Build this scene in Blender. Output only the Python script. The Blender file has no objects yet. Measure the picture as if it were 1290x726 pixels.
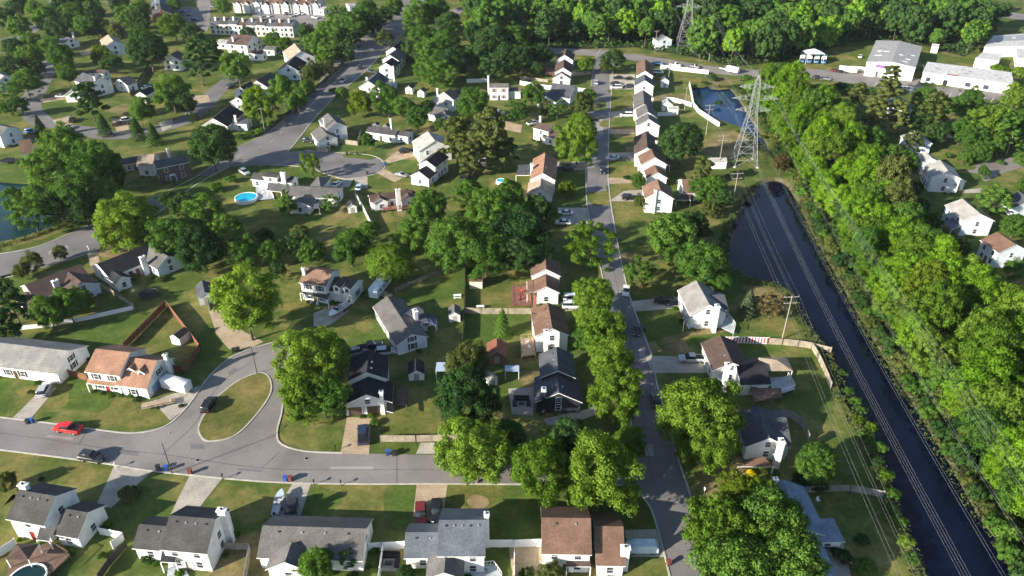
import bpy, bmesh, math, random
import numpy as np
from mathutils import Vector, Matrix
random.seed(7); RNG = np.random.default_rng(11)
scene = bpy.context.scene
COL = scene.collection
R = math.radians

# ---------------------------------------------------------------- camera, sky, sun, exposure
F, PITCH, CAMH = 940.0, R(32.0), 100.0          # focal length in photo pixels (1290 wide), tilt below the horizon, height
cd = bpy.data.cameras.new('camera'); cam = bpy.data.objects.new('camera', cd); COL.objects.link(cam)
cam.location = (0, 0, CAMH); cam.rotation_euler = (R(90) - PITCH, 0, 0)
cd.sensor_width = 36.0; cd.lens = 36.0 * F / 1290.0; cd.clip_start = 1.0; cd.clip_end = 8000.0
scene.camera = cam
SUN_AZ, SUN_EL = R(32.0), R(21.5)               # shadows run to +33 degrees from +X
world = bpy.data.worlds.new('World'); scene.world = world; world.use_nodes = True
wn = world.node_tree.nodes; wl = world.node_tree.links
sky = wn.new('ShaderNodeTexSky'); sky.sky_type = 'NISHITA'; sky.sun_disc = False
sky.sun_elevation = SUN_EL; sky.sun_rotation = math.atan2(-math.cos(SUN_AZ), -math.sin(SUN_AZ))
sky.altitude = 100; sky.air_density = 1.0; sky.dust_density = 0.6; sky.ozone_density = 1.5
wl.new(sky.outputs[0], wn['Background'].inputs[0]); wn['Background'].inputs[1].default_value = 0.088
sl = bpy.data.lights.new('sun', 'SUN'); sl.energy = 5.0; sl.angle = R(0.53); sl.color = (1.0, 0.92, 0.77)
so = bpy.data.objects.new('sun', sl); COL.objects.link(so)
sd = Vector((math.cos(SUN_AZ) * math.cos(SUN_EL), math.sin(SUN_AZ) * math.cos(SUN_EL), -math.sin(SUN_EL)))
so.rotation_euler = sd.to_track_quat('-Z', 'Y').to_euler(); so.location = (-200, -100, 150)
vs = scene.view_settings
vs.view_transform = 'Standard'; vs.look = 'None'; vs.gamma = 1.0; vs.use_curve_mapping = False; vs.exposure = 1.22
scene.render.engine = 'CYCLES'
cy = scene.cycles
cy.max_bounces = 5; cy.diffuse_bounces = 3; cy.glossy_bounces = 2; cy.transmission_bounces = 2; cy.transparent_max_bounces = 4
cy.use_adaptive_sampling = True; cy.adaptive_threshold = 0.04; cy.use_denoising = True
cy.caustics_reflective = False; cy.caustics_refractive = False
cy.sample_clamp_indirect = 4.0

# ---------------------------------------------------------------- surveying: a photo pixel and a height give a place
CP, SP = math.cos(PITCH), math.sin(PITCH)
def G(px, py, z=0.0):
    x = (px - 645.0) / F; y = -(py - 363.0) / F
    dx, dy, dz = x, CP + y * SP, -SP + y * CP
    t = (z - CAMH) / dz
    return Vector((dx * t, dy * t, z))
def depth(p): return p[1] * CP - (p[2] - CAMH) * SP
def proj(p):
    d = depth(p); u = p[0] / d; v = (p[1] * SP + (p[2] - CAMH) * CP) / d
    return 645 + u * F, 363 - v * F
def mpp(px, py, z=0.0): return depth(G(px, py, z)) / F      # metres per photo pixel

# ---------------------------------------------------------------- materials
MATS = {}
def newmat(name):
    m = bpy.data.materials.new(name); m.use_nodes = True
    nt = m.node_tree; b = nt.nodes['Principled BSDF']
    return m, nt, b
def N(nt, t, **kw):
    n = nt.nodes.new(t)
    for k, v in kw.items(): setattr(n, k, v)
    return n
def ramp(nt, stops):
    r = nt.nodes.new('ShaderNodeValToRGB'); e = r.color_ramp.elements
    e[0].position, e[0].color = stops[0][0], (*stops[0][1], 1)
    e[1].position, e[1].color = stops[-1][0], (*stops[-1][1], 1)
    for p, c in stops[1:-1]:
        x = e.new(p); x.color = (*c, 1)
    return r
def noise(nt, scale, detail=4, rough=0.55, coord='Object', vec=None):
    n = nt.nodes.new('ShaderNodeTexNoise'); n.inputs['Scale'].default_value = scale
    n.inputs['Detail'].default_value = detail; n.inputs['Roughness'].default_value = rough
    if vec is None:
        tc = nt.nodes.new('ShaderNodeTexCoord'); vec = tc.outputs[coord]
    nt.links.new(vec, n.inputs['Vector']); return n
def mix(nt, a, b, fac, mode='MIX'):
    m = nt.nodes.new('ShaderNodeMix'); m.data_type = 'RGBA'; m.blend_type = mode
    for s, v in ((6, a), (7, b)):
        if hasattr(v, 'is_output'): nt.links.new(v, m.inputs[s])
        else: m.inputs[s].default_value = (*v, 1)
    if hasattr(fac, 'is_output'): nt.links.new(fac, m.inputs[0])
    else: m.inputs[0].default_value = fac
    return m.outputs[2]
def mottled(name, c, var=0.25, scale=1.2, rough=0.85, spec=0.25, fine=None, obj_var=0.0, metal=0.0):
    """a plain surface with uneven tone: broad blotches and fine grain"""
    if name in MATS: return MATS[name]
    m, nt, b = newmat(name)
    lo = tuple(max(0, x * (1 - var)) for x in c); hi = tuple(min(1, x * (1 + var)) for x in c)
    n1 = noise(nt, scale, 5); r1 = ramp(nt, [(0.3, lo), (0.7, hi)]); nt.links.new(n1.outputs[0], r1.inputs[0])
    col = r1.outputs[0]
    if fine:
        n2 = noise(nt, fine, 2); r2 = ramp(nt, [(0.3, (0.75,) * 3), (0.7, (1.2,) * 3)]); nt.links.new(n2.outputs[0], r2.inputs[0])
        col = mix(nt, col, r2.outputs[0], 0.8, 'MULTIPLY')
    if obj_var:
        oi = nt.nodes.new('ShaderNodeObjectInfo'); r3 = ramp(nt, [(0, (1 - obj_var,) * 3), (1, (1 + obj_var,) * 3)])
        nt.links.new(oi.outputs['Random'], r3.inputs[0]); col = mix(nt, col, r3.outputs[0], 1.0, 'MULTIPLY')
    nt.links.new(col, b.inputs['Base Color']); b.inputs['Roughness'].default_value = rough
    b.inputs['Specular IOR Level'].default_value = spec; b.inputs['Metallic'].default_value = metal
    MATS[name] = m; return m
def shingle(name, c):
    """asphalt shingles: courses along the slope, single darker and lighter tabs, weathered streaks"""
    if name in MATS: return MATS[name]
    m, nt, b = newmat(name)
    tc = nt.nodes.new('ShaderNodeTexCoord')
    n1 = noise(nt, 0.35, 4, vec=tc.outputs['Object']); n2 = noise(nt, 3.5, 3, vec=tc.outputs['Object'])
    r1 = ramp(nt, [(0.25, tuple(x * 0.72 for x in c)), (0.5, c), (0.78, tuple(min(1, x * 1.35 + 0.01) for x in c))])
    nt.links.new(n1.outputs[0], r1.inputs[0])
    r2 = ramp(nt, [(0.3, (0.7,) * 3), (0.7, (1.25,) * 3)]); nt.links.new(n2.outputs[0], r2.inputs[0])
    col = mix(nt, r1.outputs[0], r2.outputs[0], 0.8, 'MULTIPLY')
    w = nt.nodes.new('ShaderNodeTexWave'); w.bands_direction = 'Z'; w.inputs['Scale'].default_value = 2.2; w.inputs['Distortion'].default_value = 0.6
    nt.links.new(tc.outputs['Object'], w.inputs['Vector'])
    rw = ramp(nt, [(0.0, (0.8,) * 3), (0.35, (1.05,) * 3)]); nt.links.new(w.outputs[0], rw.inputs[0])
    col = mix(nt, col, rw.outputs[0], 0.7, 'MULTIPLY')
    nt.links.new(col, b.inputs['Base Color']); b.inputs['Roughness'].default_value = 0.9; b.inputs['Specular IOR Level'].default_value = 0.2
    MATS[name] = m; return m
def siding(name, c):
    """lapped horizontal boards with slight dirt"""
    if name in MATS: return MATS[name]
    m, nt, b = newmat(name); tc = nt.nodes.new('ShaderNodeTexCoord')
    w = nt.nodes.new('ShaderNodeTexWave'); w.bands_direction = 'Z'; w.wave_profile = 'SAW'; w.inputs['Scale'].default_value = 1.6
    nt.links.new(tc.outputs['Object'], w.inputs['Vector'])
    rw = ramp(nt, [(0.0, (0.8,) * 3), (0.25, (1.0,) * 3)]); nt.links.new(w.outputs[0], rw.inputs[0])
    n1 = noise(nt, 0.6, 5, vec=tc.outputs['Object']); r1 = ramp(nt, [(0.3, tuple(x * 0.78 for x in c)), (0.62, c)]); nt.links.new(n1.outputs[0], r1.inputs[0])
    col = mix(nt, r1.outputs[0], rw.outputs[0], 0.8, 'MULTIPLY')
    nt.links.new(col, b.inputs['Base Color']); b.inputs['Roughness'].default_value = 0.6; b.inputs['Specular IOR Level'].default_value = 0.3
    MATS[name] = m; return m
def lawncol(nt, v, green, dry, bias, scale):
    """grass in patches from green to straw, with tufts, thin spots and mowing tone"""
    n1 = noise(nt, scale, 6, 0.62, vec=v)
    mid = tuple((a + d) / 2 for a, d in zip(green, dry))
    r1 = ramp(nt, [(max(0.02, bias - 0.16), tuple(x * 0.85 for x in green)), (bias, green), (bias + 0.1, mid), (min(0.98, bias + 0.24), dry)])
    nt.links.new(n1.outputs[0], r1.inputs[0])
    n2 = noise(nt, 1.1, 6, 0.7, vec=v); r2 = ramp(nt, [(0.28, (0.55,) * 3), (0.5, (1.0,) * 3), (0.75, (1.4, 1.38, 1.2))]); nt.links.new(n2.outputs[0], r2.inputs[0])
    n3 = noise(nt, 0.28, 5, 0.6, vec=v); r3 = ramp(nt, [(0.3, (0.72, 0.8, 0.7)), (0.7, (1.2, 1.12, 1.05))]); nt.links.new(n3.outputs[0], r3.inputs[0])
    col = mix(nt, r1.outputs[0], r2.outputs[0], 0.75, 'MULTIPLY'); return mix(nt, col, r3.outputs[0], 0.8, 'MULTIPLY'), n2
def lawnmat(name, green, dry, bias, scale=0.07, over=None):
    """a lawn; with `over` its rim fades raggedly into that other lawn"""
    if name in MATS: return MATS[name]
    m, nt, b = newmat(name); tc = nt.nodes.new('ShaderNodeTexCoord'); v = tc.outputs['Object']
    col, n2 = lawncol(nt, v, green, dry, bias, scale)
    if over:
        base, _ = lawncol(nt, v, *over); at = nt.nodes.new('ShaderNodeAttribute'); at.attribute_name = 'rim'; ne = noise(nt, 0.45, 5, 0.65, vec=v)
        ad = nt.nodes.new('ShaderNodeMath'); ad.operation = 'MULTIPLY_ADD'; ad.inputs[1].default_value = 1.6; nt.links.new(ne.outputs[0], ad.inputs[0]); nt.links.new(at.outputs['Fac'], ad.inputs[2])
        rr = ramp(nt, [(0.0, (0, 0, 0)), (1.0, (1, 1, 1))]); su = nt.nodes.new('ShaderNodeMath'); su.operation = 'SUBTRACT'; su.inputs[1].default_value = 0.95; su.use_clamp = True
        nt.links.new(ad.outputs[0], su.inputs[0]); col = mix(nt, base, col, su.outputs[0])
    nt.links.new(col, b.inputs['Base Color']); b.inputs['Roughness'].default_value = 0.95; b.inputs['Specular IOR Level'].default_value = 0.05
    bp = nt.nodes.new('ShaderNodeBump'); bp.inputs['Strength'].default_value = 0.5; bp.inputs['Distance'].default_value = 0.12
    nt.links.new(n2.outputs[0], bp.inputs['Height']); nt.links.new(bp.outputs[0], b.inputs['Normal'])
    MATS[name] = m; return m
def roadmat(name, c):
    if name in MATS: return MATS[name]
    m, nt, b = newmat(name); tc = nt.nodes.new('ShaderNodeTexCoord'); v = tc.outputs['Object']
    n1 = noise(nt, 0.09, 5, vec=v); r1 = ramp(nt, [(0.28, tuple(x * 0.68 for x in c)), (0.5, c), (0.72, tuple(x * 1.2 for x in c))]); nt.links.new(n1.outputs[0], r1.inputs[0])
    n2 = noise(nt, 2.0, 6, 0.7, vec=v); r2 = ramp(nt, [(0.3, (0.86,) * 3), (0.7, (1.1,) * 3)]); nt.links.new(n2.outputs[0], r2.inputs[0])
    col = mix(nt, r1.outputs[0], r2.outputs[0], 0.8, 'MULTIPLY')
    vo = nt.nodes.new('ShaderNodeTexVoronoi'); vo.feature = 'DISTANCE_TO_EDGE'; vo.inputs['Scale'].default_value = 0.11
    nd = noise(nt, 0.5, 3, vec=v); va = nt.nodes.new('ShaderNodeVectorMath'); va.operation = 'ADD'
    sc = nt.nodes.new('ShaderNodeVectorMath'); sc.operation = 'SCALE'; sc.inputs['Scale'].default_value = 2.5
    nt.links.new(nd.outputs[1], sc.inputs[0]); nt.links.new(v, va.inputs[0]); nt.links.new(sc.outputs[0], va.inputs[1]); nt.links.new(va.outputs[0], vo.inputs['Vector'])
    rc = ramp(nt, [(0.002, (0.75,) * 3), (0.008, (1.0,) * 3)]); nt.links.new(vo.outputs[0], rc.inputs[0])
    col = mix(nt, col, rc.outputs[0], 0.5, 'MULTIPLY')
    nt.links.new(col, b.inputs['Base Color']); b.inputs['Roughness'].default_value = 0.88; b.inputs['Specular IOR Level'].default_value = 0.25
    MATS[name] = m; return m
def watermat(name, c, rough=0.06, bump=0.15, murk=None):
    if name in MATS: return MATS[name]
    m, nt, b = newmat(name)
    n1 = noise(nt, 0.5, 5, 0.6); bp = nt.nodes.new('ShaderNodeBump'); bp.inputs['Strength'].default_value = bump; bp.inputs['Distance'].default_value = 0.06
    nt.links.new(n1.outputs[0], bp.inputs['Height']); nt.links.new(bp.outputs[0], b.inputs['Normal'])
    n2 = noise(nt, 0.05, 5); r = ramp(nt, [(0.3, tuple(x * 0.7 for x in c)), (0.7, tuple(x * 1.3 for x in c))]); nt.links.new(n2.outputs[0], r.inputs[0])
    nt.links.new(r.outputs[0], b.inputs['Base Color']); b.inputs['Roughness'].default_value = rough; b.inputs['IOR'].default_value = 1.33; b.inputs['Specular IOR Level'].default_value = 0.32
    MATS[name] = m; return m
def leafmat(name, dark, light, trans=0.3):
    """leaves: tone differs tree by tree and cluster by cluster, light passes through"""
    if name in MATS: return MATS[name]
    m = bpy.data.materials.new(name); m.use_nodes = True; nt = m.node_tree; nt.nodes.clear()
    out = nt.nodes.new('ShaderNodeOutputMaterial')
    n1 = noise(nt, 3.2, 3); oi = nt.nodes.new('ShaderNodeObjectInfo')
    ma = nt.nodes.new('ShaderNodeMath'); ma.operation = 'MULTIPLY_ADD'; ma.inputs[1].default_value = 0.55; ma.inputs[2].default_value = -0.27
    nt.links.new(oi.outputs['Random'], ma.inputs[0])
    ad = nt.nodes.new('ShaderNodeMath'); ad.operation = 'ADD'; nt.links.new(n1.outputs[0], ad.inputs[0]); nt.links.new(ma.outputs[0], ad.inputs[1])
    r = ramp(nt, [(0.2, dark), (0.8, light)]); nt.links.new(ad.outputs[0], r.inputs[0])
    n2 = noise(nt, 22.0, 2); r2 = ramp(nt, [(0.3, (0.7, 0.7, 0.75)), (0.7, (1.25, 1.2, 1.1))]); nt.links.new(n2.outputs[0], r2.inputs[0])
    col = mix(nt, r.outputs[0], r2.outputs[0], 0.8, 'MULTIPLY')
    d = nt.nodes.new('ShaderNodeBsdfDiffuse'); t = nt.nodes.new('ShaderNodeBsdfTranslucent'); mx = nt.nodes.new('ShaderNodeMixShader')
    tcol = mix(nt, col, (1.25, 1.15, 0.35), 1.0, 'MULTIPLY')
    nt.links.new(col, d.inputs[0]); nt.links.new(tcol, t.inputs[0]); mx.inputs[0].default_value = trans
    nt.links.new(d.outputs[0], mx.inputs[1]); nt.links.new(t.outputs[0], mx.inputs[2]); nt.links.new(mx.outputs[0], out.inputs[0])
    MATS[name] = m; return m
def glassmat(name, c):
    if name in MATS: return MATS[name]
    m, nt, b = newmat(name); n1 = noise(nt, 0.8, 3); r = ramp(nt, [(0.35, tuple(x * 0.5 for x in c)), (0.65, tuple(x * 1.5 for x in c))])
    nt.links.new(n1.outputs[0], r.inputs[0]); nt.links.new(r.outputs[0], b.inputs['Base Color']); b.inputs['Roughness'].default_value = 0.08
    MATS[name] = m; return m
def brickmat(name, c, c2, scale=4.0):
    if name in MATS: return MATS[name]
    m, nt, b = newmat(name); tc = nt.nodes.new('ShaderNodeTexCoord')
    br = nt.nodes.new('ShaderNodeTexBrick'); br.inputs['Scale'].default_value = scale
    br.inputs['Color1'].default_value = (*c, 1); br.inputs['Color2'].default_value = (*c2, 1); br.inputs['Mortar'].default_value = (0.3, 0.27, 0.24, 1); br.inputs['Mortar Size'].default_value = 0.012
    mp = nt.nodes.new('ShaderNodeMapping'); mp.inputs['Rotation'].default_value = (R(90), 0, 0); nt.links.new(tc.outputs['Object'], mp.inputs[0]); nt.links.new(mp.outputs[0], br.inputs[0])
    n1 = noise(nt, 0.7, 4); r = ramp(nt, [(0.3, (0.75,) * 3), (0.7, (1.15,) * 3)]); nt.links.new(n1.outputs[0], r.inputs[0])
    nt.links.new(mix(nt, br.outputs[0], r.outputs[0], 0.8, 'MULTIPLY'), b.inputs['Base Color']); b.inputs['Roughness'].default_value = 0.85
    MATS[name] = m; return m
def plankmat(name, c, scale=3.0, axis='X'):
    if name in MATS: return MATS[name]
    m, nt, b = newmat(name); tc = nt.nodes.new('ShaderNodeTexCoord')
    w = nt.nodes.new('ShaderNodeTexWave'); w.bands_direction = axis; w.inputs['Scale'].default_value = scale; w.inputs['Distortion'].default_value = 0.3
    nt.links.new(tc.outputs['Object'], w.inputs['Vector']); rw = ramp(nt, [(0.0, (0.45,) * 3), (0.2, (1.0,) * 3), (0.8, (1.05,) * 3)]); nt.links.new(w.outputs[0], rw.inputs[0])
    n1 = noise(nt, 0.8, 5); r = ramp(nt, [(0.3, tuple(x * 0.7 for x in c)), (0.7, tuple(min(1, x * 1.25) for x in c))]); nt.links.new(n1.outputs[0], r.inputs[0])
    nt.links.new(mix(nt, r.outputs[0], rw.outputs[0], 0.8, 'MULTIPLY'), b.inputs['Base Color']); b.inputs['Roughness'].default_value = 0.85
    MATS[name] = m; return m

GR_ = ((0.085, 0.12, 0.03), (0.225, 0.19, 0.074), 0.475, 0.07)
M_GROUND = lawnmat('grass_ground', *GR_)
M_DRYLAWN = lawnmat('grass_dry', (0.10, 0.122, 0.032), (0.225, 0.182, 0.07), 0.43, 0.12, GR_)
M_FRESH = lawnmat('grass_fresh', (0.082, 0.125, 0.03), (0.17, 0.17, 0.052), 0.5, 0.2, GR_)
M_GREENLAWN = lawnmat('grass_green', (0.072, 0.122, 0.026), (0.13, 0.148, 0.04), 0.52, 0.12, GR_)
M_WORN = lawnmat('grass_worn', (0.17, 0.14, 0.07), (0.30, 0.22, 0.125), 0.45, 0.15, GR_)
M_DIRT = mottled('bare_earth', (0.25, 0.185, 0.105), 0.3, 0.25, 0.95, 0.05, fine=1.5)
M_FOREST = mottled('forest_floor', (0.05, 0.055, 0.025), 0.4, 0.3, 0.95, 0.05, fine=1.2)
M_ROAD = roadmat('old_asphalt', (0.215, 0.196, 0.188)); M_ROAD2 = roadmat('dark_asphalt', (0.172, 0.162, 0.16))
M_CONC = mottled('driveway_concrete', (0.37, 0.335, 0.285), 0.2, 0.35, 0.9, 0.2, fine=3.0)
M_TAN = mottled('driveway_tan', (0.39, 0.30, 0.205), 0.2, 0.35, 0.9, 0.2, fine=3.0)
M_KERB = mottled('kerb_concrete', (0.42, 0.40, 0.36), 0.2, 0.6)
M_WATER = watermat('canal_water', (0.0018, 0.0042, 0.015)); M_POND = watermat('pond_water', (0.012, 0.04, 0.048), 0.1); M_POND2 = watermat('pond_blue', (0.008, 0.028, 0.085), 0.12)
M_POOL = watermat('pool_water', (0.02, 0.42, 0.62), 0.05, 0.1)
M_WHITE = mottled('white_vinyl', (0.80, 0.80, 0.79), 0.05, 0.8, 0.5, 0.3); M_TRIM = mottled('white_trim', (0.78, 0.78, 0.77), 0.06, 1.5, 0.55)
M_GLASS = glassmat('window_glass', (0.045, 0.058, 0.075))
M_DARKWOOD = plankmat('dark_boards', (0.055, 0.045, 0.04)); M_TANWOOD = plankmat('tan_boards', (0.33, 0.285, 0.215)); M_REDWOOD = plankmat('red_brown_boards', (0.21, 0.088, 0.045))
M_GREYWOOD = plankmat('grey_boards', (0.30, 0.28, 0.25)); M_DECKRED = plankmat('deck_red', (0.25, 0.115, 0.085)); M_DECKTAN = plankmat('deck_tan', (0.45, 0.32, 0.22)); M_DECKGREY = plankmat('deck_grey', (0.42, 0.45, 0.48)); M_DECKBROWN = plankmat('deck_brown', (0.16, 0.10, 0.07))
M_BARK = mottled('bark', (0.13, 0.10, 0.075), 0.35, 3.0, 0.95, 0.05); M_POLE = mottled('pole_wood', (0.30, 0.27, 0.225), 0.2, 2.0); M_STEEL = mottled('galvanised_steel', (0.27, 0.28, 0.29), 0.15, 1.0, 0.5, 0.5)
M_CABLE = mottled('cable', (0.26, 0.265, 0.27), 0.1, 0.5, 0.4, 0.5); M_BLACK = mottled('black_matt', (0.015, 0.015, 0.017), 0.3, 2.0, 0.6); M_METALDARK = mottled('dark_metal', (0.05, 0.05, 0.055), 0.2, 2.0, 0.5)
M_BRICKRED = brickmat('red_brick', (0.33, 0.12, 0.075), (0.25, 0.09, 0.06)); M_BRICKDARK = brickmat('dark_brick', (0.09, 0.055, 0.05), (0.12, 0.07, 0.06))
ROOFS = {'grey': (0.118, 0.112, 0.108), 'dkgrey': (0.062, 0.06, 0.06), 'black': (0.022, 0.022, 0.028), 'brown': (0.15, 0.09, 0.064), 'dkbrown': (0.085, 0.058, 0.05), 'orange': (0.275, 0.155, 0.105), 'rust': (0.20, 0.122, 0.088),
         'tan': (0.33, 0.265, 0.20), 'light': (0.33, 0.315, 0.295), 'blue': (0.098, 0.112, 0.135), 'skylit': (0.19, 0.235, 0.30), 'red': (0.21, 0.085, 0.055), 'slate': (0.075, 0.08, 0.092), 'pale': (0.23, 0.222, 0.212)}
def ROOF(k): return shingle('shingles_' + k, ROOFS[k])
WALLS = {'white': (0.80, 0.795, 0.78), 'cream': (0.70, 0.64, 0.52), 'blue': (0.42, 0.55, 0.68), 'navy': (0.028, 0.033, 0.045), 'grey': (0.45, 0.45, 0.45), 'paleblue': (0.66, 0.72, 0.78)}
def WALL(k): return M_BRICKDARK if k == 'brick' else (M_BRICKRED if k == 'redbrick' else siding('siding_' + k, WALLS[k]))
def paint(k, c, rough=0.3):
    k = 'paint_' + k
    if k in MATS: return MATS[k]
    m, nt, b = newmat(k); n1 = noise(nt, 1.3, 4); r = ramp(nt, [(0.3, tuple(x * 0.88 for x in c)), (0.7, c)]); nt.links.new(n1.outputs[0], r.inputs[0])
    nt.links.new(r.outputs[0], b.inputs['Base Color']); b.inputs['Roughness'].default_value = rough
    b.inputs['Coat Weight'].default_value = 0.3; b.inputs['Coat Roughness'].default_value = 0.1
    MATS[k] = m; return m

# ---------------------------------------------------------------- mesh helpers
class MB:
    """collects boxes, prisms and tubes for ONE mesh object"""
    def __init__(s): s.v = []; s.f = []; s.m = []; s.smooth = []
    def add(s, vs, fs, mi=0, sm=False):
        o = len(s.v); s.v += [tuple(p) for p in vs]
        for f in fs: s.f.append(tuple(i + o for i in f)); s.m.append(mi); s.smooth.append(sm)
    def box(s, c, d, mi=0, rz=0.0):
        x, y, z = c; a, b, h = d[0] / 2, d[1] / 2, d[2] / 2; ca, sa = math.cos(rz), math.sin(rz)
        vs = [(x + ca * i * a - sa * j * b, y + sa * i * a + ca * j * b, z + k * h) for k in (-1, 1) for i, j in ((-1, -1), (1, -1), (1, 1), (-1, 1))]
        s.add(vs, [(3, 2, 1, 0), (4, 5, 6, 7), (0, 1, 5, 4), (1, 2, 6, 5), (2, 3, 7, 6), (3, 0, 4, 7)], mi)
    def tube(s, a, b, r0, r1=None, n=8, mi=0, cap=True, sm=True):
        r1 = r0 if r1 is None else r1; a, b = Vector(a), Vector(b); d = (b - a).normalized()
        u = d.orthogonal().normalized(); w = d.cross(u)
        vs = [a + (u * math.cos(t) + w * math.sin(t)) * r0 for t in [2 * math.pi * i / n for i in range(n)]] + [b + (u * math.cos(t) + w * math.sin(t)) * r1 for t in [2 * math.pi * i / n for i in range(n)]]
        fs = [(i, (i + 1) % n, n + (i + 1) % n, n + i) for i in range(n)]
        s.add(vs, fs, mi, sm)
        if cap: s.add(vs, [tuple(range(n - 1, -1, -1)), tuple(range(n, 2 * n))], mi)
    def beam(s, a, b, w, mi=0): s.tube(a, b, w * 0.7071, n=4, mi=mi, cap=False, sm=False)
    def poly(s, pts, mi=0): s.add(pts, [tuple(range(len(pts)))], mi)
    def slab(s, pts, t, mi=0, mside=None):
        """quad/polygon top with thickness t downwards"""
        n = len(pts); lo = [(p[0], p[1], p[2] - t) for p in pts]
        ms = mi if mside is None else mside
        s.add(list(pts) + lo, [tuple(range(n))], mi); s.add(list(pts) + lo, [tuple(range(2 * n - 1, n - 1, -1))] + [((i + 1) % n, i, n + i, n + (i + 1) % n) for i in range(n)], ms)
    def build(s, name, mats, parent=None):
        me = bpy.data.meshes.new(name); me.from_pydata(s.v, [], s.f)
        for m in (mats if isinstance(mats, (list, tuple)) else [mats]): me.materials.append(m)
        me.polygons.foreach_set('material_index', s.m); me.polygons.foreach_set('use_smooth', s.smooth); me.update()
        o = bpy.data.objects.new(name, me); COL.objects.link(o)
        if parent: o.parent = parent
        return o
def tag(o, label=None, cat=None, group=None, kind=None):
    for k, v in (('label', label), ('category', cat), ('group', group), ('kind', kind)):
        if v: o[k] = v
    return o
def empty(name, loc, rz=0.0, label=None, cat=None, group=None):
    o = bpy.data.objects.new(name, None); COL.objects.link(o); o.location = loc; o.rotation_euler = (0, 0, rz)
    o.empty_display_size = 0.5
    return tag(o, label, cat, group)
def ccw(pts):
    a = sum(p[0] * q[1] - q[0] * p[1] for p, q in zip(pts, pts[1:] + pts[:1]))
    return pts if a > 0 else pts[::-1]
def smooth_loop(pts, k=4, closed=True):
    """Catmull-Rom through traced points"""
    n = len(pts); out = []
    for i in range(n if closed else n - 1):
        g = lambda j: Vector(pts[j % n] if closed else pts[min(max(j, 0), n - 1)])
        p0, p1, p2, p3 = g(i - 1), g(i), g(i + 1), g(i + 2)
        for t in [j / k for j in range(k)]:
            out.append(0.5 * ((2 * p1) + (p2 - p0) * t + (2 * p0 - 5 * p1 + 4 * p2 - p3) * t * t + (3 * p1 - p0 - 3 * p2 + p3) * t ** 3))
    if not closed: out.append(Vector(pts[-1]))
    return [tuple(p) for p in out]
def sheet(name, pts, z, mat, kind='structure', smooth=0, noisy=0.0):
    P = [G(*p) for p in pts]
    if smooth: P = smooth_loop([(p[0], p[1], 0) for p in P], smooth)
    P = ccw([(p[0] + random.uniform(-noisy, noisy), p[1] + random.uniform(-noisy, noisy), z) for p in P])
    mb = MB(); mb.poly(P); o = mb.build(name, mat); tag(o, kind=kind); return o
def lawn_patch(pts, z, mat):
    P = ccw([tuple(p) for p in smooth_loop([tuple(G(*p)) for p in pts], 3)]); n = len(P); c = sum((Vector(p) for p in P), Vector()) / n; mb = MB()
    ring = [[(c.x + (p[0] - c.x) * k, c.y + (p[1] - c.y) * k, z) for p in P] for k in (1.06, 0.8)]
    mb.add(ring[0] + ring[1], [(i, (i + 1) % n, n + (i + 1) % n, n + i) for i in range(n)] + [tuple(range(n, 2 * n))])
    o = mb.build('lawn', mat); a = o.data.attributes.new('rim', 'FLOAT', 'POINT'); a.data.foreach_set('value', [0.0] * n + [1.0] * n); tag(o, kind='structure'); return o
def strip(name, pts, w, z, mat, world=False):
    P = [Vector((*p, 0)) if world else G(*p) for p in pts]
    P = [Vector(p) for p in smooth_loop(P, 5, False)]
    L, Rr = [], []
    for i, p in enumerate(P):
        t = (P[min(i + 1, len(P) - 1)] - P[max(i - 1, 0)]); t.z = 0; t.normalize(); n = Vector((-t.y, t.x, 0)) * w / 2
        L.append((*(p + n).xy, z)); Rr.append((*(p - n).xy, z))
    mb = MB(); k = len(P)
    mb.add(L + Rr, [(i + 1, i, k + i, k + i + 1) for i in range(k - 1)])
    o = mb.build(name, mat); tag(o, kind='structure'); return o
def kerb(pts, w=0.3, h=0.13, closed=False, sm=4):
    P = [G(*p) for p in pts]; P = [Vector(p) for p in smooth_loop(P, sm, closed)]
    mb = MB(); n = len(P); A, B = [], []
    for i in range(n):
        q = P[(i + 1) % n] if closed else P[min(i + 1, n - 1)]; r = P[i - 1] if closed else P[max(i - 1, 0)]
        t = (q - r); t.z = 0; t.normalize(); nn = Vector((-t.y, t.x, 0)) * w / 2
        A.append(P[i] + nn); B.append(P[i] - nn)
    vs = [(p.x, p.y, 0.0) for p in A] + [(p.x, p.y, h) for p in A] + [(p.x, p.y, h) for p in B] + [(p.x, p.y, 0.0) for p in B]
    fs = []
    for i in range(n if closed else n - 1):
        j = (i + 1) % n
        for k in range(3): fs.append((k * n + i, k * n + j, (k + 1) * n + j, (k + 1) * n + i))
    mb.add(vs, fs); o = mb.build('kerb', M_KERB); tag(o, kind='structure'); return o

# ---------------------------------------------------------------- ground with its water basins
CANAL = [(958, 233), (936, 258), (921, 285), (915, 310), (919, 338), (945, 352), (975, 358), (997, 375), (1014, 405), (1030, 434), (1045, 455), (1057, 482), (1070, 512), (1096, 548), (1116, 592), (1132, 640), (1163, 712), (1195, 800),
         (1330, 800), (1292, 735), (1262, 690), (1232, 650), (1202, 596), (1166, 536), (1124, 468), (1086, 405), (1052, 345), (1022, 292), (1004, 255), (985, 230)]
PONDR = [(871, 113), (900, 110), (918, 112), (930, 126), (942, 146), (958, 170), (966, 186), (960, 190), (948, 178), (935, 163), (918, 156), (899, 148), (883, 134)]
PONDL = [(-40, 224), (10, 222), (60, 228), (105, 262), (70, 285), (30, 299), (0, 308), (-40, 320)]
BASINS = [('canal', CANAL, M_WATER, 0.9), ('pond', PONDR, M_POND2, 0.5), ('pond', PONDL, M_POND, 0.5)]
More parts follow.
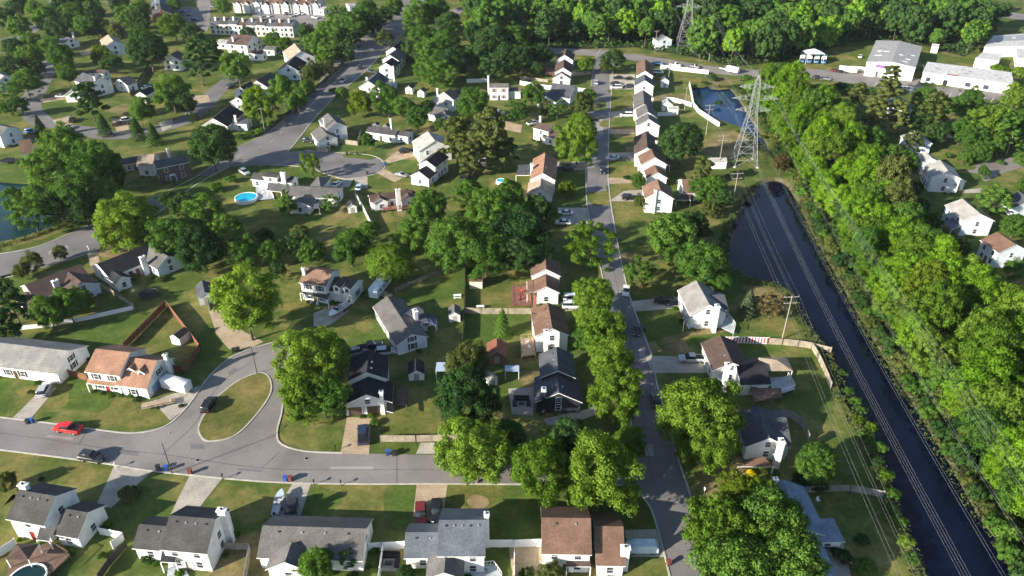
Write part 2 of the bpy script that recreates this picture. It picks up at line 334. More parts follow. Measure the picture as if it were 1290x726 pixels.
def build_ground():
    bm = bmesh.new(); edges = []
    def loop(P):
        vs = [bm.verts.new(p) for p in P]
        for a, b in zip(vs, vs[1:] + vs[:1]): edges.append(bm.edges.new((a, b)))
    loop([(-3500, -600, 0), (3500, -600, 0), (3500, 6000, 0), (-3500, 6000, 0)])
    for name, px, mat, dep in BASINS:
        P = ccw([tuple(p) for p in smooth_loop([tuple(G(x, y, -dep)) for x, y in px], 3)]); n = len(P); O = []
        for i in range(n):
            t = Vector(P[(i + 1) % n]) - Vector(P[i - 1]); t.normalize(); nr = Vector((t.y, -t.x, 0))
            O.append((P[i][0] + nr.x * dep * 1.2, P[i][1] + nr.y * dep * 1.2, 0.0))
        loop(O)
        mb = MB(); mb.poly([(p[0], p[1], -dep) for p in P]); tag(mb.build('water', mat), kind='structure')
        mb = MB(); mb.add([(p[0], p[1], -dep - 0.05) for p in P] + O, [(i, (i + 1) % n, n + (i + 1) % n, n + i) for i in range(n)])
        tag(mb.build('bank', mottled('bank_earth', (0.10, 0.095, 0.05), 0.4, 0.6, 0.95, 0.05, fine=2.0)), kind='structure')
    bmesh.ops.triangle_fill(bm, use_beauty=True, use_dissolve=False, edges=edges)
    for f in bm.faces:
        if f.normal.z < 0: f.normal_flip()
    me = bpy.data.meshes.new('ground'); bm.to_mesh(me); bm.free(); me.materials.append(M_GROUND)
    o = bpy.data.objects.new('ground', me); COL.objects.link(o); tag(o, kind='structure')
build_ground()

# ---------------------------------------------------------------- lawns, earth, roads, kerbs, drives
ZC = [0.006]
def zz():
    ZC[0] += 0.00025; return ZC[0]
for pts in (  # straw-coloured lawns
    [(98, 508), (150, 498), (205, 504), (230, 512), (206, 534), (165, 543), (108, 536)],
    [(384, 612), (488, 612), (488, 650), (400, 650)],
    [(163, 433), (209, 389), (249, 436), (228, 460)],
    [(432, 400), (468, 398), (468, 425), (440, 440), (425, 425)],
    [(604, 338), (666, 338), (668, 390), (604, 390)],
    [(468, 268), (516, 266), (520, 287), (482, 294)],
    [(770, 116), (799, 116), (797, 138), (768, 141)], [(768, 149), (797, 149), (797, 162), (768, 162)], [(767, 205), (806, 203), (806, 222), (766, 224)],
    [(833, 92), (890, 96), (886, 110), (840, 106)],
    [(932, 430), (985, 402), (1012, 408), (1026, 432), (970, 427)],
    [(-30, 318), (50, 303), (120, 274), (118, 268), (45, 294), (-30, 312)],
    [(575, 26), (614, 20), (607, 52), (583, 58)], [(822, 67), (890, 79), (930, 92), (890, 86), (820, 73)],
    [(0, 580), (60, 580), (140, 592), (130, 610), (40, 606), (0, 640)], [(272, 612), (322, 616), (318, 650), (270, 650)],
    [(806, 340), (870, 350), (850, 372), (802, 375)], [(880, 640), (905, 640), (905, 610), (866, 612)]):
    lawn_patch(pts, zz(), M_DRYLAWN)
for pts in (  # well-watered lawns
    [(489, 612), (524, 612), (524, 655), (489, 655)], [(0, 205), (42, 208), (45, 230), (-10, 226)], [(490, 200), (524, 197), (527, 212), (508, 222), (486, 210)],
    [(75, 483), (108, 478), (150, 497), (95, 510), (60, 532), (44, 530)], [(0, 490), (40, 488), (42, 505), (20, 522), (0, 524)], [(50, 420), (190, 395), (160, 432), (110, 438)],
    [(505, 375), (560, 352), (584, 340), (584, 370), (540, 385)], [(587, 398), (660, 398), (660, 425), (590, 432)],
    [(50, 126), (88, 128), (86, 140), (52, 142)], [(420, 183), (450, 182), (450, 192), (418, 192)], [(325, 73), (345, 72), (348, 84), (325, 86)]):
    lawn_patch(pts, zz(), M_GREENLAWN)
for pts in ([(905, 166), (932, 162), (938, 178), (930, 198), (905, 206), (884, 203), (882, 186)], [(896, 96), (918, 98), (924, 110), (896, 112)], [(822, 120), (868, 118), (872, 131), (824, 128)],
            [(935, 360), (985, 362), (1000, 380), (985, 395), (955, 388)], [(770, 322), (800, 318), (812, 336), (780, 345)], [(640, 330), (664, 332), (660, 342), (612, 342)],
            [(862, 624), (880, 610), (905, 612), (905, 640), (872, 650)], [(640, 490), (672, 488), (672, 524), (645, 522)], [(805, 425), (840, 428), (850, 440), (815, 446)]):
    (sheet('patio', pts, 0.05, M_CONC) if pts[0] == (640, 490) else tag(lawn_patch(pts, zz(), M_WORN), kind='structure'))
# woodland floors
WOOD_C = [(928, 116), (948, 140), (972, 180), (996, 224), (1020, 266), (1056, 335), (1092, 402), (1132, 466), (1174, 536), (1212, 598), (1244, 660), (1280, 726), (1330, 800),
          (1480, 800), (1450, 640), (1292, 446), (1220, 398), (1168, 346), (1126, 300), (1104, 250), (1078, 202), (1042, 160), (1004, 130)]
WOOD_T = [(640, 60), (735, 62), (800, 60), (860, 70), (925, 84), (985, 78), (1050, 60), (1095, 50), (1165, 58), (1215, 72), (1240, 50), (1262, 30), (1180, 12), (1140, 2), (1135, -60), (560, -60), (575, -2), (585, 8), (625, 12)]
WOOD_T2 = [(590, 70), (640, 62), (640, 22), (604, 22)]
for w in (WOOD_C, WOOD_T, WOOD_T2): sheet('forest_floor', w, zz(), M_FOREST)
# roads
STREET = [(-160, 505), (0, 526), (34, 530), (75, 535), (118, 541), (167, 546), (207, 538), (235, 514), (259, 480), (274, 464), (290, 451), (310, 442), (332, 435), (352, 431), (364, 438), (366, 462), (358, 496), (355, 520), (349, 545), (355, 560), (385, 569), (432, 571), (524, 573), (700, 576), (800, 575), (800, 612), (700, 611), (566, 610), (524, 610), (438, 610), (330, 607), (194, 594), (144, 586), (72, 576), (0, 567), (-160, 548)]
sheet('road', STREET, 0.030, M_ROAD)
MAINL = [(757, 62), (750, 75), (745, 105), (741, 150), (738, 206), (739.5, 258), (747, 300), (757, 340), (766, 380), (775, 420), (783, 460), (791, 505), (796, 540), (797, 570), (797, 612), (806, 622), (820, 641), (832, 680), (843, 724), (858, 800)]
MAINR = [(922, 800), (889, 700), (869, 622), (858, 590), (849, 560), (839, 522), (828, 486), (820, 446), (802, 399), (794, 376), (783, 332), (771, 266), (767, 235), (766, 206), (768, 150), (772, 90), (778, 64)]
sheet('road', MAINL + MAINR, 0.034, M_ROAD2)
strip('road', [(46.4 - 30, 392), (46.4, 384.5), (72.4, 371), (92.5, 357), (112, 350), (129.4, 352), (149.5, 350), (171.6, 338), (192.8, 323), (215, 314), (260, 296)], 11.5, 0.038, M_ROAD, world=True)
BLT = [(-160, 332), (0, 320), (50, 310), (122, 280), (190, 251), (250, 221), (298, 187), (333, 170), (358, 150), (398, 110), (433, 67), (470, 38), (500, 10), (512, -10), (530, -60)]
BLR = [(575, -60), (545, -10), (525, 10), (510, 40), (484, 65), (457, 93), (422, 122), (396, 150), (374, 178), (362, 192)]
CULS = [(385, 190), (432, 193), (462, 195), (478, 200), (485, 208), (480, 216), (464, 222), (436, 226), (412, 220), (385, 211), (340, 208), (300, 209)]
BLB = [(288, 211), (247, 233), (190, 275), (150, 299), (110, 320), (60, 335), (17, 348), (-160, 378)]
sheet('road', BLT + BLR + CULS + BLB, 0.030, M_ROAD2)
strip('road', [(70, 50), (68, 74), (47, 112), (38, 138), (62, 158), (100, 164), (150, 171), (205, 161), (236, 150), (256, 133), (276, 112), (294, 98), (305, 88)], 8.5, 0.030, M_ROAD2)
strip('road', [(-60, 60), (10, 50), (40, 38), (62, 20), (80, -20)], 8.5, 0.034, M_ROAD2)
strip('road', [(256, -40), (257, 0), (256, 24), (252, 40)], 8.0, 0.034, M_ROAD)
sheet('parking_lot', [(213, 8), (262, 10), (258, 34), (222, 32)], 0.038, M_ROAD2)
sheet('parking_lot', [(318, 16), (372, 15), (408, 19), (420, 30), (396, 36), (372, 32), (345, 24), (318, 22)], 0.038, M_ROAD)
strip('road', [(560, 30), (575, 14), (600, 14), (640, 24)], 9.0, 0.030, M_ROAD); strip('road', [(600, 14), (620, 4), (650, -4), (700, -20)], 8.0, 0.034, M_ROAD)
strip('road', [(1100, -24), (1160, -2), (1210, 8), (1300, 24), (1420, 45)], 17.0, 0.030, M_ROAD)
strip('road', [(1225, 224), (1250, 212), (1300, 202), (1400, 190)], 8.5, 0.030, M_ROAD)
sheet('parking_lot', [(1020, 88), (1100, 92), (1160, 100), (1285, 118), (1285, 128), (1160, 120), (1090, 108), (1020, 98)], 0.046, M_ROAD)
DRIVES = [('c', [(16, 527), (36, 531), (72, 488), (54, 489)]), ('c', [(184, 508), (222, 495), (252, 486), (236, 514), (214, 530), (200, 514)]),
    ('t', [(263, 391), (279, 384), (292, 400), (300, 414), (332, 431), (310, 442), (288, 440), (272, 420)]), ('c', [(144, 587), (192, 594), (140, 640), (120, 640)]), ('c', [(240, 597), (281, 602), (247, 645), (214, 650)]),
    ('c', [(369, 609), (392, 609), (376, 658), (338, 658)]), ('t', [(525, 610), (564, 610), (557, 660), (520, 652)]), ('t', [(437, 526), (468, 526), (465, 573), (429, 572)]), ('c', [(524, 572), (530, 558), (547, 558), (548, 572)]),
    ('c', [(786, 668), (826, 667), (838, 702), (795, 702)]), ('c', [(812, 448), (862, 450), (892, 456), (892, 470), (822, 470)]), ('c', [(793, 380), (850, 374), (862, 388), (800, 393)]),
    ('t', [(766, 163), (799, 163), (799, 169), (765, 169)]), ('t', [(765, 224), (790, 225), (802, 231), (766, 232)]), ('c', [(766, 254), (786, 241), (812, 239), (812, 254)]),
    ('c', [(768, 94), (800, 94), (800, 113), (768, 113)]), ('c', [(766, 141), (799, 140), (799, 148), (766, 148)]), ('c', [(766, 193), (800, 192), (800, 203), (766, 203)]),
    ('t', [(484, 203), (500, 191), (520, 190), (523, 197), (490, 206)]), ('t', [(474, 218), (484, 213), (507, 225), (497, 230)]), ('c', [(446, 224), (463, 223), (463, 238), (448, 236)]), ('c', [(432, 226), (446, 224), (440, 236), (424, 236)]),
    ('t', [(110, 320), (122, 317), (126, 330), (114, 336)]), ('c', [(1212, 240), (1236, 237), (1240, 243), (1212, 244)]), ('c', [(690, 205), (738, 203), (738, 214), (698, 216)]), ('c', [(700, 262), (739, 262), (741, 282), (700, 284)]),
    ('c', [(712, 372), (764, 376), (766, 388), (712, 392)]), ('c', [(684, 528), (735, 517), (750, 512), (752, 522), (720, 534), (690, 536)]), ('c', [(482, 690), (504, 690), (504, 720), (478, 720)]),
    ('c', [(395, 395), (420, 385), (440, 392), (415, 410), (395, 412)]), ('t', [(700, 92), (745, 90), (745, 94), (700, 98)]), ('t', [(620, 148), (658, 158), (656, 168), (620, 160)]), ('c', [(610, 140), (636, 140), (636, 152), (615, 150)]),
    ('c', [(200, 155), (218, 150), (216, 160), (205, 166)]), ('t', [(240, 121), (262, 120), (266, 130), (244, 130)]), ('t', [(52, 125), (88, 120), (88, 124), (54, 130)]), ('t', [(66, 152), (88, 146), (92, 156), (74, 160)]),
    ('t', [(140, 150), (160, 150), (164, 168), (148, 168)]), ('t', [(100, 66), (118, 62), (120, 66), (104, 71)]), ('c', [(1042, 688), (1062, 684), (1072, 726), (1054, 732)]), ('t', [(640, 680), (683, 682), (683, 730), (646, 730)]), ('t', [(340, 160), (355, 150), (362, 156), (350, 166)])]
for i, (k, p) in enumerate(DRIVES): sheet('driveway', p, 0.050 + 0.001 * (i % 7), M_CONC if k == 'c' else M_TAN)
# kerbs
M_ISLAND = lawnmat('grass_island', (0.10, 0.115, 0.034), (0.215, 0.172, 0.07), 0.44, 0.12)
sheet('bare_ground', [(588, 632), (594, 625), (604, 624), (614, 628), (616, 635), (608, 641), (596, 641)], 0.055, M_DIRT, smooth=3)
ISLAND = [(252, 548), (250, 540), (255, 527), (262, 517), (272, 503), (285, 491), (300, 480), (316, 473), (330, 470), (339, 476), (342, 490), (336, 505), (322, 524), (305, 542), (290, 552), (270, 556), (258, 555)]
P_ = ccw([tuple(p) for p in smooth_loop([tuple(G(x, y)) for x, y in ISLAND], 4)]); mb = MB(); mb.poly([(p[0], p[1], 0.11) for p in P_]); tag(mb.build('traffic_island', M_ISLAND), kind='structure')
kerb(ISLAND, closed=True)
for pts in (STREET[1:22], STREET[25:35], MAINL[:13], MAINL[15:], MAINR[1:16], BLT[1:13], BLR[1:], CULS[:11], BLB): kerb(pts, sm=3)
# lane marks on the boulevard
mb = MB()
for a, b in zip([(122, 300), (190, 263), (247, 228), (298, 198), (340, 180), (385, 140), (428, 95), (470, 52)], [(190, 263), (247, 228), (298, 198), (340, 180), (385, 140), (428, 95), (470, 52), (508, 22)]):
    A, B = G(*a), G(*b); L = (B - A).length; d = (B - A) / L; n = Vector((-d.y, d.x, 0)) * 0.07; t = 0
    while t < L - 3:
        p, q = A + d * t, A + d * (t + 3); mb.poly([(*(p - n).xy, 0.036), (*(q - n).xy, 0.036), (*(q + n).xy, 0.036), (*(p + n).xy, 0.036)]); t += 9
tag(mb.build('lane_marking', mottled('lane_paint', (0.55, 0.55, 0.52), 0.3, 1.0)), kind='structure')
mb = MB()
for i in range(16):
    p = G(1105 + i * 10.5, 104.5 + i * 1.35); q = G(1101 + i * 10.5, 109 + i * 1.45); d = (q - p).normalized(); n = Vector((-d.y, d.x, 0)) * 0.12
    mb.poly([(*(p - n).xy, 0.052), (*(q - n).xy, 0.052), (*(q + n).xy, 0.052), (*(p + n).xy, 0.052)])
tag(mb.build('parking_marking', MATS['lane_paint']), kind='structure')
M_PATCH = roadmat('asphalt_patch', (0.15, 0.145, 0.15)); M_PATCH2 = roadmat('pale_patch', (0.30, 0.28, 0.275))
for pts, m in (([(150, 566), (176, 569), (174, 575), (148, 572)], M_PATCH), ([(300, 590), (330, 592), (329, 595), (299, 593)], M_PATCH), ([(60, 548), (92, 552), (91, 555), (59, 551)], M_PATCH2), ([(416, 588), (470, 588), (470, 592), (416, 592)], M_PATCH2), ([(240, 560), (256, 560), (258, 566), (240, 566)], M_PATCH), ([(286, 470), (296, 463), (300, 466), (290, 473)], M_PATCH),
    ([(805, 440), (812, 440), (813, 452), (806, 452)], M_PATCH2), ([(776, 340), (781, 340), (783, 350), (777, 350)], M_PATCH), ([(812, 560), (822, 560), (824, 575), (813, 575)], M_PATCH2), ([(745, 230), (752, 230), (752, 240), (745, 240)], M_PATCH), ([(752, 150), (760, 150), (760, 170), (752, 170)], M_PATCH2), ([(60, 318), (84, 309), (87, 312), (62, 321)], M_PATCH2), ([(380, 205), (420, 203), (424, 207), (384, 210)], M_PATCH)): sheet('road_patch', pts, 0.042, m)
def seam(pts, w=0.09):
    o = strip('tar_seam', pts, w, 0.0445, mottled('tar', (0.06, 0.06, 0.062), 0.2, 1.0)); return o
for s_ in ([(0, 546), (75, 556), (144, 567), (200, 572), (330, 590), (440, 592), (560, 592), (700, 594)], [(205, 572), (245, 535), (262, 505), (285, 477), (318, 456)], [(822, 610), (812, 540), (803, 470), (790, 410), (775, 350), (760, 280), (752, 210), (757, 130)], [(330, 590), (352, 570)], [(100, 560), (108, 545)], [(500, 574), (500, 609)], [(620, 576), (622, 610)]): seam(s_)

# ---------------------------------------------------------------- houses
HOUSES = []            # (landmark phrase, centre) for describing what stands near
FOOT = []              # footprints so that nothing is planted inside a house
def rot(p, a): return (p[0] * math.cos(a) - p[1] * math.sin(a), p[0] * math.sin(a) + p[1] * math.cos(a))
def house(lm, label, roof, wall, blocks, chim=(), dorm=(), garage=(), door=None, porch=(), deck=(), vents=(), name='house', cat='house', shut=None, solar=None, nowin=False, group='houses of the neighbourhood'):
    B = []
    for i, bl in enumerate(blocks):
        ax, ay, bx, by, e, he, pitch = bl[:7]; opt = bl[7] if len(bl) > 7 else {}
        W = e if not isinstance(e, tuple) else 8.0
        for _ in range(12):
            hr = he + pitch * W / 2; a, b = G(ax, ay, hr), G(bx, by, hr)
            if not isinstance(e, tuple): break
            d = (b - a); d.z = 0; d.normalize()
            if isinstance(e[0], tuple): E = G(*e[0], he) - G(*e[1], he); W = min(16, max(4, abs(E.x * d.y - E.y * d.x) - 0.7)); continue
            E = G(e[0], e[1], he) - a
            W = min(16, max(4, 2 * (abs(E.x * d.y - E.y * d.x) - 0.35)))
        th = math.atan2(b.y - a.y, b.x - a.x); L = max(2.5, math.hypot(b.x - a.x, b.y - a.y) - 0.5); c = (a + b) / 2
        if i == 0: th0 = th; C0 = c
        else:
            q = round((th - th0) / (math.pi / 2)) * math.pi / 2
            if abs(th - th0 - q) < R(24): th = th0 + q
            ux, uy = math.cos(th), math.sin(th); s = 1 if (C0.x - c.x) * ux + (C0.y - c.y) * uy > 0 else -1
            ext = opt.get('ext', 0.7); L += ext; c = Vector((c.x + ux * s * ext / 2, c.y + uy * s * ext / 2, 0))
        B.append(dict(c=c, th=th, L=L, W=W, he=he, hr=he + pitch * W / 2, p=pitch, roof=opt.get('roof', roof), wall=opt.get('wall', wall), hip=opt.get('hip', False)))
    root = empty(name, (C0.x, C0.y, 0), th0, label, cat, group)
    HOUSES.append((lm, Vector((C0.x, C0.y, 0)))); dep = depth(Vector((C0.x, C0.y, 2))); near = dep < 215; far = dep > 330
    loc = lambda p: (*rot((p[0] - C0.x, p[1] - C0.y), -th0), p[2])
    camp = loc((0, 0, CAMH)); roofs = []
    for b in B:
        lx, ly, _ = loc((b['c'].x, b['c'].y, 0)); la = b['th'] - th0; b['o'] = (lx, ly); b['a'] = la
        FOOT.append((b['c'].x, b['c'].y, b['th'], b['L'], b['W']))
        T = lambda x, y, z, la=la, lx=lx, ly=ly: (*[u + v for u, v in zip(rot((x, y), la), (lx, ly))], z)
        b['T'] = T
        l, w, he, hr, p = b['L'] / 2, b['W'] / 2, b['he'], b['hr'], b['p']
        mb = MB()
        if b['hip']:
            vs = [T(-l, -w, 0), T(l, -w, 0), T(l, w, 0), T(-l, w, 0), T(-l, -w, he), T(l, -w, he), T(l, w, he), T(-l, w, he)]
            mb.add(vs, [(0, 1, 5, 4), (1, 2, 6, 5), (2, 3, 7, 6), (3, 0, 4, 7)])
        else:
            vs = [T(-l, -w, 0), T(l, -w, 0), T(l, w, 0), T(-l, w, 0), T(-l, -w, he), T(l, -w, he), T(l, w, he), T(-l, w, he), T(-l, 0, hr - 0.01), T(l, 0, hr - 0.01)]
            mb.add(vs, [(0, 1, 5, 4), (1, 2, 6, 9, 5), (2, 3, 7, 6), (3, 0, 4, 8, 7)])
        mb.build('wall', WALL(b['wall']), root)
        oe, og, t = 0.38, 0.28, 0.17; mb = MB()
        if b['hip']:
            x0, y0, ze = l + oe, w + oe, he - oe * p; rl = max(0.05, l - w)
            top = [T(-x0, -y0, ze + t), T(x0, -y0, ze + t), T(x0, y0, ze + t), T(-x0, y0, ze + t), T(-rl, 0, hr + t), T(rl, 0, hr + t)]
            bot = [T(-x0, -y0, ze), T(x0, -y0, ze), T(x0, y0, ze), T(-x0, y0, ze)]
            mb.add(top, [(0, 1, 5, 4), (1, 2, 5), (2, 3, 4, 5), (3, 0, 4)], 0)
            mb.add(bot + top[:4], [(0, 1, 5, 4), (1, 2, 6, 5), (2, 3, 7, 6), (3, 0, 4, 7)], 1); mb.add(bot, [(3, 2, 1, 0)], 1)
        else:
            ye, ze = w + oe, he - oe * p; x0 = l + og
            sec = [(-ye, ze), (0, hr), (ye, ze), (ye, ze + t), (0, hr + t), (-ye, ze + t)]
            vs = [T(-x0, y, z + 0.004) for y, z in sec] + [T(x0, y, z + 0.004) for y, z in sec]
            mb.add(vs, [(5, 4, 10, 11), (4, 3, 9, 10)], 0)
            mb.add(vs, [(0, 1, 7, 6), (1, 2, 8, 7), (2, 3, 9, 8), (5, 0, 6, 11), (0, 5, 4, 1), (1, 4, 3, 2), (6, 7, 10, 11), (7, 8, 9, 10)], 1)
        ro = mb.build('roof', [ROOF(b['roof']), M_TRIM], root); roofs.append(ro)
    def covered(i, x, y, z):
        for j, o in enumerate(B):
            if j == i: continue
            u = rot((x - o['o'][0], y - o['o'][1]), -o['a'])
            if abs(u[0]) < o['L'] / 2 + 0.5 and abs(u[1]) < o['W'] / 2 + 0.5 and z - 0.8 < o['hr'] - o['p'] * abs(u[1]): return True
        return False
    def wallpiece(b, side, off, z, w, h, d, out=0.0):
        """box lying on a wall: centre offset along the wall, height z, size w x h, depth d outwards"""
        l, ww = b['L'] / 2, b['W'] / 2
        n = {0: (1, 0), 1: (-1, 0), 2: (0, 1), 3: (0, -1)}[side]; t = (-n[1], n[0]); dist = (l if side < 2 else ww) + out + d / 2
        c = b['T'](n[0] * dist + t[0] * off, n[1] * dist + t[1] * off, z); rz = b['a'] + math.atan2(t[1], t[0])
        return c, (w, d, h), rz
    taken = []
    def facing(b, side):
        n = {0: (1, 0), 1: (-1, 0), 2: (0, 1), 3: (0, -1)}[side]; l = b['L'] / 2 if side < 2 else b['W'] / 2
        q = b['T'](n[0] * l, n[1] * l, 1.5); nn = rot(n, b['a'])
        return nn[0] * (camp[0] - q[0]) + nn[1] * (camp[1] - q[1]) > 4
    for bi, side, off, w, colr in garage:
        b = B[bi]; mb = MB(); mb.box(*wallpiece(b, side, off, 1.08, w, 2.1, 0.06)[:2], rz=wallpiece(b, side, off, 1.08, w, 2.1, 0.06)[2])
        g = mb.build('garage_door', paint('garage_' + colr, {'white': (0.72, 0.72, 0.72), 'brown': (0.10, 0.06, 0.045), 'blue': (0.25, 0.38, 0.55), 'dark': (0.04, 0.04, 0.05)}[colr], 0.5), root)
        if near:
            mb = MB()
            for dx in (-w / 2 - 0.07, w / 2 + 0.07): c, s, rz = wallpiece(b, side, off + dx, 1.1, 0.14, 2.2, 0.1); mb.box(c, s, rz=rz)
            c, s, rz = wallpiece(b, side, off, 2.24, w + 0.28, 0.16, 0.1); mb.box(c, s, rz=rz); mb.build('frame', M_TRIM, g)
        taken.append((bi, side, off, w))
    if door is None:
        for s in (3, 2, 0, 1):
            if facing(B[0], s):
                door = (0, s, 0.0 if s > 1 else 1.5); break
    if door and not far and not nowin and not covered(door[0], *B[door[0]]['T'](0, 0, 1)[:2], 50):
        b = B[door[0]]; n = {0: (1, 0), 1: (-1, 0), 2: (0, 1), 3: (0, -1)}[door[1]]; l = b['L'] / 2 if door[1] < 2 else b['W'] / 2; t = (-n[1], n[0])
        q = b['T'](n[0] * (l + 0.1) + t[0] * door[2], n[1] * (l + 0.1) + t[1] * door[2], 1.0)
        if not covered(door[0], q[0], q[1], 1.2):
            c, s, rz = wallpiece(b, door[1], door[2], 1.05, 0.95, 2.1, 0.06); mb = MB(); mb.box(c, s, rz=rz); dr = mb.build('door', paint('door_' + lm.split()[1][:6], random.choice([(0.25, 0.03, 0.03), (0.05, 0.08, 0.16), (0.5, 0.48, 0.44), (0.08, 0.05, 0.03)]), 0.4), root)
            taken.append((door[0], door[1], door[2], 1.0))
            if near:
                mb = MB()
                for dx in (-0.54, 0.54): c, s, rz = wallpiece(b, door[1], door[2] + dx, 1.1, 0.12, 2.2, 0.09); mb.box(c, s, rz=rz)
                c, s, rz = wallpiece(b, door[1], door[2], 2.2, 1.2, 0.13, 0.12); mb.box(c, s, rz=rz); mb.build('frame', M_TRIM, dr)
    for bi, b in enumerate(B):
        if nowin: break
        for side in range(4):
            if not facing(b, side): continue
            wl_ = b['L'] if side > 1 else b['W']; n = max(1, int(wl_ / ((3.3 if side > 1 else 5.2) if not far else 4.2)))
            lev = [1.45] if b['he'] < 4.3 else [1.4, 4.15]
            if b['he'] >= 4.3 and b['he'] < 5.0: lev = [1.4, 3.75]
            pts = [(-wl_ / 2 + wl_ * (k + 0.5) / n, z) for z in lev for k in range(n)]
            if side < 2 and b['he'] < 4.3 and b['W'] > 6.5 and not b['hip']: pts.append((0.0, b['he'] + 0.45))
            for off, z in pts:
                nn = {0: (1, 0), 1: (-1, 0), 2: (0, 1), 3: (0, -1)}[side]; t = (-nn[1], nn[0]); l = (b['L'] if side < 2 else b['W']) / 2 + 0.12
                q = b['T'](nn[0] * l + t[0] * off, nn[1] * l + t[1] * off, z)
                if covered(bi, q[0], q[1], z): continue
                if any(tb == bi and ts == side and abs(to - off) < (tw + 1.5) / 2 and z < 2.6 for tb, ts, to, tw in taken): continue
                w_, h_ = (1.0, 1.35) if z < 2 or b['he'] > 4 else (1.0, 1.15)
                if far: w_ = 1.3
                c, s, rz = wallpiece(b, side, off, z, w_, h_, 0.03); mb = MB(); mb.box(c, s, rz=rz); pane = mb.build('window', M_GLASS, root)
                if not far:
                    mb = MB()
                    for dx in (-w_ / 2 - 0.04, w_ / 2 + 0.04): c, s, rz = wallpiece(b, side, off + dx, z, 0.09, h_ + 0.16, 0.07); mb.box(c, s, rz=rz)
                    for dz in (-h_ / 2 - 0.04, 0, h_ / 2 + 0.04): c, s, rz = wallpiece(b, side, off, z + dz, w_, 0.08 if dz else 0.05, 0.062); mb.box(c, s, rz=rz)
                    mb.build('frame', M_TRIM, pane)
                    if shut:
                        for dx in (-w_ / 2 - 0.32, w_ / 2 + 0.32):
                         c, s, rz = wallpiece(b, side, off + dx, z, 0.42, h_ + 0.1, 0.05); mb = MB(); mb.box(c, s, rz=rz)
                         mb.build('shutter', paint('shutter_' + shut, {'dark': (0.02, 0.022, 0.03), 'pink': (0.45, 0.2, 0.22), 'blue': (0.04, 0.07, 0.16)}[shut], 0.5), pane)
    for px, py, zt, k in chim:
        x, y, _ = loc(G(px, py, zt)); mb = MB(); sz = (1.35, 0.8) if k != 's' else (0.7, 0.7)
        mb.box((x, y, zt / 2), (*sz, zt)); mb.box((x, y, zt + 0.09), (sz[0] + 0.24, sz[1] + 0.24, 0.18), 1); mb.tube((x, y, zt + 0.18), (x, y, zt + 0.5), 0.18, mi=2)
        mb.build('chimney', [{'w': WALL('white'), 's': WALL('white'), 'b': M_BRICKRED, 'd': WALL('navy')}[k], {'w': M_TRIM, 's': M_TRIM, 'b': M_BRICKRED, 'd': M_TRIM}[k], M_METALDARK], roofs[0])
    for bi, px, py in dorm:
        b = B[bi]; z = b['he'] + 1.25; x, y, _ = loc(G(px, py, z)); u = rot((x - b['o'][0], y - b['o'][1]), -b['a']); s = -1 if u[1] < 0 else 1
        yf = u[1]; T = b['T']; mb = MB(); w2 = 0.85; ze = z + 0.75; zr = ze + 0.6; yb = 0.0
        vs = [T(u[0] - w2, yf, b['he']), T(u[0] + w2, yf, b['he']), T(u[0] + w2, yf, ze), T(u[0], yf, zr), T(u[0] - w2, yf, ze), T(u[0] - w2, yb, b['he']), T(u[0] + w2, yb, b['he']), T(u[0] + w2, yb, ze), T(u[0] - w2, yb, ze)]
        mb.add(vs, [(0, 1, 2, 3, 4), (1, 6, 7, 2), (5, 0, 4, 8)]); dm = mb.build('dormer', WALL(b['wall']), root)
        mb = MB(); yo = yf + s * 0.2; e = 0.2
        for sg in (-1, 1):
            mb.slab([T(u[0], yo, zr + 0.12), T(u[0] + sg * (w2 + e), yo, ze - e * 0.7 + 0.12), T(u[0] + sg * (w2 + e), yb, ze - e * 0.7 + 0.12), T(u[0], yb, zr + 0.12)], 0.1, 0, 1)
        mb.build('roof', [ROOF(b['roof']), M_TRIM], dm)
        mb = MB(); c = T(u[0], yf + s * 0.02, z + 0.1); mb.box(c, (0.85, 0.04, 1.0), rz=b['a']); mb.build('window', M_GLASS, dm)
    for bi, cnt in vents:
        b = B[bi]; T = b['T']
        for k in range(cnt):
            mb = MB(); x = -b['L'] / 2 + b['L'] * (k + 0.7) / (cnt + 0.4); yy = -0.8 if facing(b, 3) else 0.8
            mb.box(T(x, yy, b['hr'] - 0.8 * b['p'] + 0.26), (0.26, 0.26, 0.2), rz=b['a']); mb.build('roof_vent', M_STEEL if k % 3 else M_METALDARK, roofs[bi])
    for quad, k, posts in porch:
        P = [loc(G(*q)) for q in quad]; mb = MB(); mb.slab(P, 0.14, 0, 1); pr = mb.build('porch_roof', [ROOF(k) if k in ROOFS else k, M_TRIM], root)
        for i in posts:
            mb = MB(); mb.box((P[i][0], P[i][1], P[i][2] / 2 - 0.08), (0.16, 0.16, P[i][2] - 0.16)); mb.build('post', M_TRIM, pr)
    for quad, z, mat, rail in deck:
        P = [loc(G(q[0], q[1], z)) for q in quad]; mb = MB(); mb.slab(P, 0.16)
        for p in P: mb.box((p[0], p[1], z / 2 - 0.085), (0.14, 0.14, max(0.05, z - 0.17)))
        dk = mb.build('deck', mat, root)
        if rail:
            mb = MB()
            for i in rail:
                a, b2 = Vector(P[i]), Vector(P[(i + 1) % len(P)]); n = max(1, int((b2 - a).length / 0.5)); u = (b2 - a) / n
                for k in range(n + 1): q = a + u * k; mb.box((q.x, q.y, z + 0.5), (0.06, 0.06, 1.0))
                mb.beam(a + Vector((0, 0, 1.02)), b2 + Vector((0, 0, 1.02)), 0.09); mb.beam(a + Vector((0, 0, 0.25)), b2 + Vector((0, 0, 0.25)), 0.05)
            mb.build('railing', M_TRIM if mat in (M_DECKGREY,) else mat, dk)
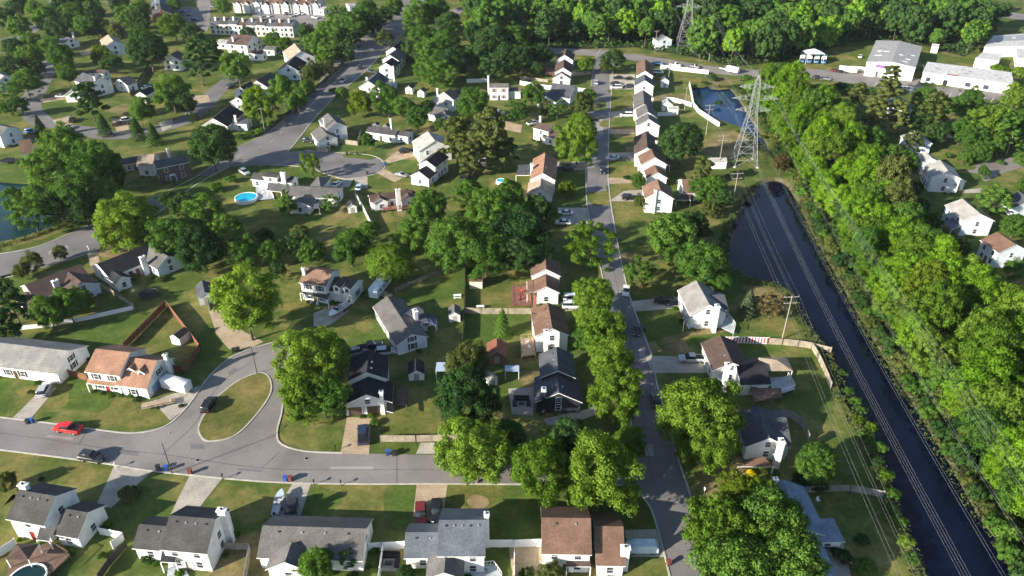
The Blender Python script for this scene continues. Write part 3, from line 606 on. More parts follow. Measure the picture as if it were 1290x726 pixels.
    if solar:
        bi, s0, s1 = solar; b = B[bi]; T = b['T']; s = 1 if s1 > 0 else -1; mb = MB()
        for k in range(5):
            x = -b['L'] / 2 * 0.75 + b['L'] * 0.75 * k / 5
            for y0, y1 in ((0.12, 0.48), (0.5, 0.86)):
                w = b['W'] / 2; q = [T(x, s * w * y0, b['hr'] - b['p'] * w * y0 + 0.3), T(x + b['L'] * 0.14, s * w * y0, b['hr'] - b['p'] * w * y0 + 0.3), T(x + b['L'] * 0.14, s * w * y1, b['hr'] - b['p'] * w * y1 + 0.3), T(x, s * w * y1, b['hr'] - b['p'] * w * y1 + 0.3)]
                mb.slab(q if s < 0 else q[::-1], 0.05)
        mb.build('solar_panel', glassmat('solar_glass', (0.012, 0.014, 0.03)), roofs[bi])
    return root

H = house
# --- bottom row
H('the bottom left white house', 'white two-storey house with dark grey roof in the bottom left corner, brown deck behind', 'dkgrey', 'white',
  [(24, 618, 71, 626, (64, 664), 4.6, 0.62), (86, 643, 112, 646, (106, 679), 2.9, 0.6)], chim=[(29, 611, 7.6, 'w')], vents=[(0, 4), (1, 2)], deck=[([(14, 700), (60, 684), (88, 700), (60, 726), (8, 726)], 0.8, M_DECKBROWN, (1, 2))], porch=[([(50, 664, 3.6), (64, 668, 3.6), (62, 682, 2.7), (46, 680, 2.7)], 'dkgrey', (2, 3))])
H('the grey-roofed white chimney house', 'white two-storey house with dark grey roof and tall side chimney, lower left wing, bottom row', 'dkgrey', 'white',
  [(214, 650, 272, 655, (262, 698), 4.7, 0.62), (176, 661, 210, 664, (190, 693), 2.9, 0.58)], chim=[(279, 643, 7.4, 'w')], vents=[(0, 4), (1, 2)], porch=[([(204, 693, 3.1), (222, 694, 3.1), (221, 709, 2.6), (202, 708, 2.6)], 'black', (2, 3))], deck=[([(212, 712), (232, 712), (238, 726), (210, 728)], 0.4, M_DECKGREY, ())])
H('the long grey ranch', 'long white ranch house under one grey roof, small gable to the rear, bottom row', 'grey', 'white',
  [(331, 663, 462, 667, (456, 707), 2.9, 0.58), (366, 690, 359, 708, 6.0, 2.9, 0.58)], vents=[(0, 4)])
H('the blue-grey roofed house', 'white house with weathered blue-grey roof, lower wing left, bay and deck behind, bottom row', 'blue', 'white',
  [(553, 656, 612, 656, (611, 701), 4.7, 0.58), (511, 671, 551, 672, (512, 703), 2.9, 0.58), (561, 702, 560, 722, 5.0, 3.2, 0.5, {'roof': 'grey'})], chim=[(613, 648, 7.6, 's')], vents=[(0, 5), (1, 2)], garage=[(1, 2, 0.0, 4.6, 'white')], deck=[([(588, 716), (622, 712), (632, 726), (600, 732)], 0.6, M_DECKGREY, (0, 1))])
H('the brown-roofed bottom house', 'white house with brown shingle roofs in two parts by the road bend, bottom row', 'brown', 'white',
  [(682, 653, 744, 654, (690, 698), 4.7, 0.58), (755, 664, 785, 664, (770, 713), 2.9, 0.55)], chim=[(788, 690, 5.2, 'w')], vents=[(0, 2)], porch=[([(712, 700, 3.0), (744, 700, 3.0), (744, 714, 2.5), (714, 714, 2.5)], 'dkbrown', (2, 3))])
# --- right of the canal road
H('the blue-roofed riverside house', 'white house with sky-tinted blue roof half hidden under big trees, sunroom beside the canal', 'skylit', 'white',  # pale blue of this roof is sky light painted into its shingles
  [(985, 605, 1014, 668, (1024, 636), 3.0, 0.45), (1004, 662, 1034, 726, (1046, 706), 3.0, 0.45), (1026, 664, 1058, 664, (1058, 680), 2.8, 0.4, {'hip': True})], chim=[(977, 604, 5.6, 's')])
H('the white house with gravel drive', 'white gabled house with slate roof, large chimney and brown front porch, right of the road', 'slate', 'white',
  [(954, 512, 970, 553, ((938, 575), (995, 573)), 3.3, 0.55), (958, 528, 990, 526, 9.0, 3.0, 0.5)], chim=[(985, 556, 6.2, 'w')], porch=[([(945, 577, 3.0), (963, 576, 3.0), (974, 588, 2.5), (929, 588, 2.5)], 'brown', (2, 3))])
H('the house with striped fence', 'white split-level house with brown roof, tall chimney and gazebo wing, red and white fence behind', 'dkbrown', 'white',
  [(907, 423, 923, 458, ((896, 465), (948, 474)), 3.4, 0.5), (932, 462, 964, 459, 8.0, 2.9, 0.4, {'roof': 'black'})], chim=[(917, 460, 7.2, 'w')], vents=[(0, 2)],
  porch=[([(886, 432, 3.2), (906, 424, 4.2), (911, 434, 4.2), (893, 442, 3.2)], 'grey', ())], deck=[([(945, 489), (984, 489), (986, 500), (950, 506)], 1.8, M_DECKBROWN, (2, 3)), ([(968, 476), (992, 474), (1001, 490), (984, 496), (972, 490)], 1.2, M_DECKGREY, (1, 2))])
H('the pale grey-roofed canal house', 'white house with pale grey roof, broad front gable and chimney, standing by the canal bend', 'pale', 'white',
  [(877, 354, 894, 385, (869, 397), 4.2, 0.6), (888, 374, 912, 371, 7.0, 4.0, 0.45, {'roof': 'slate'})], chim=[(904, 386, 7.0, 'w')], porch=[([(858, 373, 3.1), (864, 371, 3.4), (872, 400, 3.4), (862, 404, 3.1)], 'blue', (0, 3))], deck=[([(907, 412), (916, 398), (926, 412), (924, 420)], 0.9, M_DECKGREY, (1, 2))])
# --- left side of the canal road
H('the brown-roofed red deck house', 'white house with brown roof in two steps and red deck, beside the tree-lined road', 'brown', 'white',
  [(687, 322, 688, 340, ((669, 354), (707, 350)), 4.6, 0.55), (687, 346, 689, 362, ((677, 366), (712, 373)), 3.4, 0.55)], chim=[(674, 372, 6.0, 'b')], dorm=[], deck=[([(645, 361), (667, 360), (670, 384), (645, 385)], 0.6, M_DECKRED, (0, 2, 3))], porch=[([(664, 354, 3.2), (671, 352, 3.6), (673, 366, 3.6), (664, 370, 3.2)], 'brown', (0, 3))])
H('the brown-roofed tan deck house', 'white gabled house with reddish brown roof, white chimney and tan deck at its left side', 'brown', 'white',
  [(690, 382, 696, 415, ((673, 427), (717, 426)), 4.5, 0.5), (672, 396, 684, 396, 6.0, 3.8, 0.4)], chim=[(688, 418, 7.4, 'w')], vents=[(0, 3)], deck=[([(656, 427), (672, 425), (675, 447), (657, 449)], 1.0, M_DECKTAN, (0, 2, 3))])
H('the dark navy house', 'dark navy sided house with slate blue roof and white trim, deck and patio beside it', 'slate', 'navy',
  [(701, 438, 703, 468, ((681, 479), (726, 478)), 4.6, 0.52), (703, 468, 703.5, 496, ((672.5, 511), (733, 511)), 2.9, 0.52)], chim=[(685, 491, 6.0, 'd')], vents=[(0, 3), (1, 2)])
H('the black-roofed double-garage house', 'white house with black roof and two brown garage doors facing the street', 'black', 'white',
  [(465, 442, 462, 470, ((440, 482), (490, 484)), 4.6, 0.5), (464, 476, 461.5, 498, ((432, 515), (495, 512)), 2.9, 0.5)], chim=[(480, 494, 5.6, 's')], vents=[(0, 3)], garage=[(1, 0, -2.6, 2.6, 'brown'), (1, 0, 1.0, 2.6, 'brown')], porch=[([(487, 505, 2.8), (495, 509, 2.6), (495, 520, 2.6), (487, 518, 2.8)], 'black', ())], deck=[([(499, 489), (512, 489), (512, 511), (499, 511)], 0.5, M_DECKBROWN, (0, 1))])
H('the big grey-roofed blue house', 'pale blue house with one broad grey roof and white chimney in a shaded back yard', 'grey', 'paleblue',
  [(488, 374, 519, 422, ((491, 425), (540, 427)), 2.9, 0.5), (512, 396, 532, 390, 6.5, 2.9, 0.35, {'roof': 'slate'})], chim=[(523, 392, 5.6, 'w')], shut='dark', porch=[([(530, 396, 2.7), (546, 396, 2.5), (550, 406, 2.4), (536, 412, 2.6)], 'slate', (1, 2))])
H('the two-dormer house with boat', 'white two-part house with brown roof and two small dormers, boat parked in front', 'dkbrown', 'white',
  [(385, 338, 419, 343, (415, 362), 5.2, 0.5, {'roof': 'rust'}), (422, 349, 449, 355, (443, 372), 3.1, 0.6)], chim=[(382, 338, 8.0, 's')], dorm=[(1, 424, 365), (1, 437, 367)], garage=[(1, 3, 0.0, 4.6, 'white')], porch=[([(380, 362, 2.9), (416, 370, 2.9), (413, 378, 2.4), (378, 369, 2.4)], 'dkgrey', (2, 3))], shut='blue')
# --- left, round the island
H('the orange-roofed dormer house', 'white cape house with orange brown roof and twin dormers beside the curved street', 'orange', 'white',
  [(121, 440, 164, 445, (150, 474), 4.9, 0.5), (163, 451, 198, 455, (184, 490), 3.0, 0.62)], chim=[(208, 447, 6.6, 's')], dorm=[(1, 166, 470), (1, 178, 473)], garage=[(1, 0, 1.4, 2.6, 'blue'), (1, 0, -2.2, 2.6, 'blue')], porch=[([(111, 476, 2.9), (152, 481, 2.9), (150, 488, 2.4), (109, 483, 2.4)], 'orange', (2, 3))], shut='dark')
H('the long pale-roofed ranch', 'long white ranch house with pale roof cut by the left edge of the picture', 'pale', 'white',
  [(-22, 430, 88, 443, (75, 472), 2.9, 0.45)], shut='dark', garage=[(0, 3, 7.5, 4.4, 'white')])
H('the black-roofed road house', 'white ranch house with near black roof, white chimney and rear wing by the wide road', 'black', 'white',
  [(121, 329, 190, 302, (140, 349), 2.9, 0.5), (192, 311, 211, 324, 7.0, 2.9, 0.55, {'roof': 'grey', 'wall': 'paleblue'}), (146, 342, 152, 350, 3.4, 2.7, 0.6)], chim=[(179, 324, 5.2, 'w')])
H('the purple-brown roofed house', 'ranch house with purple brown roof, white chimney and shrubs behind, along the wide road', 'dkbrown', 'white',
  [(28, 352, 99, 326, (42, 380), 2.9, 0.5), (86, 342, 103, 357, 7.0, 2.9, 0.55, {'wall': 'paleblue'}), (36, 368, 40, 380, 4.0, 2.8, 0.6)], chim=[(69, 354, 5.2, 'w')])
H('the dark brick house', 'dark brick two-storey house with slate roof, white porch steps and white gabled wing', 'slate', 'brick',
  [(191, 194, 232, 186, (201, 212), 5.4, 0.5), (174, 196, 192, 195, 8.0, 4.0, 0.5, {'roof': 'tan', 'wall': 'white'})], chim=[(211, 188, 8.6, 's')], porch=[([(211, 214, 2.8), (216, 212, 2.8), (221, 220, 2.4), (214, 222, 2.4)], M_TRIM, (2, 3))])
H('the shaded dark-roofed house', 'low house with dark slate roof in the shade of a large tree group', 'slate', 'grey', [(147, 191, 181, 185, (160, 207), 2.9, 0.5)])
H('the house with round pool', 'white house with grey roof, long rear dormer and round blue pool in the yard', 'dkgrey', 'white',
  [(317, 206, 369, 211, (357, 230), 2.9, 0.55), (334, 219, 352, 221, 3.2, 4.4, 0.15, {'ext': 0.0})], chim=[(356, 218, 6.2, 'w')], deck=[([(322, 236), (338, 236), (345, 250), (324, 252)], 0.5, M_DECKGREY, (1,))], porch=[([(338, 230, 2.9), (358, 232, 2.9), (354, 242, 2.4), (336, 240, 2.4)], 'grey', (2, 3))])
H('the grey-roofed cul-de-sac house', 'white house with wide weathered grey roofs and hipped garage by the cul-de-sac', 'grey', 'white',
  [(367, 235, 427, 238, (405, 250), 3.0, 0.4), (394, 222, 406, 224, 9.0, 3.0, 0.45, {'hip': True}), (381, 246, 379, 255, 6.0, 2.8, 0.4)], porch=[([(385, 254, 2.8), (402, 254, 2.8), (402, 262, 2.4), (384, 262, 2.4)], 'blue', (2, 3))])
H('the brown-roofed red deck cul-de-sac house', 'white house with brown roof, tall white chimney and red deck near the cul-de-sac', 'dkbrown', 'white',
  [(463, 234, 517, 227, (470, 252), 3.0, 0.55), (477, 244, 479, 251, 4.0, 2.8, 0.6), (509, 240, 518, 248, 5.0, 2.8, 0.4)], chim=[(501, 239, 7.0, 'w')], deck=[([(484, 256), (514, 254), (516, 262), (482, 265)], 0.9, M_DECKRED, (1, 2, 3))])
H('the pair of steep black roofs', 'white house with two steep black roofs stepping down towards the cul-de-sac', 'black', 'white',
  [(537, 203, 554, 190, (549, 211), 5.0, 0.6), (527, 217, 539, 209, (538, 227), 3.0, 0.6)])
H('the pale metal-roofed house', 'white house with pale grey roof at the head of the cul-de-sac beside pines', 'light', 'white',
  [(539, 166, 548, 178, (519, 179), 4.8, 0.5)])
H('the tan-fenced corner house', 'white two-storey house with grey roof and tan fence on the boulevard corner', 'grey', 'white',
  [(413, 143, 424, 155, (404, 155), 4.9, 0.55), (405, 160, 411, 170, (396, 174), 3.0, 0.55)], chim=[(408, 150, 8.0, 's')])
H('the grey house with white dormers', 'white house with dark grey roof and two white dormers facing the cul-de-sac', 'dkgrey', 'white',
  [(463, 149, 500, 154, (494, 170), 3.0, 0.55), (500, 154, 516, 157, (507, 171), 2.9, 0.5, {'wall': 'paleblue'})], dorm=[(0, 476, 158), (0, 489, 160)], chim=[(492, 150, 6.4, 's')])
# --- row along the boulevard
H('the lowest boulevard row house', 'white gabled house with slate roof, lowest of four along the boulevard', 'slate', 'white', [(464, 103, 477, 91, (481, 109), 4.6, 0.6)], chim=[(462, 98, 6.4, 's')], deck=[([(485, 104), (500, 104), (500, 112), (484, 112)], 1.0, M_DECKGREY, (0, 1, 2))])
H('the second boulevard row house', 'white house with steep black roof, second from the bottom along the boulevard', 'black', 'white', [(486, 80, 494, 73, (497, 86), 4.9, 0.6)], chim=[(495, 84, 7.4, 's')])
H('the third boulevard row house', 'white house with pale sunlit gable, third from the bottom along the boulevard', 'grey', 'white', [(491, 70, 500, 62, (501, 78), 4.9, 0.6)])
H('the topmost boulevard row house', 'white house with black roof and sunlit gable, topmost of four along the boulevard', 'black', 'white', [(495, 60, 505, 52, (504, 68), 4.9, 0.6)])
# --- middle cluster
H('the black-roofed middle house', 'white gabled house with black roof beside the white back fence', 'black', 'white', [(570, 104, 586, 99, (577, 117), 4.9, 0.6)])
H('the steep-roofed middle house', 'white house with steep dark roof and side chimney beside two small sheds', 'dkgrey', 'white', [(559, 114, 568, 109, (572, 126), 4.9, 0.6), (553, 121, 562, 126, (541, 131), 3.0, 0.5, {'roof': 'light'})], chim=[(551, 112, 7.6, 's')])
H('the light blue middle house', 'pale blue house with grey roof and front gable below two steep white gables', 'grey', 'paleblue', [(545, 137, 565, 140, (557, 147), 3.0, 0.5), (559, 138, 562, 145, 7.0, 3.0, 0.5)])
H('the white colonial', 'white two-storey colonial with grey roof and window rows, garage wing on its right', 'grey', 'white', [(616, 97, 641, 97, (630, 107), 5.4, 0.5), (641, 102, 656, 102, (650, 112), 3.2, 0.5)], shut='pink', chim=[(615, 96, 8.4, 's')], garage=[(1, 3, 0.5, 4.6, 'white')])
H('the far white gabled house', 'white gabled house with dark roof at the far end of the road, left side', 'dkbrown', 'white', [(714, 62, 711.5, 70, ((700, 77), (722, 78)), 4.9, 0.6)])
H('the stepped white gables', 'white house with two dark brown gables stepping down beside the road, left side', 'dkbrown', 'white', [(711, 75, 709.5, 86, ((698, 92), (720, 95)), 4.9, 0.6), (708.5, 88, 707, 93, ((700, 94), (721, 103)), 3.2, 0.6)], deck=[([(688, 86), (697, 85), (698, 94), (687, 94)], 0.8, M_DECKRED, (0, 2, 3))])
H('the blue gabled house', 'pale blue house with slate roof behind a white fence and street trees', 'slate', 'paleblue', [(696, 112, 724, 115, (718, 124), 3.0, 0.55), (696, 112, 690, 122, 8.0, 2.9, 0.5)])
H('the brown-topped white house', 'white two-storey house with brown roof among trees left of the road', 'dkbrown', 'white', [(677, 149, 697, 154, (690, 166), 4.9, 0.5), (697, 160, 708, 164, (702, 177), 3.0, 0.5)], chim=[(681, 147, 8.4, 's')])
H('the tan-roofed roadside house', 'white house with long tan brown roof and black right slope, left of the road', 'orange', 'white', [(687, 193, 684, 219, ((665, 228), (697.5, 231)), 4.7, 0.58), (681, 224, 681, 239, ((664, 243), (697, 248)), 3.1, 0.58, {'roof': 'tan'})], chim=[(670, 207, 6.6, 'w')], vents=[(0, 2)], porch=[([(653, 208, 3.0), (668, 207, 3.2), (667, 221, 3.2), (650, 221, 3.0)], 'slate', (0, 3))])
# --- right row of the canal road
H('the farthest right row house', 'white house with brown roof, farthest of the row right of the road', 'brown', 'white', [(812.5, 75, 813, 90, ((801, 98), (822.5, 97)), 4.9, 0.6)])
H('the second right row house', 'tall white gable with small grey roof, second of the row right of the road', 'slate', 'white', [(812, 94, 812.5, 102, ((798, 108), (823, 110)), 4.6, 0.6)])
H('the third right row house', 'white gable with plain grey roof, third of the row right of the road', 'grey', 'white', [(810, 114, 811.5, 132, ((797.5, 137), (822, 135)), 4.6, 0.6)], chim=[(822, 124, 6.0, 's')])
H('the double-stepped right row house', 'white house with two grey stepped roofs and sunlit gable, mid row right of the road', 'grey', 'white', [(814, 132, 816.5, 142, ((802, 151), (827, 147)), 4.8, 0.6), (816.5, 144.5, 817.5, 151, ((799, 158), (828, 154)), 4.2, 0.6)])
H('the dark-roofed right row house', 'white house with dark brown grey roof below the double-stepped roofs, right of the road', 'dkbrown', 'white', [(814, 166, 815.5, 187, ((798, 194), (828, 190)), 4.6, 0.6)], chim=[(827, 178, 6.0, 's')])
H('the reddish stepped right row house', 'white house with two reddish brown stepped roofs, right of the road', 'brown', 'white', [(820.5, 188, 825, 199, ((807.5, 207), (843, 212)), 4.9, 0.6), (826, 209, 828, 218, ((812, 223), (839, 224)), 3.2, 0.6)], porch=[([(835, 201, 3.0), (844, 200, 3.0), (844, 208, 2.6), (838, 209, 2.6)], 'brown', (1, 2))])
H('the nearest right row house', 'white house with tan roof and tall plain gable, nearest of the right row', 'rust', 'white', [(828, 226, 832, 241, ((811, 243), (850, 251)), 4.8, 0.6)], chim=[(826, 240, 7.4, 's')])
H('the brown garage by the poles', 'small brown-roofed white garage with porch beside the nearest right row house', 'brown', 'white', [(858, 230, 880, 230, (876, 244), 2.9, 0.5)], porch=[([(852, 244, 2.6), (870, 244, 2.8), (870, 252, 2.4), (852, 252, 2.4)], 'dkbrown', (2, 3))], name='garage', cat='garage')
# --- beyond the canal wood
H('the white house beyond the wood', 'large white house with pale roof and porch wing beyond the canal wood', 'light', 'white', [(1184, 202, 1195, 217, (1172, 222), 5.0, 0.5), (1203, 223, 1211, 226, 5.0, 3.0, 0.5, {'roof': 'grey'})], dorm=[])
H('the small pale-roofed house', 'white house with pale roof tucked between trees above the large white house', 'light', 'white', [(1166, 192, 1174, 200, (1158, 200), 4.6, 0.5)])
H('the grey house in the trees', 'pale house with grey roof almost hidden among olive trees beyond the wood', 'pale', 'paleblue', [(1152, 165, 1161, 174, 8.0, 4.0, 0.5)])
H('the solar panel house', 'pale blue house with pale roof carrying dark solar panels beyond the canal wood', 'light', 'paleblue', [(1212, 251, 1236, 271, (1196, 264), 4.8, 0.45)], solar=(0, 0, 1), porch=[([(1188, 280, 3.0), (1204, 272, 3.2), (1214, 284, 3.2), (1198, 290, 3.0)], 'blue', (0, 3))])
H('the brown-roofed right edge house', 'pale house with brown roof at the right edge beyond the canal wood', 'brown', 'paleblue', [(1256, 293, 1280, 309, (1238, 305), 4.9, 0.5)])
H('the blue-roofed edge house', 'house with slate blue roof partly behind a round tree at the right edge', 'slate', 'paleblue', [(1283, 242, 1300, 252, 9.0, 3.2, 0.5)])
H('the house under the lot trees', 'small pale house with blue-grey roof under trees below the commercial lot', 'blue', 'paleblue', [(1131, 121, 1137, 132, 8.0, 3.4, 0.5)])
# --- upper left quarter
H('the brown and slate roofed house', 'white house of three stepped brown and slate roofs in the upper left', 'slate', 'white', [(104, 91, 126, 98, (99, 104), 4.9, 0.55), (112, 79, 129, 80, (124, 91), 4.6, 0.5, {'roof': 'dkbrown'}), (92, 113, 102, 104, 8.0, 3.2, 0.55)], chim=[(119, 97, 8.0, 's')])
H('the tan roof blue gable house', 'house with tan roof and pale blue end wall among trees, upper left', 'tan', 'paleblue', [(136, 44, 143, 52, (128, 54), 4.9, 0.5)])
H('the small white upper house', 'small white house with blue-grey roof and white chimney, upper left among dark trees', 'blue', 'white', [(79, 46, 89, 48, (84, 56), 3.2, 0.5)], chim=[(91, 41, 7.0, 's')])
H('the sunlit lone gable house', 'white gabled house with dark brown right slope standing alone between large trees, upper left', 'dkbrown', 'white', [(214, 69, 224, 64, 8.5, 4.9, 0.6)])
H('the left edge upper house', 'pale house with blue-white roof cut by the left edge, upper left', 'light', 'paleblue', [(-14, 88, 6, 96, 9.0, 4.0, 0.5)])
H('the white left edge house', 'white house with grey roof and large blue-white gable at the left edge', 'grey', 'paleblue', [(-10, 156, 11, 161, (2, 172), 4.8, 0.45), (28, 184, 40, 182, (34, 194), 3.0, 0.5, {'roof': 'brown'})])
H('the dark house beside brown roofs', 'white house with dark brown stepped roofs below the townhouse row', 'dkbrown', 'white', [(294, 49, 320, 51, (314, 58), 4.9, 0.5), (315, 56, 332, 57, (328, 65), 3.4, 0.5)], chim=[(293, 47, 8.0, 's')])
H('the white hedge-side shed house', 'low white house with flat-looking roof left of the dark brown stepped roofs', 'light', 'white', [(276, 50, 292, 51, 6.0, 3.0, 0.3)])
H('the tan roof boulevard house', 'house with tan roof and dark right slope beside the boulevard trees', 'tan', 'white', [(371, 55, 379, 65, (356, 66), 4.4, 0.55)], chim=[(389, 62, 6.0, 's')])
H('the blue gable boulevard house', 'pale blue gabled house with black roof just below the tan roof house', 'black', 'paleblue', [(362, 82, 372, 71, (381, 86), 4.0, 0.6), (374, 69, 390, 72, 6.0, 3.0, 0.3, {'roof': 'light'})])
H('the lower of two white gables', 'white gabled house with black roof half behind a round street tree', 'black', 'white', [(299, 125, 312, 116, (313, 128), 3.4, 0.6)])
H('the upper of two white gables', 'white gabled house with black roof next to the road fork, above its twin', 'black', 'white', [(303, 113, 316, 105, (322, 112), 3.4, 0.6)])
H('the gable beside the hedge trees', 'white gabled house with dark roof between the twin gables and boulevard trees', 'dkgrey', 'white', [(324, 106, 341, 95, (346, 104), 3.4, 0.6)])
H('the black-roofed rear deck house', 'white house with black roof and rear deck on the boulevard bend', 'black', 'white', [(268, 149, 290, 132, (286, 160), 3.0, 0.6), (296, 150, 314, 150, 5.0, 2.8, 0.4, {'roof': 'slate'})], chim=[(296, 146, 5.6, 's')])
H('the black roof by the tall maple', 'white house with black roof partly hidden by the large tree, upper left', 'black', 'white', [(176, 117, 189, 110, (186, 120), 3.2, 0.6)])
H('the white garage by the slate gable', 'low white garage with grey roof between two gabled houses and the terraces', 'grey', 'white', [(335, 58, 349, 59, 6.0, 2.8, 0.35)], name='garage', cat='garage')
H('the upper street end house', 'small white house with brown roof at the left of the upper left street', 'brown', 'white', [(20, 74, 32, 71, 7.0, 3.0, 0.5)])
H('the shaded street fork house', 'white house with slate roof in the shade below the upper left street', 'slate', 'white', [(150, 100, 163, 96, 8.0, 3.2, 0.55)])
H('the top right-angle white house', 'small white house at the edge of the boulevard trees near the top', 'light', 'white', [(402, 8, 412, 9, 7.0, 3.2, 0.3)])
H('the topmost small white house', 'small white house right of the townhouses, nearest the top edge', 'light', 'white', [(437, 5, 447, 4, 7.0, 3.2, 0.3)])
H('the house behind the far tall trees', 'pale house glimpsed behind the tall trees and pylon near the far road', 'slate', 'paleblue', [(832, 42, 838, 46, 8.0, 4.6, 0.5)])
# --- townhouse rows
def townhouses(label, lm, a, b, n, W, he, roofs, pitch, jut, wall='white', chimneys=True):
    hr = he + pitch * W / 2; A, Bq = G(a[0], a[1], hr), G(b[0], b[1], hr); th = math.atan2(Bq.y - A.y, Bq.x - A.x); L = math.hypot(Bq.x - A.x, Bq.y - A.y) / n; C = (A + Bq) / 2
    root = empty('townhouse_row', (C.x, C.y, 0), th, label, 'townhouses', 'townhouse rows'); HOUSES.append((lm, Vector((C.x, C.y, 0))))
    for i in range(n):
        x0 = (i - n / 2) * L; x1 = x0 + L - 0.02; j = (i % 2) * jut; dz = (i % 3) * 0.25; w = W / 2; mb = MB(); h, r = he + dz, hr + dz
        vs = [(x0, -w - j, 0), (x1, -w - j, 0), (x1, w, 0), (x0, w, 0), (x0, -w - j, h - j * pitch), (x1, -w - j, h - j * pitch), (x1, w, h), (x0, w, h), (x0, 0, r), (x1, 0, r)]
        mb.add(vs, [(0, 1, 5, 4), (1, 2, 6, 9, 5), (2, 3, 7, 6), (3, 0, 4, 8, 7)]); mb.build('wall', WALL(wall if wall != 'white' else ('grey', 'cream', 'paleblue', 'white')[(i * 5) % 4]), root)
        mb = MB(); o = 0.3
        mb.slab([(x0, 0, r + 0.15), (x0, -w - j - o, h - (j + o) * pitch + 0.15), (x1, -w - j - o, h - (j + o) * pitch + 0.15), (x1, 0, r + 0.15)], 0.13, 0, 1)
        mb.slab([(x1, 0, r + 0.153), (x1, w + o, h - o * pitch + 0.153), (x0, w + o, h - o * pitch + 0.153), (x0, 0, r + 0.153)], 0.13, 0, 1)
        ro = mb.build('roof', [ROOF(roofs[i % len(roofs)]), M_TRIM], root)
        mb = MB(); mb.box((x0 + L * 0.5, -w * 0.5, r - 0.2), (0.8, 0.8, 2.0))
        if chimneys: mb.build('chimney', WALL('white'), ro)
        if jut:
            mb = MB(); xm = x0 + L * 0.5; g = L * 0.28; yf = -w - j - 0.8
            mb.add([(xm - g, yf, 0), (xm + g, yf, 0), (xm + g, yf, h - 1), (xm - g, yf, h - 1), (xm, yf, h + 0.9), (xm - g, 0, 0), (xm + g, 0, 0), (xm + g, 0, h - 1), (xm - g, 0, h - 1), (xm, 0, h + 0.9)], [(0, 1, 2, 4, 3), (1, 6, 7, 2), (5, 0, 3, 8)])
            gb = mb.build('gable', WALL('white'), root); mb = MB()
            for s in (-1, 1): mb.slab([(xm, yf - 0.2, h + 1.06), (xm + s * (g + 0.25), yf - 0.2, h - 1.05), (xm + s * (g + 0.25), 0, h - 1.05), (xm, 0, h + 1.06)], 0.1, 0, 1)
            mb.build('roof', [ROOF(roofs[i % len(roofs)]), M_TRIM], gb)
        for z in (1.4, 4.0):
            for xx in (0.22, 0.78):
                mb = MB(); mb.box((x0 + L * xx, -w - j - 0.02, z), (1.2, 0.04, 1.4)); mb.build('window', M_GLASS, root)
    return root
townhouses('row of white terraced houses with dark roofs and small chimneys facing the boulevard trees', 'the lower townhouse row', (268, 22), (372, 26), 9, 9, 5.4, ['slate', 'dkgrey', 'slate', 'dkbrown'], 0.6, 0)
townhouses('row of terraced houses with projecting white gables and brown roofs along the top edge', 'the top townhouse row', (296, -4), (406, -2), 9, 10, 5.6, ['dkbrown', 'brown', 'dkgrey'], 0.55, 1.0)
townhouses('row of terraced houses seen end-on with slate stepped roofs, left of the parking lot', 'the end-on townhouse row', (196, -30), (203, 14), 6, 10, 5.4, ['slate', 'blue', 'dkgrey'], 0.55, 0, 'redbrick')
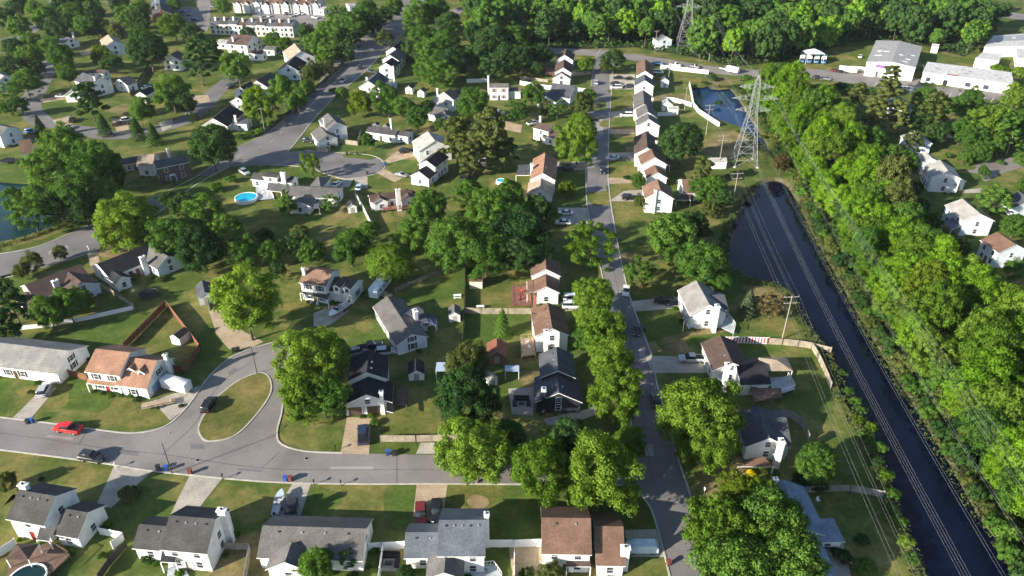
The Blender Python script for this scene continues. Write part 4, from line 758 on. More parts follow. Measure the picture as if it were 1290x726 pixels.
# --- commercial buildings
def flatroof(label, lm, quad, z0, z1, roofm, wallm, feats, name='commercial_building', cat='commercial building'):
    """low-slope building: four roof corners (far left, far right, near right, near left) with far and near heights"""
    P = [G(quad[0][0], quad[0][1], z0), G(quad[1][0], quad[1][1], z0), G(quad[2][0], quad[2][1], z1), G(quad[3][0], quad[3][1], z1)]; C = sum(P, Vector()) / 4; C.z = 0
    root = empty(name, C, 0, label, cat, 'commercial buildings'); HOUSES.append((lm, C.copy())); Q = [p - C for p in P]
    mb = MB(); lo = [(q.x, q.y, 0) for q in Q]; mb.add([tuple(q) for q in Q] + lo, [((i + 1) % 4, i, 4 + i, 4 + (i + 1) % 4) for i in range(4)]); wallo = mb.build('wall', wallm, root)
    cen = sum(Q, Vector()) / 4; T = [cen + (q - cen) * 1.02 + Vector((0, 0, 0.32)) for q in Q]; mb = MB(); ridge = feats.get('ridge', 0.0)
    if ridge:
        m1, m2 = (T[0] + T[1]) / 2 + Vector((0, 0, ridge)), (T[3] + T[2]) / 2 + Vector((0, 0, ridge))
        mb.slab([T[3], m2, m1, T[0]], 0.3, 0, 1); mb.slab([m2, T[2], T[1], m1], 0.3, 0, 1)
        mb.add([Q[3], Q[2], (Q[2] + Q[3]) / 2 + Vector((0, 0, ridge + 0.02))], [(0, 1, 2)], 1); mb.add([Q[1], Q[0], (Q[0] + Q[1]) / 2 + Vector((0, 0, ridge + 0.02))], [(0, 1, 2)], 1)
    else: mb.slab([T[3], T[2], T[1], T[0]], 0.3, 0, 1)
    ro = mb.build('roof', [roofm, M_TRIM], root)
    at = lambda u, v, dz=0.0: (Q[0] * (1 - u) * (1 - v) + Q[1] * u * (1 - v) + Q[2] * u * v + Q[3] * (1 - u) * v) + Vector((0, 0, 0.34 + dz + ridge * (1 - abs(2 * u - 1))))
    for u, v, du, dv, k in feats.get('roof', ()):
        mb = MB(); mb.slab([at(u, v + dv, 0.05), at(u + du, v + dv, 0.05), at(u + du, v, 0.05), at(u, v, 0.05)], 0.04)
        mb.build({'l': 'skylight', 'u': 'roof_unit', 'r': 'roof_patch'}[k], {'l': M_WHITE, 'u': M_STEEL, 'r': MATS.get('rust') or mottled('rust', (0.33, 0.18, 0.12), 0.3, 0.6)}[k], ro)
    for u0, u1, za, zb, nm, m in feats.get('front', ()):
        a, b = Q[3] * (1 - u0) + Q[2] * u0, Q[3] * (1 - u1) + Q[2] * u1; d = (b - a); d.z = 0; d.normalize(); n = Vector((d.y, -d.x, 0)) * 0.12
        mb = MB(); mb.add([(a.x, a.y, za), (b.x, b.y, za), (b.x, b.y, zb), (a.x, a.y, zb)] + [(p.x + n.x, p.y + n.y, z) for p, z in ((a, za), (b, za), (b, zb), (a, zb))], [(4, 5, 6, 7), (0, 4, 7, 3), (5, 1, 2, 6), (3, 7, 6, 2), (0, 1, 5, 4)])
        mb.build(nm, m, root)
    return root
M_METALROOF = plankmat('standing_seam', (0.30, 0.30, 0.30), 1.2, 'X'); M_WHITEROOF = plankmat('white_metal_roof', (0.50, 0.50, 0.49), 0.9, 'X')
flatroof('large warehouse with grey metal roof, white front wall and purple sign', 'the grey warehouse', [(1104, 52), (1161, 60), (1153, 86), (1092, 79)], 6.0, 6.0, M_METALROOF, WALL('white'),
  {'ridge': 1.3, 'roof': [(0.12, 0.5, 0.1, 0.03, 'l'), (0.25, 0.52, 0.12, 0.03, 'l'), (0.1, 0.7, 0.15, 0.03, 'l'), (0.6, 0.6, 0.08, 0.04, 'l'), (0.75, 0.72, 0.1, 0.04, 'l'), (0.7, 0.85, 0.12, 0.03, 'l'), (0.84, 0.5, 0.08, 0.03, 'l')],
   'front': [(0.2, 0.4, 4.4, 5.6, 'sign', paint('purple', (0.22, 0.10, 0.36))), (0.22, 0.35, 0.0, 3.4, 'garage_door', paint('greyblue', (0.3, 0.33, 0.38))), (0.245, 0.275, 0, 2.3, 'door', M_BLACK)]}, name='warehouse', cat='warehouse')
flatroof('long low white building with white metal roof and rust coloured patch beside the warehouse', 'the long white commercial building', [(1169, 79), (1273, 92), (1276, 107), (1163, 92)], 5.0, 4.2, M_WHITEROOF, WALL('white'),
  {'roof': [(0.12, 0.45, 0.05, 0.12, 'u'), (0.42, 0.3, 0.05, 0.1, 'u'), (0.45, 0.6, 0.06, 0.1, 'u'), (0.5, 0.38, 0.05, 0.1, 'u'), (0.8, 0.4, 0.05, 0.1, 'u'), (0.84, 0.6, 0.05, 0.1, 'u'), (0.28, 0.86, 0.12, 0.13, 'r')],
   'front': [(0.05, 0.1, 0.8, 2.6, 'window', M_GLASS), (0.25, 0.3, 0, 2.4, 'door', M_BLACK), (0.5, 0.56, 0.8, 2.6, 'window', M_GLASS), (0.7, 0.76, 0.8, 2.6, 'window', M_GLASS)]})
flatroof('white flat-roofed building with pale blue roof panel at the right edge near the top', 'the white flat-roofed building', [(1252, 46), (1310, 42), (1320, 58), (1240, 60)], 5.0, 5.0, M_WHITEROOF, WALL('white'), {'roof': [(0.1, 0.1, 0.8, 0.45, 'u'), (0.4, 0.2, 0.08, 0.2, 'l')]})
flatroof('small white flat-roofed building below the larger one at the right edge', 'the small white flat-roofed building', [(1238, 67), (1262, 70), (1258, 78), (1229, 74)], 4.0, 4.0, M_WHITEROOF, WALL('white'), {})
flatroof('white annex building cut by the right edge near the top', 'the white annex', [(1280, 62), (1310, 64), (1310, 78), (1282, 74)], 4.0, 4.0, M_WHITEROOF, WALL('white'), {})

# ---------------------------------------------------------------- trees: tapered trunk with limbs, crown of many leaf clusters
def leaf_quads(C, Nn, size, rng, aspect=1.0, tilt=0.55):
    """one rhombic leaf cluster per centre C, facing roughly along Nn"""
    n = len(C); Nn = Nn + rng.normal(0, tilt, (n, 3)); Nn /= np.linalg.norm(Nn, axis=1)[:, None]
    u = np.cross(Nn, rng.normal(0, 1, (n, 3))); u /= np.linalg.norm(u, axis=1)[:, None] + 1e-9; w = np.cross(Nn, u)
    s = (size * rng.uniform(0.6, 1.35, n))[:, None]
    V = np.stack([C + u * s, C + w * s * 0.62 * aspect, C - u * s, C - w * s * 0.62 * aspect], 1)
    return V.reshape(-1, 3)
def crown_points(kind, n, rng):
    """centres, outward directions and shading normals of the leaf clusters; crown spans about radius 1, z from 0 up"""
    C, D, S = [], [], []
    def clump(c, r, k, squash=0.85, shade=None):
        d = rng.normal(0, 1, (k, 3)); d /= np.linalg.norm(d, axis=1)[:, None]; d[:, 2] = np.where(d[:, 2] < -0.35, -d[:, 2] * 0.6, d[:, 2])
        rr = r * rng.uniform(0.55, 1.08, k)[:, None] * (1 + 0.16 * np.sin(5 * d[:, :1] + 9 * c[0]) * np.cos(4 * d[:, 1:2] + 7 * c[1]))
        C.append(np.asarray(c) + d * rr * np.array([1, 1, squash])); D.append(d); S.append(d)
    if kind in ('round', 'tall', 'sparse', 'dome'):
        m = {'round': 92, 'tall': 84, 'sparse': 44, 'dome': 90}[kind]; H = {'round': 1.55, 'tall': 2.1, 'sparse': 1.7, 'dome': 1.5}[kind]
        lob = rng.normal(0, 1, (5, 3)); lob /= np.linalg.norm(lob, axis=1)[:, None]; la = rng.uniform(-0.38, 0.4, 5)
        for i in range(m):
            z = 1 - 1.75 * (i + 0.5) / m; a = i * 2.39996 + rng.uniform(-0.3, 0.3); rr = math.sqrt(max(0, 1 - min(1, abs(z)) ** 2)); d = np.array([rr * math.cos(a), rr * math.sin(a), z])
            k = 1 + sum(b * max(0, float(d @ l)) ** 2 for b, l in zip(la, lob)) if kind != 'dome' else 1.0
            R_ = rng.uniform(0.60, 0.98) * k if kind != 'dome' else 0.80
            if kind == 'tall': R_ *= 1.0 - 0.35 * max(0, z)
            c = d * R_; c = np.array([c[0], c[1], (c[2] + 0.75) * H * 0.55]); r = rng.uniform(0.11, 0.29) if kind != 'dome' else rng.uniform(0.15, 0.24)
            clump(c, r * (0.85 if kind == 'sparse' else 1), int(n / m * (r / 0.205) ** 2))
        for i in range(8): clump(rng.normal(0, 0.25, 3) + np.array([0, 0, H * 0.42]), 0.35, int(n / 90))
    elif kind == 'pine':
        for i in range(34):
            z = 0.15 + 1.75 * i / 34; a = i * 2.4 + rng.uniform(-.4, .4); ro = (0.95 - 0.42 * (z / 1.9) ** 1.5) * rng.uniform(0.35, 1.0); r = rng.uniform(0.17, 0.3)
            clump((ro * math.cos(a), ro * math.sin(a), z), r, int(n / 34 * (r / 0.235) ** 2), 0.6)
    elif kind == 'cone':
        k = n; t = rng.uniform(0, 1, k) ** 0.75; a = rng.uniform(0, 2 * math.pi, k); rad = (1 - t) ** 0.8 * (0.82 + 0.22 * np.sin(a * 7 + t * 40)) * rng.uniform(0.75, 1.06, k)
        C.append(np.stack([rad * np.cos(a), rad * np.sin(a), t * 2.6], 1)); d = np.stack([np.cos(a), np.sin(a), np.full(k, 0.35)], 1); d /= np.linalg.norm(d, axis=1)[:, None]; D.append(d); S.append(d)
    elif kind == 'willow':
        for i in range(60):
            a = i * 2.4; ro = math.sqrt((i + 0.5) / 60) * 0.95; zt = 1.5 * math.sqrt(max(0.05, 1 - ro * ro * 0.8)) + rng.uniform(-.1, .1); k = n // 60; t = rng.uniform(0, 1, k) ** 1.1
            zb = zt * (1 - 0.85 * t) if ro > 0.45 else zt - t * 0.5; c = np.stack([ro * math.cos(a) * (1 + 0.12 * t) + rng.normal(0, 0.06, k), ro * math.sin(a) * (1 + 0.12 * t) + rng.normal(0, 0.06, k), zb], 1)
            d = np.stack([np.full(k, math.cos(a)), np.full(k, math.sin(a)), 0.6 - 0.5 * t], 1); d /= np.linalg.norm(d, axis=1)[:, None]; C.append(c); D.append(d); S.append(d)
    elif kind == 'bush':
        for i in range(14):
            a = i * 2.4; ro = math.sqrt(i / 14) * 0.72; r = rng.uniform(0.22, 0.36); clump((ro * math.cos(a), ro * math.sin(a), 0.3 + 0.5 * (1 - ro) * rng.uniform(0.5, 1.2)), r, n // 14, 0.9)
    return np.concatenate(C), np.concatenate(D), np.concatenate(S)
def mesh_from(name, V, nq, normals, mat):
    me = bpy.data.meshes.new(name); me.vertices.add(len(V)); me.vertices.foreach_set('co', V.astype(np.float32).ravel())
    me.loops.add(nq * 4); me.loops.foreach_set('vertex_index', np.arange(nq * 4, dtype=np.int32)); me.polygons.add(nq)
    me.polygons.foreach_set('loop_start', np.arange(0, nq * 4, 4, dtype=np.int32)); me.polygons.foreach_set('use_smooth', np.ones(nq, dtype=bool)); me.update(calc_edges=True)
    if normals is not None: me.normals_split_custom_set_from_vertices(normals.astype(np.float32))
    me.materials.append(mat); return me
CROWNS = {}; RAWC = {}
def crown_mesh(kind, var, n, size, aspect=1.0):
    rng = np.random.default_rng(abs(hash_(kind)) + var * 17); C, D, S = crown_points(kind, n, rng)
    V = leaf_quads(C, D, size, rng, aspect)
    sn = np.repeat(S, 4, 0) + np.repeat(rng.normal(0, 0.4, S.shape), 4, 0); sn /= np.linalg.norm(sn, axis=1)[:, None]
    CROWNS[(kind, var)] = (V, len(C), sn); RAWC[(kind, var)] = (C, D)
def hash_(s): return sum(ord(c) * (i + 3) * 31 for i, c in enumerate(s)) % 99991
for k, nv, n, s in (('round', 9, 22000, 0.0325), ('tall', 6, 19000, 0.036), ('sparse', 2, 11500, 0.034), ('dome', 2, 20000, 0.032), ('pine', 3, 11000, 0.048), ('cone', 2, 5200, 0.060), ('willow', 1, 8500, 0.060), ('bush', 3, 4600, 0.06)):
    for v in range(nv): crown_mesh(k, v, n, s, 0.55 if k in ('willow',) else 1.0)
LEAF = {'bright': leafmat('leaf_bright', (0.098, 0.195, 0.022), (0.20, 0.325, 0.045), 0.40), 'wood': leafmat('leaf_wood', (0.12, 0.26, 0.02), (0.24, 0.43, 0.036), 0.44), 'mid': leafmat('leaf_mid', (0.06, 0.145, 0.026), (0.13, 0.25, 0.044), 0.34),
        'dark': leafmat('leaf_dark', (0.032, 0.08, 0.024), (0.07, 0.14, 0.04), 0.25), 'olive': leafmat('leaf_olive', (0.075, 0.11, 0.032), (0.14, 0.175, 0.05), 0.25), 'yellow': leafmat('leaf_yellow', (0.10, 0.17, 0.015), (0.18, 0.26, 0.03), 0.36),
        'silver': leafmat('leaf_silver', (0.075, 0.11, 0.06), (0.13, 0.17, 0.095), 0.2), 'brown': leafmat('leaf_brown', (0.09, 0.075, 0.03), (0.15, 0.12, 0.05), 0.2), 'gold': leafmat('leaf_gold', (0.55, 0.42, 0.01), (0.75, 0.6, 0.02), 0.3)}
CM = {}
def crown_data(kind, var, leaf):
    k = (kind, var, leaf)
    if k not in CM:
        V, nq, sn = CROWNS[(kind, var)]; CM[k] = mesh_from('crown', V, nq, sn, LEAF[leaf])
    return CM[k]
TM = {}
def trunk_data(kind, var):
    k = (kind in ('pine', 'cone'), var)
    if k not in TM:
        rng = random.Random(var * 7 + 3); mb = MB(); x = y = 0.0; r = 0.055; top = 1.0 if not k[0] else 1.9; pts = [Vector((0, 0, -1.0))]
        for i in range(5): pts.append(Vector((rng.uniform(-.05, .05), rng.uniform(-.05, .05), -1.0 + (top + 1.0) * (i + 1) / 5)))
        for i, (a, b) in enumerate(zip(pts, pts[1:])): mb.tube(a, b, r * (1 - 0.17 * i) * (1.25 if i == 0 else 1), r * (1 - 0.17 * (i + 1)), 8, cap=False)
        for i in range(7):
            a = i * 2.4 + rng.uniform(-.4, .4); s = pts[2].lerp(pts[4], rng.uniform(0.0, 0.9)); e = s + Vector((math.cos(a) * rng.uniform(.4, .65), math.sin(a) * rng.uniform(.4, .65), rng.uniform(.2, .5))); mb.tube(s, e, r * 0.42, r * 0.12, 6, cap=False)
        o = mb.build('trunk', M_BARK); TM[k] = o.data; bpy.data.objects.remove(o)
    return TM[k]
TREES = []; CANOPY = []
KINDN = {'round': 'broadleaf_tree', 'tall': 'broadleaf_tree', 'sparse': 'broadleaf_tree', 'dome': 'broadleaf_tree', 'pine': 'pine_tree', 'cone': 'conifer_tree', 'willow': 'willow_tree', 'bush': 'shrub'}
HK = {'round': 1.60, 'tall': 2.15, 'sparse': 1.75, 'dome': 1.5, 'pine': 2.0, 'cone': 2.6, 'willow': 1.6, 'bush': 1.0}
def plant(x, y, r, kind, leaf, clear, hz=1.0, label=None, group=None, var=None, nm=None):
    """tree with crown radius r whose crown starts `clear` metres above the ground"""
    nv = {'round': 9, 'tall': 6, 'sparse': 2, 'dome': 2, 'pine': 3, 'cone': 2, 'willow': 1, 'bush': 3}[kind]; v = random.randrange(nv) if var is None else var
    nm = nm or KINDN[kind]; root = empty(nm, (x, y, 0), random.uniform(0, 6.28), label, 'tree' if kind != 'bush' else 'shrub', group)
    c = bpy.data.objects.new('crown', crown_data(kind, v, leaf)); COL.objects.link(c); c.parent = root; c.location = (0, 0, clear); c.scale = (r * random.uniform(.88, 1.12), r * random.uniform(.88, 1.12), r * hz * random.uniform(.92, 1.1)); c.rotation_euler = (random.uniform(-.12, .12), random.uniform(-.12, .12), 0) if kind not in ('cone', 'bush') else (0, 0, 0)
    if kind != 'bush' or r > 2.2:
        t = bpy.data.objects.new('trunk', trunk_data(kind, v % 3)); COL.objects.link(t); t.parent = root; t.location = (0, 0, clear + 0.0); t.scale = (r * 0.9, r * 0.9, max(clear + 0.05, 0.3) if kind != 'bush' else 0.3)
        t.scale = (max(0.9, r * 0.85),) * 2 + (max(clear + 0.05, r * 0.45),)
        t.location = (0, 0, t.scale[2] - 0.05)
    TREES.append([root, nm, kind, leaf, r, Vector((x, y, 0)), label]); CANOPY.append((x, y, r * 0.7)); return root
def tree_px(px, py, rp, kind='round', leaf='mid', hz=1.0, clear=None, label=None):
    """place a tree so that the middle of its crown is seen at a photo pixel, with the crown radius given in photo pixels"""
    z = 5.0
    for _ in range(6):
        r = rp * mpp(px, py, z) * 0.98; cl = clear if clear is not None else (0.0 if kind in ('bush', 'cone') else min(4.0, 0.45 * r)); z = cl + HK[kind] * r * hz * 0.5
    p = G(px, py, z); return plant(p.x, p.y, r, kind, leaf, cl, hz, label)
YT = [  # px, py, radius px, shape, leaf
 (600, 566, 43, 'round', 'bright'), (683, 588, 42, 'round', 'bright'), (757, 590, 43, 'round', 'bright'), (786, 560, 25, 'round', 'bright'), (716, 556, 28, 'round', 'dark'), (640, 545, 22, 'round', 'mid'), (735, 622, 22, 'round', 'bright'),
 (878, 512, 44, 'round', 'bright'), (903, 560, 34, 'round', 'bright'), (868, 560, 26, 'round', 'bright'), (905, 655, 42, 'round', 'bright'), (968, 655, 46, 'round', 'mid'), (918, 708, 50, 'round', 'mid'), (995, 700, 46, 'round', 'mid'), (938, 620, 28, 'round', 'yellow'), (965, 622, 24, 'round', 'bright'),
 (1030, 580, 30, 'dome', 'mid'), (749, 372, 29, 'round', 'bright'), (756, 410, 34, 'round', 'bright'), (768, 450, 35, 'round', 'bright'), (778, 490, 36, 'round', 'bright'), (742, 400, 22, 'round', 'bright'), (745, 425, 22, 'round', 'mid'),
 (588, 452, 27, 'round', 'olive'), (580, 500, 40, 'round', 'dark'), (606, 500, 24, 'round', 'dark'), (633, 407, 15, 'cone', 'mid'), (394, 446, 40, 'round', 'bright'), (374, 490, 36, 'round', 'bright'), (406, 496, 30, 'round', 'mid'), (420, 440, 20, 'round', 'mid'),
 (308, 382, 42, 'round', 'bright'), (742, 302, 31, 'sparse', 'bright'), (728, 176, 25, 'round', 'bright'), (730, 158, 15, 'round', 'bright'),
 (540, 262, 25, 'round', 'mid'), (572, 298, 34, 'round', 'mid'), (612, 262, 32, 'round', 'mid'), (655, 285, 38, 'round', 'dark'), (612, 312, 32, 'round', 'mid'), (680, 320, 22, 'round', 'dark'), (642, 245, 20, 'round', 'mid'), (520, 290, 22, 'round', 'mid'), (590, 238, 18, 'round', 'mid'), (676, 258, 22, 'round', 'dark'), (650, 322, 24, 'round', 'dark'), (692, 268, 14, 'round', 'mid'),
 (489, 324, 27, 'willow', 'bright'), (440, 305, 26, 'round', 'mid'), (462, 288, 16, 'round', 'mid'),
 (846, 292, 30, 'round', 'mid'), (890, 328, 31, 'round', 'mid'), (862, 322, 22, 'round', 'mid'), (872, 285, 22, 'round', 'dark'), (903, 350, 18, 'round', 'mid'), (860, 176, 29, 'dome', 'dark'), (884, 214, 16, 'pine', 'olive'), (900, 238, 16, 'round', 'mid'), (880, 236, 13, 'round', 'mid'), (912, 248, 14, 'round', 'dark'), (896, 262, 11, 'round', 'olive'),
 (808, 343, 19, 'round', 'mid'), (943, 383, 15, 'cone', 'silver'), (972, 384, 17, 'sparse', 'brown'), (858, 228, 8, 'bush', 'olive'),
 (575, 172, 28, 'pine', 'olive'), (612, 172, 32, 'pine', 'olive'), (636, 188, 18, 'pine', 'dark'), (592, 196, 20, 'pine', 'olive'), (594, 130, 20, 'round', 'mid'), (652, 138, 15, 'round', 'mid'), (670, 116, 14, 'round', 'mid'), (702, 136, 12, 'round', 'mid'), (690, 134, 10, 'round', 'olive'), (736, 130, 15, 'round', 'olive'), (742, 118, 9, 'round', 'mid'), (738, 80, 10, 'round', 'bright'), (654, 88, 8, 'sparse', 'olive'), (676, 86, 8, 'sparse', 'mid'),
 (265, 182, 32, 'dome', 'dark'), (84, 185, 30, 'round', 'mid'), (118, 205, 32, 'round', 'mid'), (66, 215, 28, 'round', 'mid'), (38, 265, 26, 'round', 'mid'), (98, 238, 30, 'round', 'mid'), (130, 196, 16, 'round', 'mid'), (70, 250, 24, 'round', 'dark'), (104, 262, 20, 'round', 'dark'), (140, 222, 18, 'round', 'dark'),
 (152, 278, 34, 'round', 'bright'), (126, 246, 20, 'round', 'mid'), (182, 280, 22, 'round', 'mid'), (135, 304, 12, 'sparse', 'olive'), (218, 292, 28, 'round', 'mid'), (252, 272, 26, 'round', 'mid'), (252, 308, 28, 'round', 'dark'), (284, 290, 26, 'round', 'mid'), (302, 312, 22, 'round', 'mid'), (228, 256, 15, 'round', 'dark'), (272, 236, 11, 'bush', 'mid'), (250, 248, 10, 'bush', 'mid'), (290, 226, 9, 'bush', 'mid'), (338, 318, 15, 'round', 'mid'), (374, 306, 20, 'round', 'dark'), (390, 318, 14, 'round', 'mid'), (378, 292, 12, 'round', 'olive'), (350, 340, 12, 'round', 'dark'), (335, 295, 13, 'round', 'dark'),
 (362, 256, 13, 'round', 'mid'), (414, 254, 13, 'round', 'mid'), (392, 204, 16, 'sparse', 'bright'), (40, 326, 13, 'round', 'olive'), (73, 318, 8, 'round', 'olive'), (25, 340, 10, 'round', 'olive'), (84, 382, 22, 'round', 'mid'), (60, 392, 20, 'round', 'mid'), (100, 376, 14, 'round', 'mid'), (12, 378, 26, 'pine', 'dark'), (8, 410, 20, 'pine', 'dark'), (166, 350, 10, 'bush', 'olive'), (202, 352, 7, 'bush', 'olive'),
 (163, 622, 16, 'bush', 'olive'), (8, 605, 12, 'round', 'olive'), (400, 706, 27, 'round', 'mid'), (438, 698, 17, 'round', 'mid'), (372, 706, 16, 'round', 'mid'), (696, 722, 18, 'round', 'olive'), (664, 722, 12, 'bush', 'olive'), (512, 720, 12, 'round', 'dark'), (472, 532, 8, 'bush', 'mid'), (445, 360, 6, 'bush', 'dark'),
 (463, 176, 10, 'round', 'mid'), (455, 128, 15, 'round', 'yellow'), (488, 124, 17, 'round', 'mid'), (508, 130, 16, 'round', 'mid'), (525, 146, 15, 'round', 'mid'), (538, 136, 10, 'round', 'dark'), (553, 156, 8, 'round', 'mid'), (432, 116, 9, 'round', 'mid'), (420, 114, 7, 'bush', 'dark'), (484, 48, 12, 'sparse', 'olive'), (518, 62, 11, 'round', 'dark'),
 (8, 18, 14, 'round', 'dark'), (40, 8, 12, 'round', 'mid'), (60, 22, 15, 'round', 'mid'), (92, 16, 14, 'round', 'mid'), (118, 14, 14, 'round', 'dark'), (20, 32, 14, 'round', 'mid'), (36, 50, 12, 'round', 'mid'), (14, 58, 14, 'round', 'dark'), (60, 54, 13, 'round', 'mid'), (86, 30, 10, 'round', 'dark'), (105, 30, 12, 'round', 'mid'), (30, 100, 16, 'round', 'mid'), (46, 84, 10, 'round', 'dark'), (12, 112, 13, 'round', 'mid'), (80, 72, 15, 'round', 'mid'), (84, 92, 12, 'round', 'mid'), (126, 68, 13, 'round', 'yellow'), (142, 76, 12, 'round', 'dark'), (186, 60, 26, 'dome', 'dark'), (174, 44, 11, 'round', 'mid'), (146, 38, 10, 'round', 'olive'), (218, 30, 15, 'round', 'bright'), (240, 40, 13, 'round', 'dark'), (250, 76, 22, 'pine', 'dark'), (268, 64, 14, 'pine', 'dark'), (298, 82, 20, 'round', 'mid'), (214, 112, 22, 'round', 'mid'), (112, 126, 19, 'pine', 'dark'), (130, 158, 11, 'cone', 'dark'), (172, 163, 11, 'cone', 'dark'), (192, 168, 12, 'cone', 'dark'), (174, 136, 17, 'round', 'mid'), (50, 160, 11, 'cone', 'dark'), (312, 44, 11, 'round', 'dark'), (344, 50, 10, 'round', 'mid'), (358, 54, 9, 'round', 'mid'), (384, 42, 14, 'round', 'dark'), (400, 56, 15, 'round', 'mid'), (416, 40, 16, 'round', 'mid'), (408, 84, 14, 'round', 'olive'), (394, 92, 12, 'round', 'olive'), (424, 22, 16, 'round', 'mid'), (446, 24, 16, 'round', 'mid'), (462, 10, 16, 'round', 'mid'), (482, 18, 13, 'round', 'dark'), (436, 46, 13, 'round', 'dark'), (356, 114, 17, 'round', 'mid'), (322, 132, 20, 'round', 'bright'), (374, 122, 14, 'round', 'mid'), (244, 148, 8, 'sparse', 'dark'), (20, 130, 12, 'round', 'dark'), (4, 134, 10, 'round', 'mid'), (28, 205, 10, 'bush', 'dark'), (214, 248, 14, 'round', 'dark'), (180, 30, 10, 'round', 'dark'), (130, 34, 10, 'round', 'dark'), 
 (524, 20, 20, 'tall', 'mid'), (546, 12, 20, 'tall', 'mid'), (564, 26, 18, 'tall', 'dark'), (534, 42, 20, 'tall', 'mid'), (560, 50, 21, 'tall', 'mid'), (543, 62, 21, 'tall', 'mid'), (566, 74, 19, 'tall', 'dark'), (540, 84, 19, 'round', 'mid'), (557, 92, 21, 'round', 'mid'), (528, 66, 14, 'round', 'dark'), (616, 44, 25, 'tall', 'dark'), (604, 66, 20, 'tall', 'dark'), (634, 66, 20, 'tall', 'dark'), (620, 84, 18, 'round', 'dark'), (598, 40, 18, 'tall', 'dark'), (580, 72, 14, 'round', 'dark'), (645, 46, 20, 'tall', 'mid'), (640, 20, 18, 'round', 'bright'), (655, 72, 16, 'round', 'dark'), (680, 66, 16, 'tall', 'dark'), (772, 72, 14, 'round', 'dark'), (765, 80, 10, 'round', 'olive'), (800, 34, 10, 'round', 'mid'),
 (1120, 122, 20, 'pine', 'olive'), (1136, 145, 18, 'pine', 'olive'), (1180, 138, 24, 'pine', 'olive'), (1150, 178, 14, 'pine', 'olive'), (1245, 155, 24, 'round', 'bright'), (1225, 175, 16, 'round', 'mid'), (1272, 165, 22, 'pine', 'mid'), (1236, 188, 14, 'round', 'mid'), (1255, 246, 20, 'round', 'mid'), (1280, 282, 18, 'dome', 'mid'), (1280, 335, 14, 'round', 'mid'), (1226, 286, 8, 'bush', 'olive'), (1120, 98, 16, 'pine', 'olive'), (1280, 120, 16, 'round', 'bright'), (1206, 132, 14, 'round', 'mid'), (1100, 145, 20, 'pine', 'olive'), (1125, 190, 16, 'round', 'mid'), (1195, 196, 7, 'bush', 'mid'), (1212, 165, 14, 'round', 'mid'), (1288, 200, 10, 'round', 'mid'), (1260, 205, 6, 'bush', 'mid'), (1080, 118, 16, 'pine', 'olive'), (1115, 225, 16, 'round', 'dark'), (1160, 258, 12, 'round', 'dark'),
 (1047, 448, 7, 'bush', 'brown'), (1082, 528, 10, 'bush', 'yellow'), (985, 203, 12, 'round', 'brown'), (946, 596, 8, 'bush', 'gold'), (975, 596, 9, 'bush', 'mid'), (1062, 470, 8, 'bush', 'dark'), (1078, 505, 10, 'bush', 'mid'), (1092, 550, 12, 'bush', 'mid'), (1104, 580, 12, 'bush', 'dark'), (1010, 605, 14, 'bush', 'dark'), (1030, 612, 14, 'bush', 'dark'), (1060, 700, 16, 'bush', 'dark'), (1090, 714, 16, 'bush', 'mid'), (1086, 680, 12, 'bush', 'dark'), (1122, 640, 12, 'bush', 'dark'), (905, 130, 6, 'bush', 'dark'), (898, 98, 8, 'bush', 'dark'), (888, 104, 6, 'bush', 'dark'), (790, 224, 7, 'bush', 'dark'), (806, 228, 9, 'round', 'mid'), (808, 252, 10, 'round', 'olive'), (716, 236, 10, 'round', 'yellow'), (765, 340, 5, 'bush', 'mid'), (960, 172, 5, 'bush', 'yellow'), (930, 166, 5, 'bush', 'yellow'), (918, 222, 6, 'bush', 'olive'),
 (118, 493, 5, 'bush', 'olive'), (128, 496, 4, 'bush', 'mid'), (138, 499, 4, 'bush', 'yellow'), (152, 498, 5, 'bush', 'mid'), (164, 499, 5, 'bush', 'mid'), (174, 501, 5, 'bush', 'dark'), (228, 511, 4, 'bush', 'olive'), (46, 482, 5, 'bush', 'mid'), (38, 494, 5, 'bush', 'olive'), (246, 692, 5, 'bush', 'dark'), (185, 703, 9, 'bush', 'dark'), (6, 598, 5, 'bush', 'dark'), (52, 604, 5, 'bush', 'dark'), (128, 700, 7, 'bush', 'mid'), (1095, 90, 4, 'bush', 'mid'), (1118, 91, 4, 'bush', 'mid'), (1130, 93, 4, 'bush', 'mid'), (1142, 95, 4, 'bush', 'mid'), (1104, 90, 4, 'bush', 'mid'), (1062, 110, 14, 'bush', 'dark'), (1080, 112, 14, 'bush', 'dark'), (1100, 116, 10, 'bush', 'dark'), (1260, 88, 14, 'bush', 'bright'), (1285, 92, 14, 'bush', 'bright'), (1180, 232, 6, 'bush', 'dark'), (1252, 268, 6, 'bush', 'mid')]
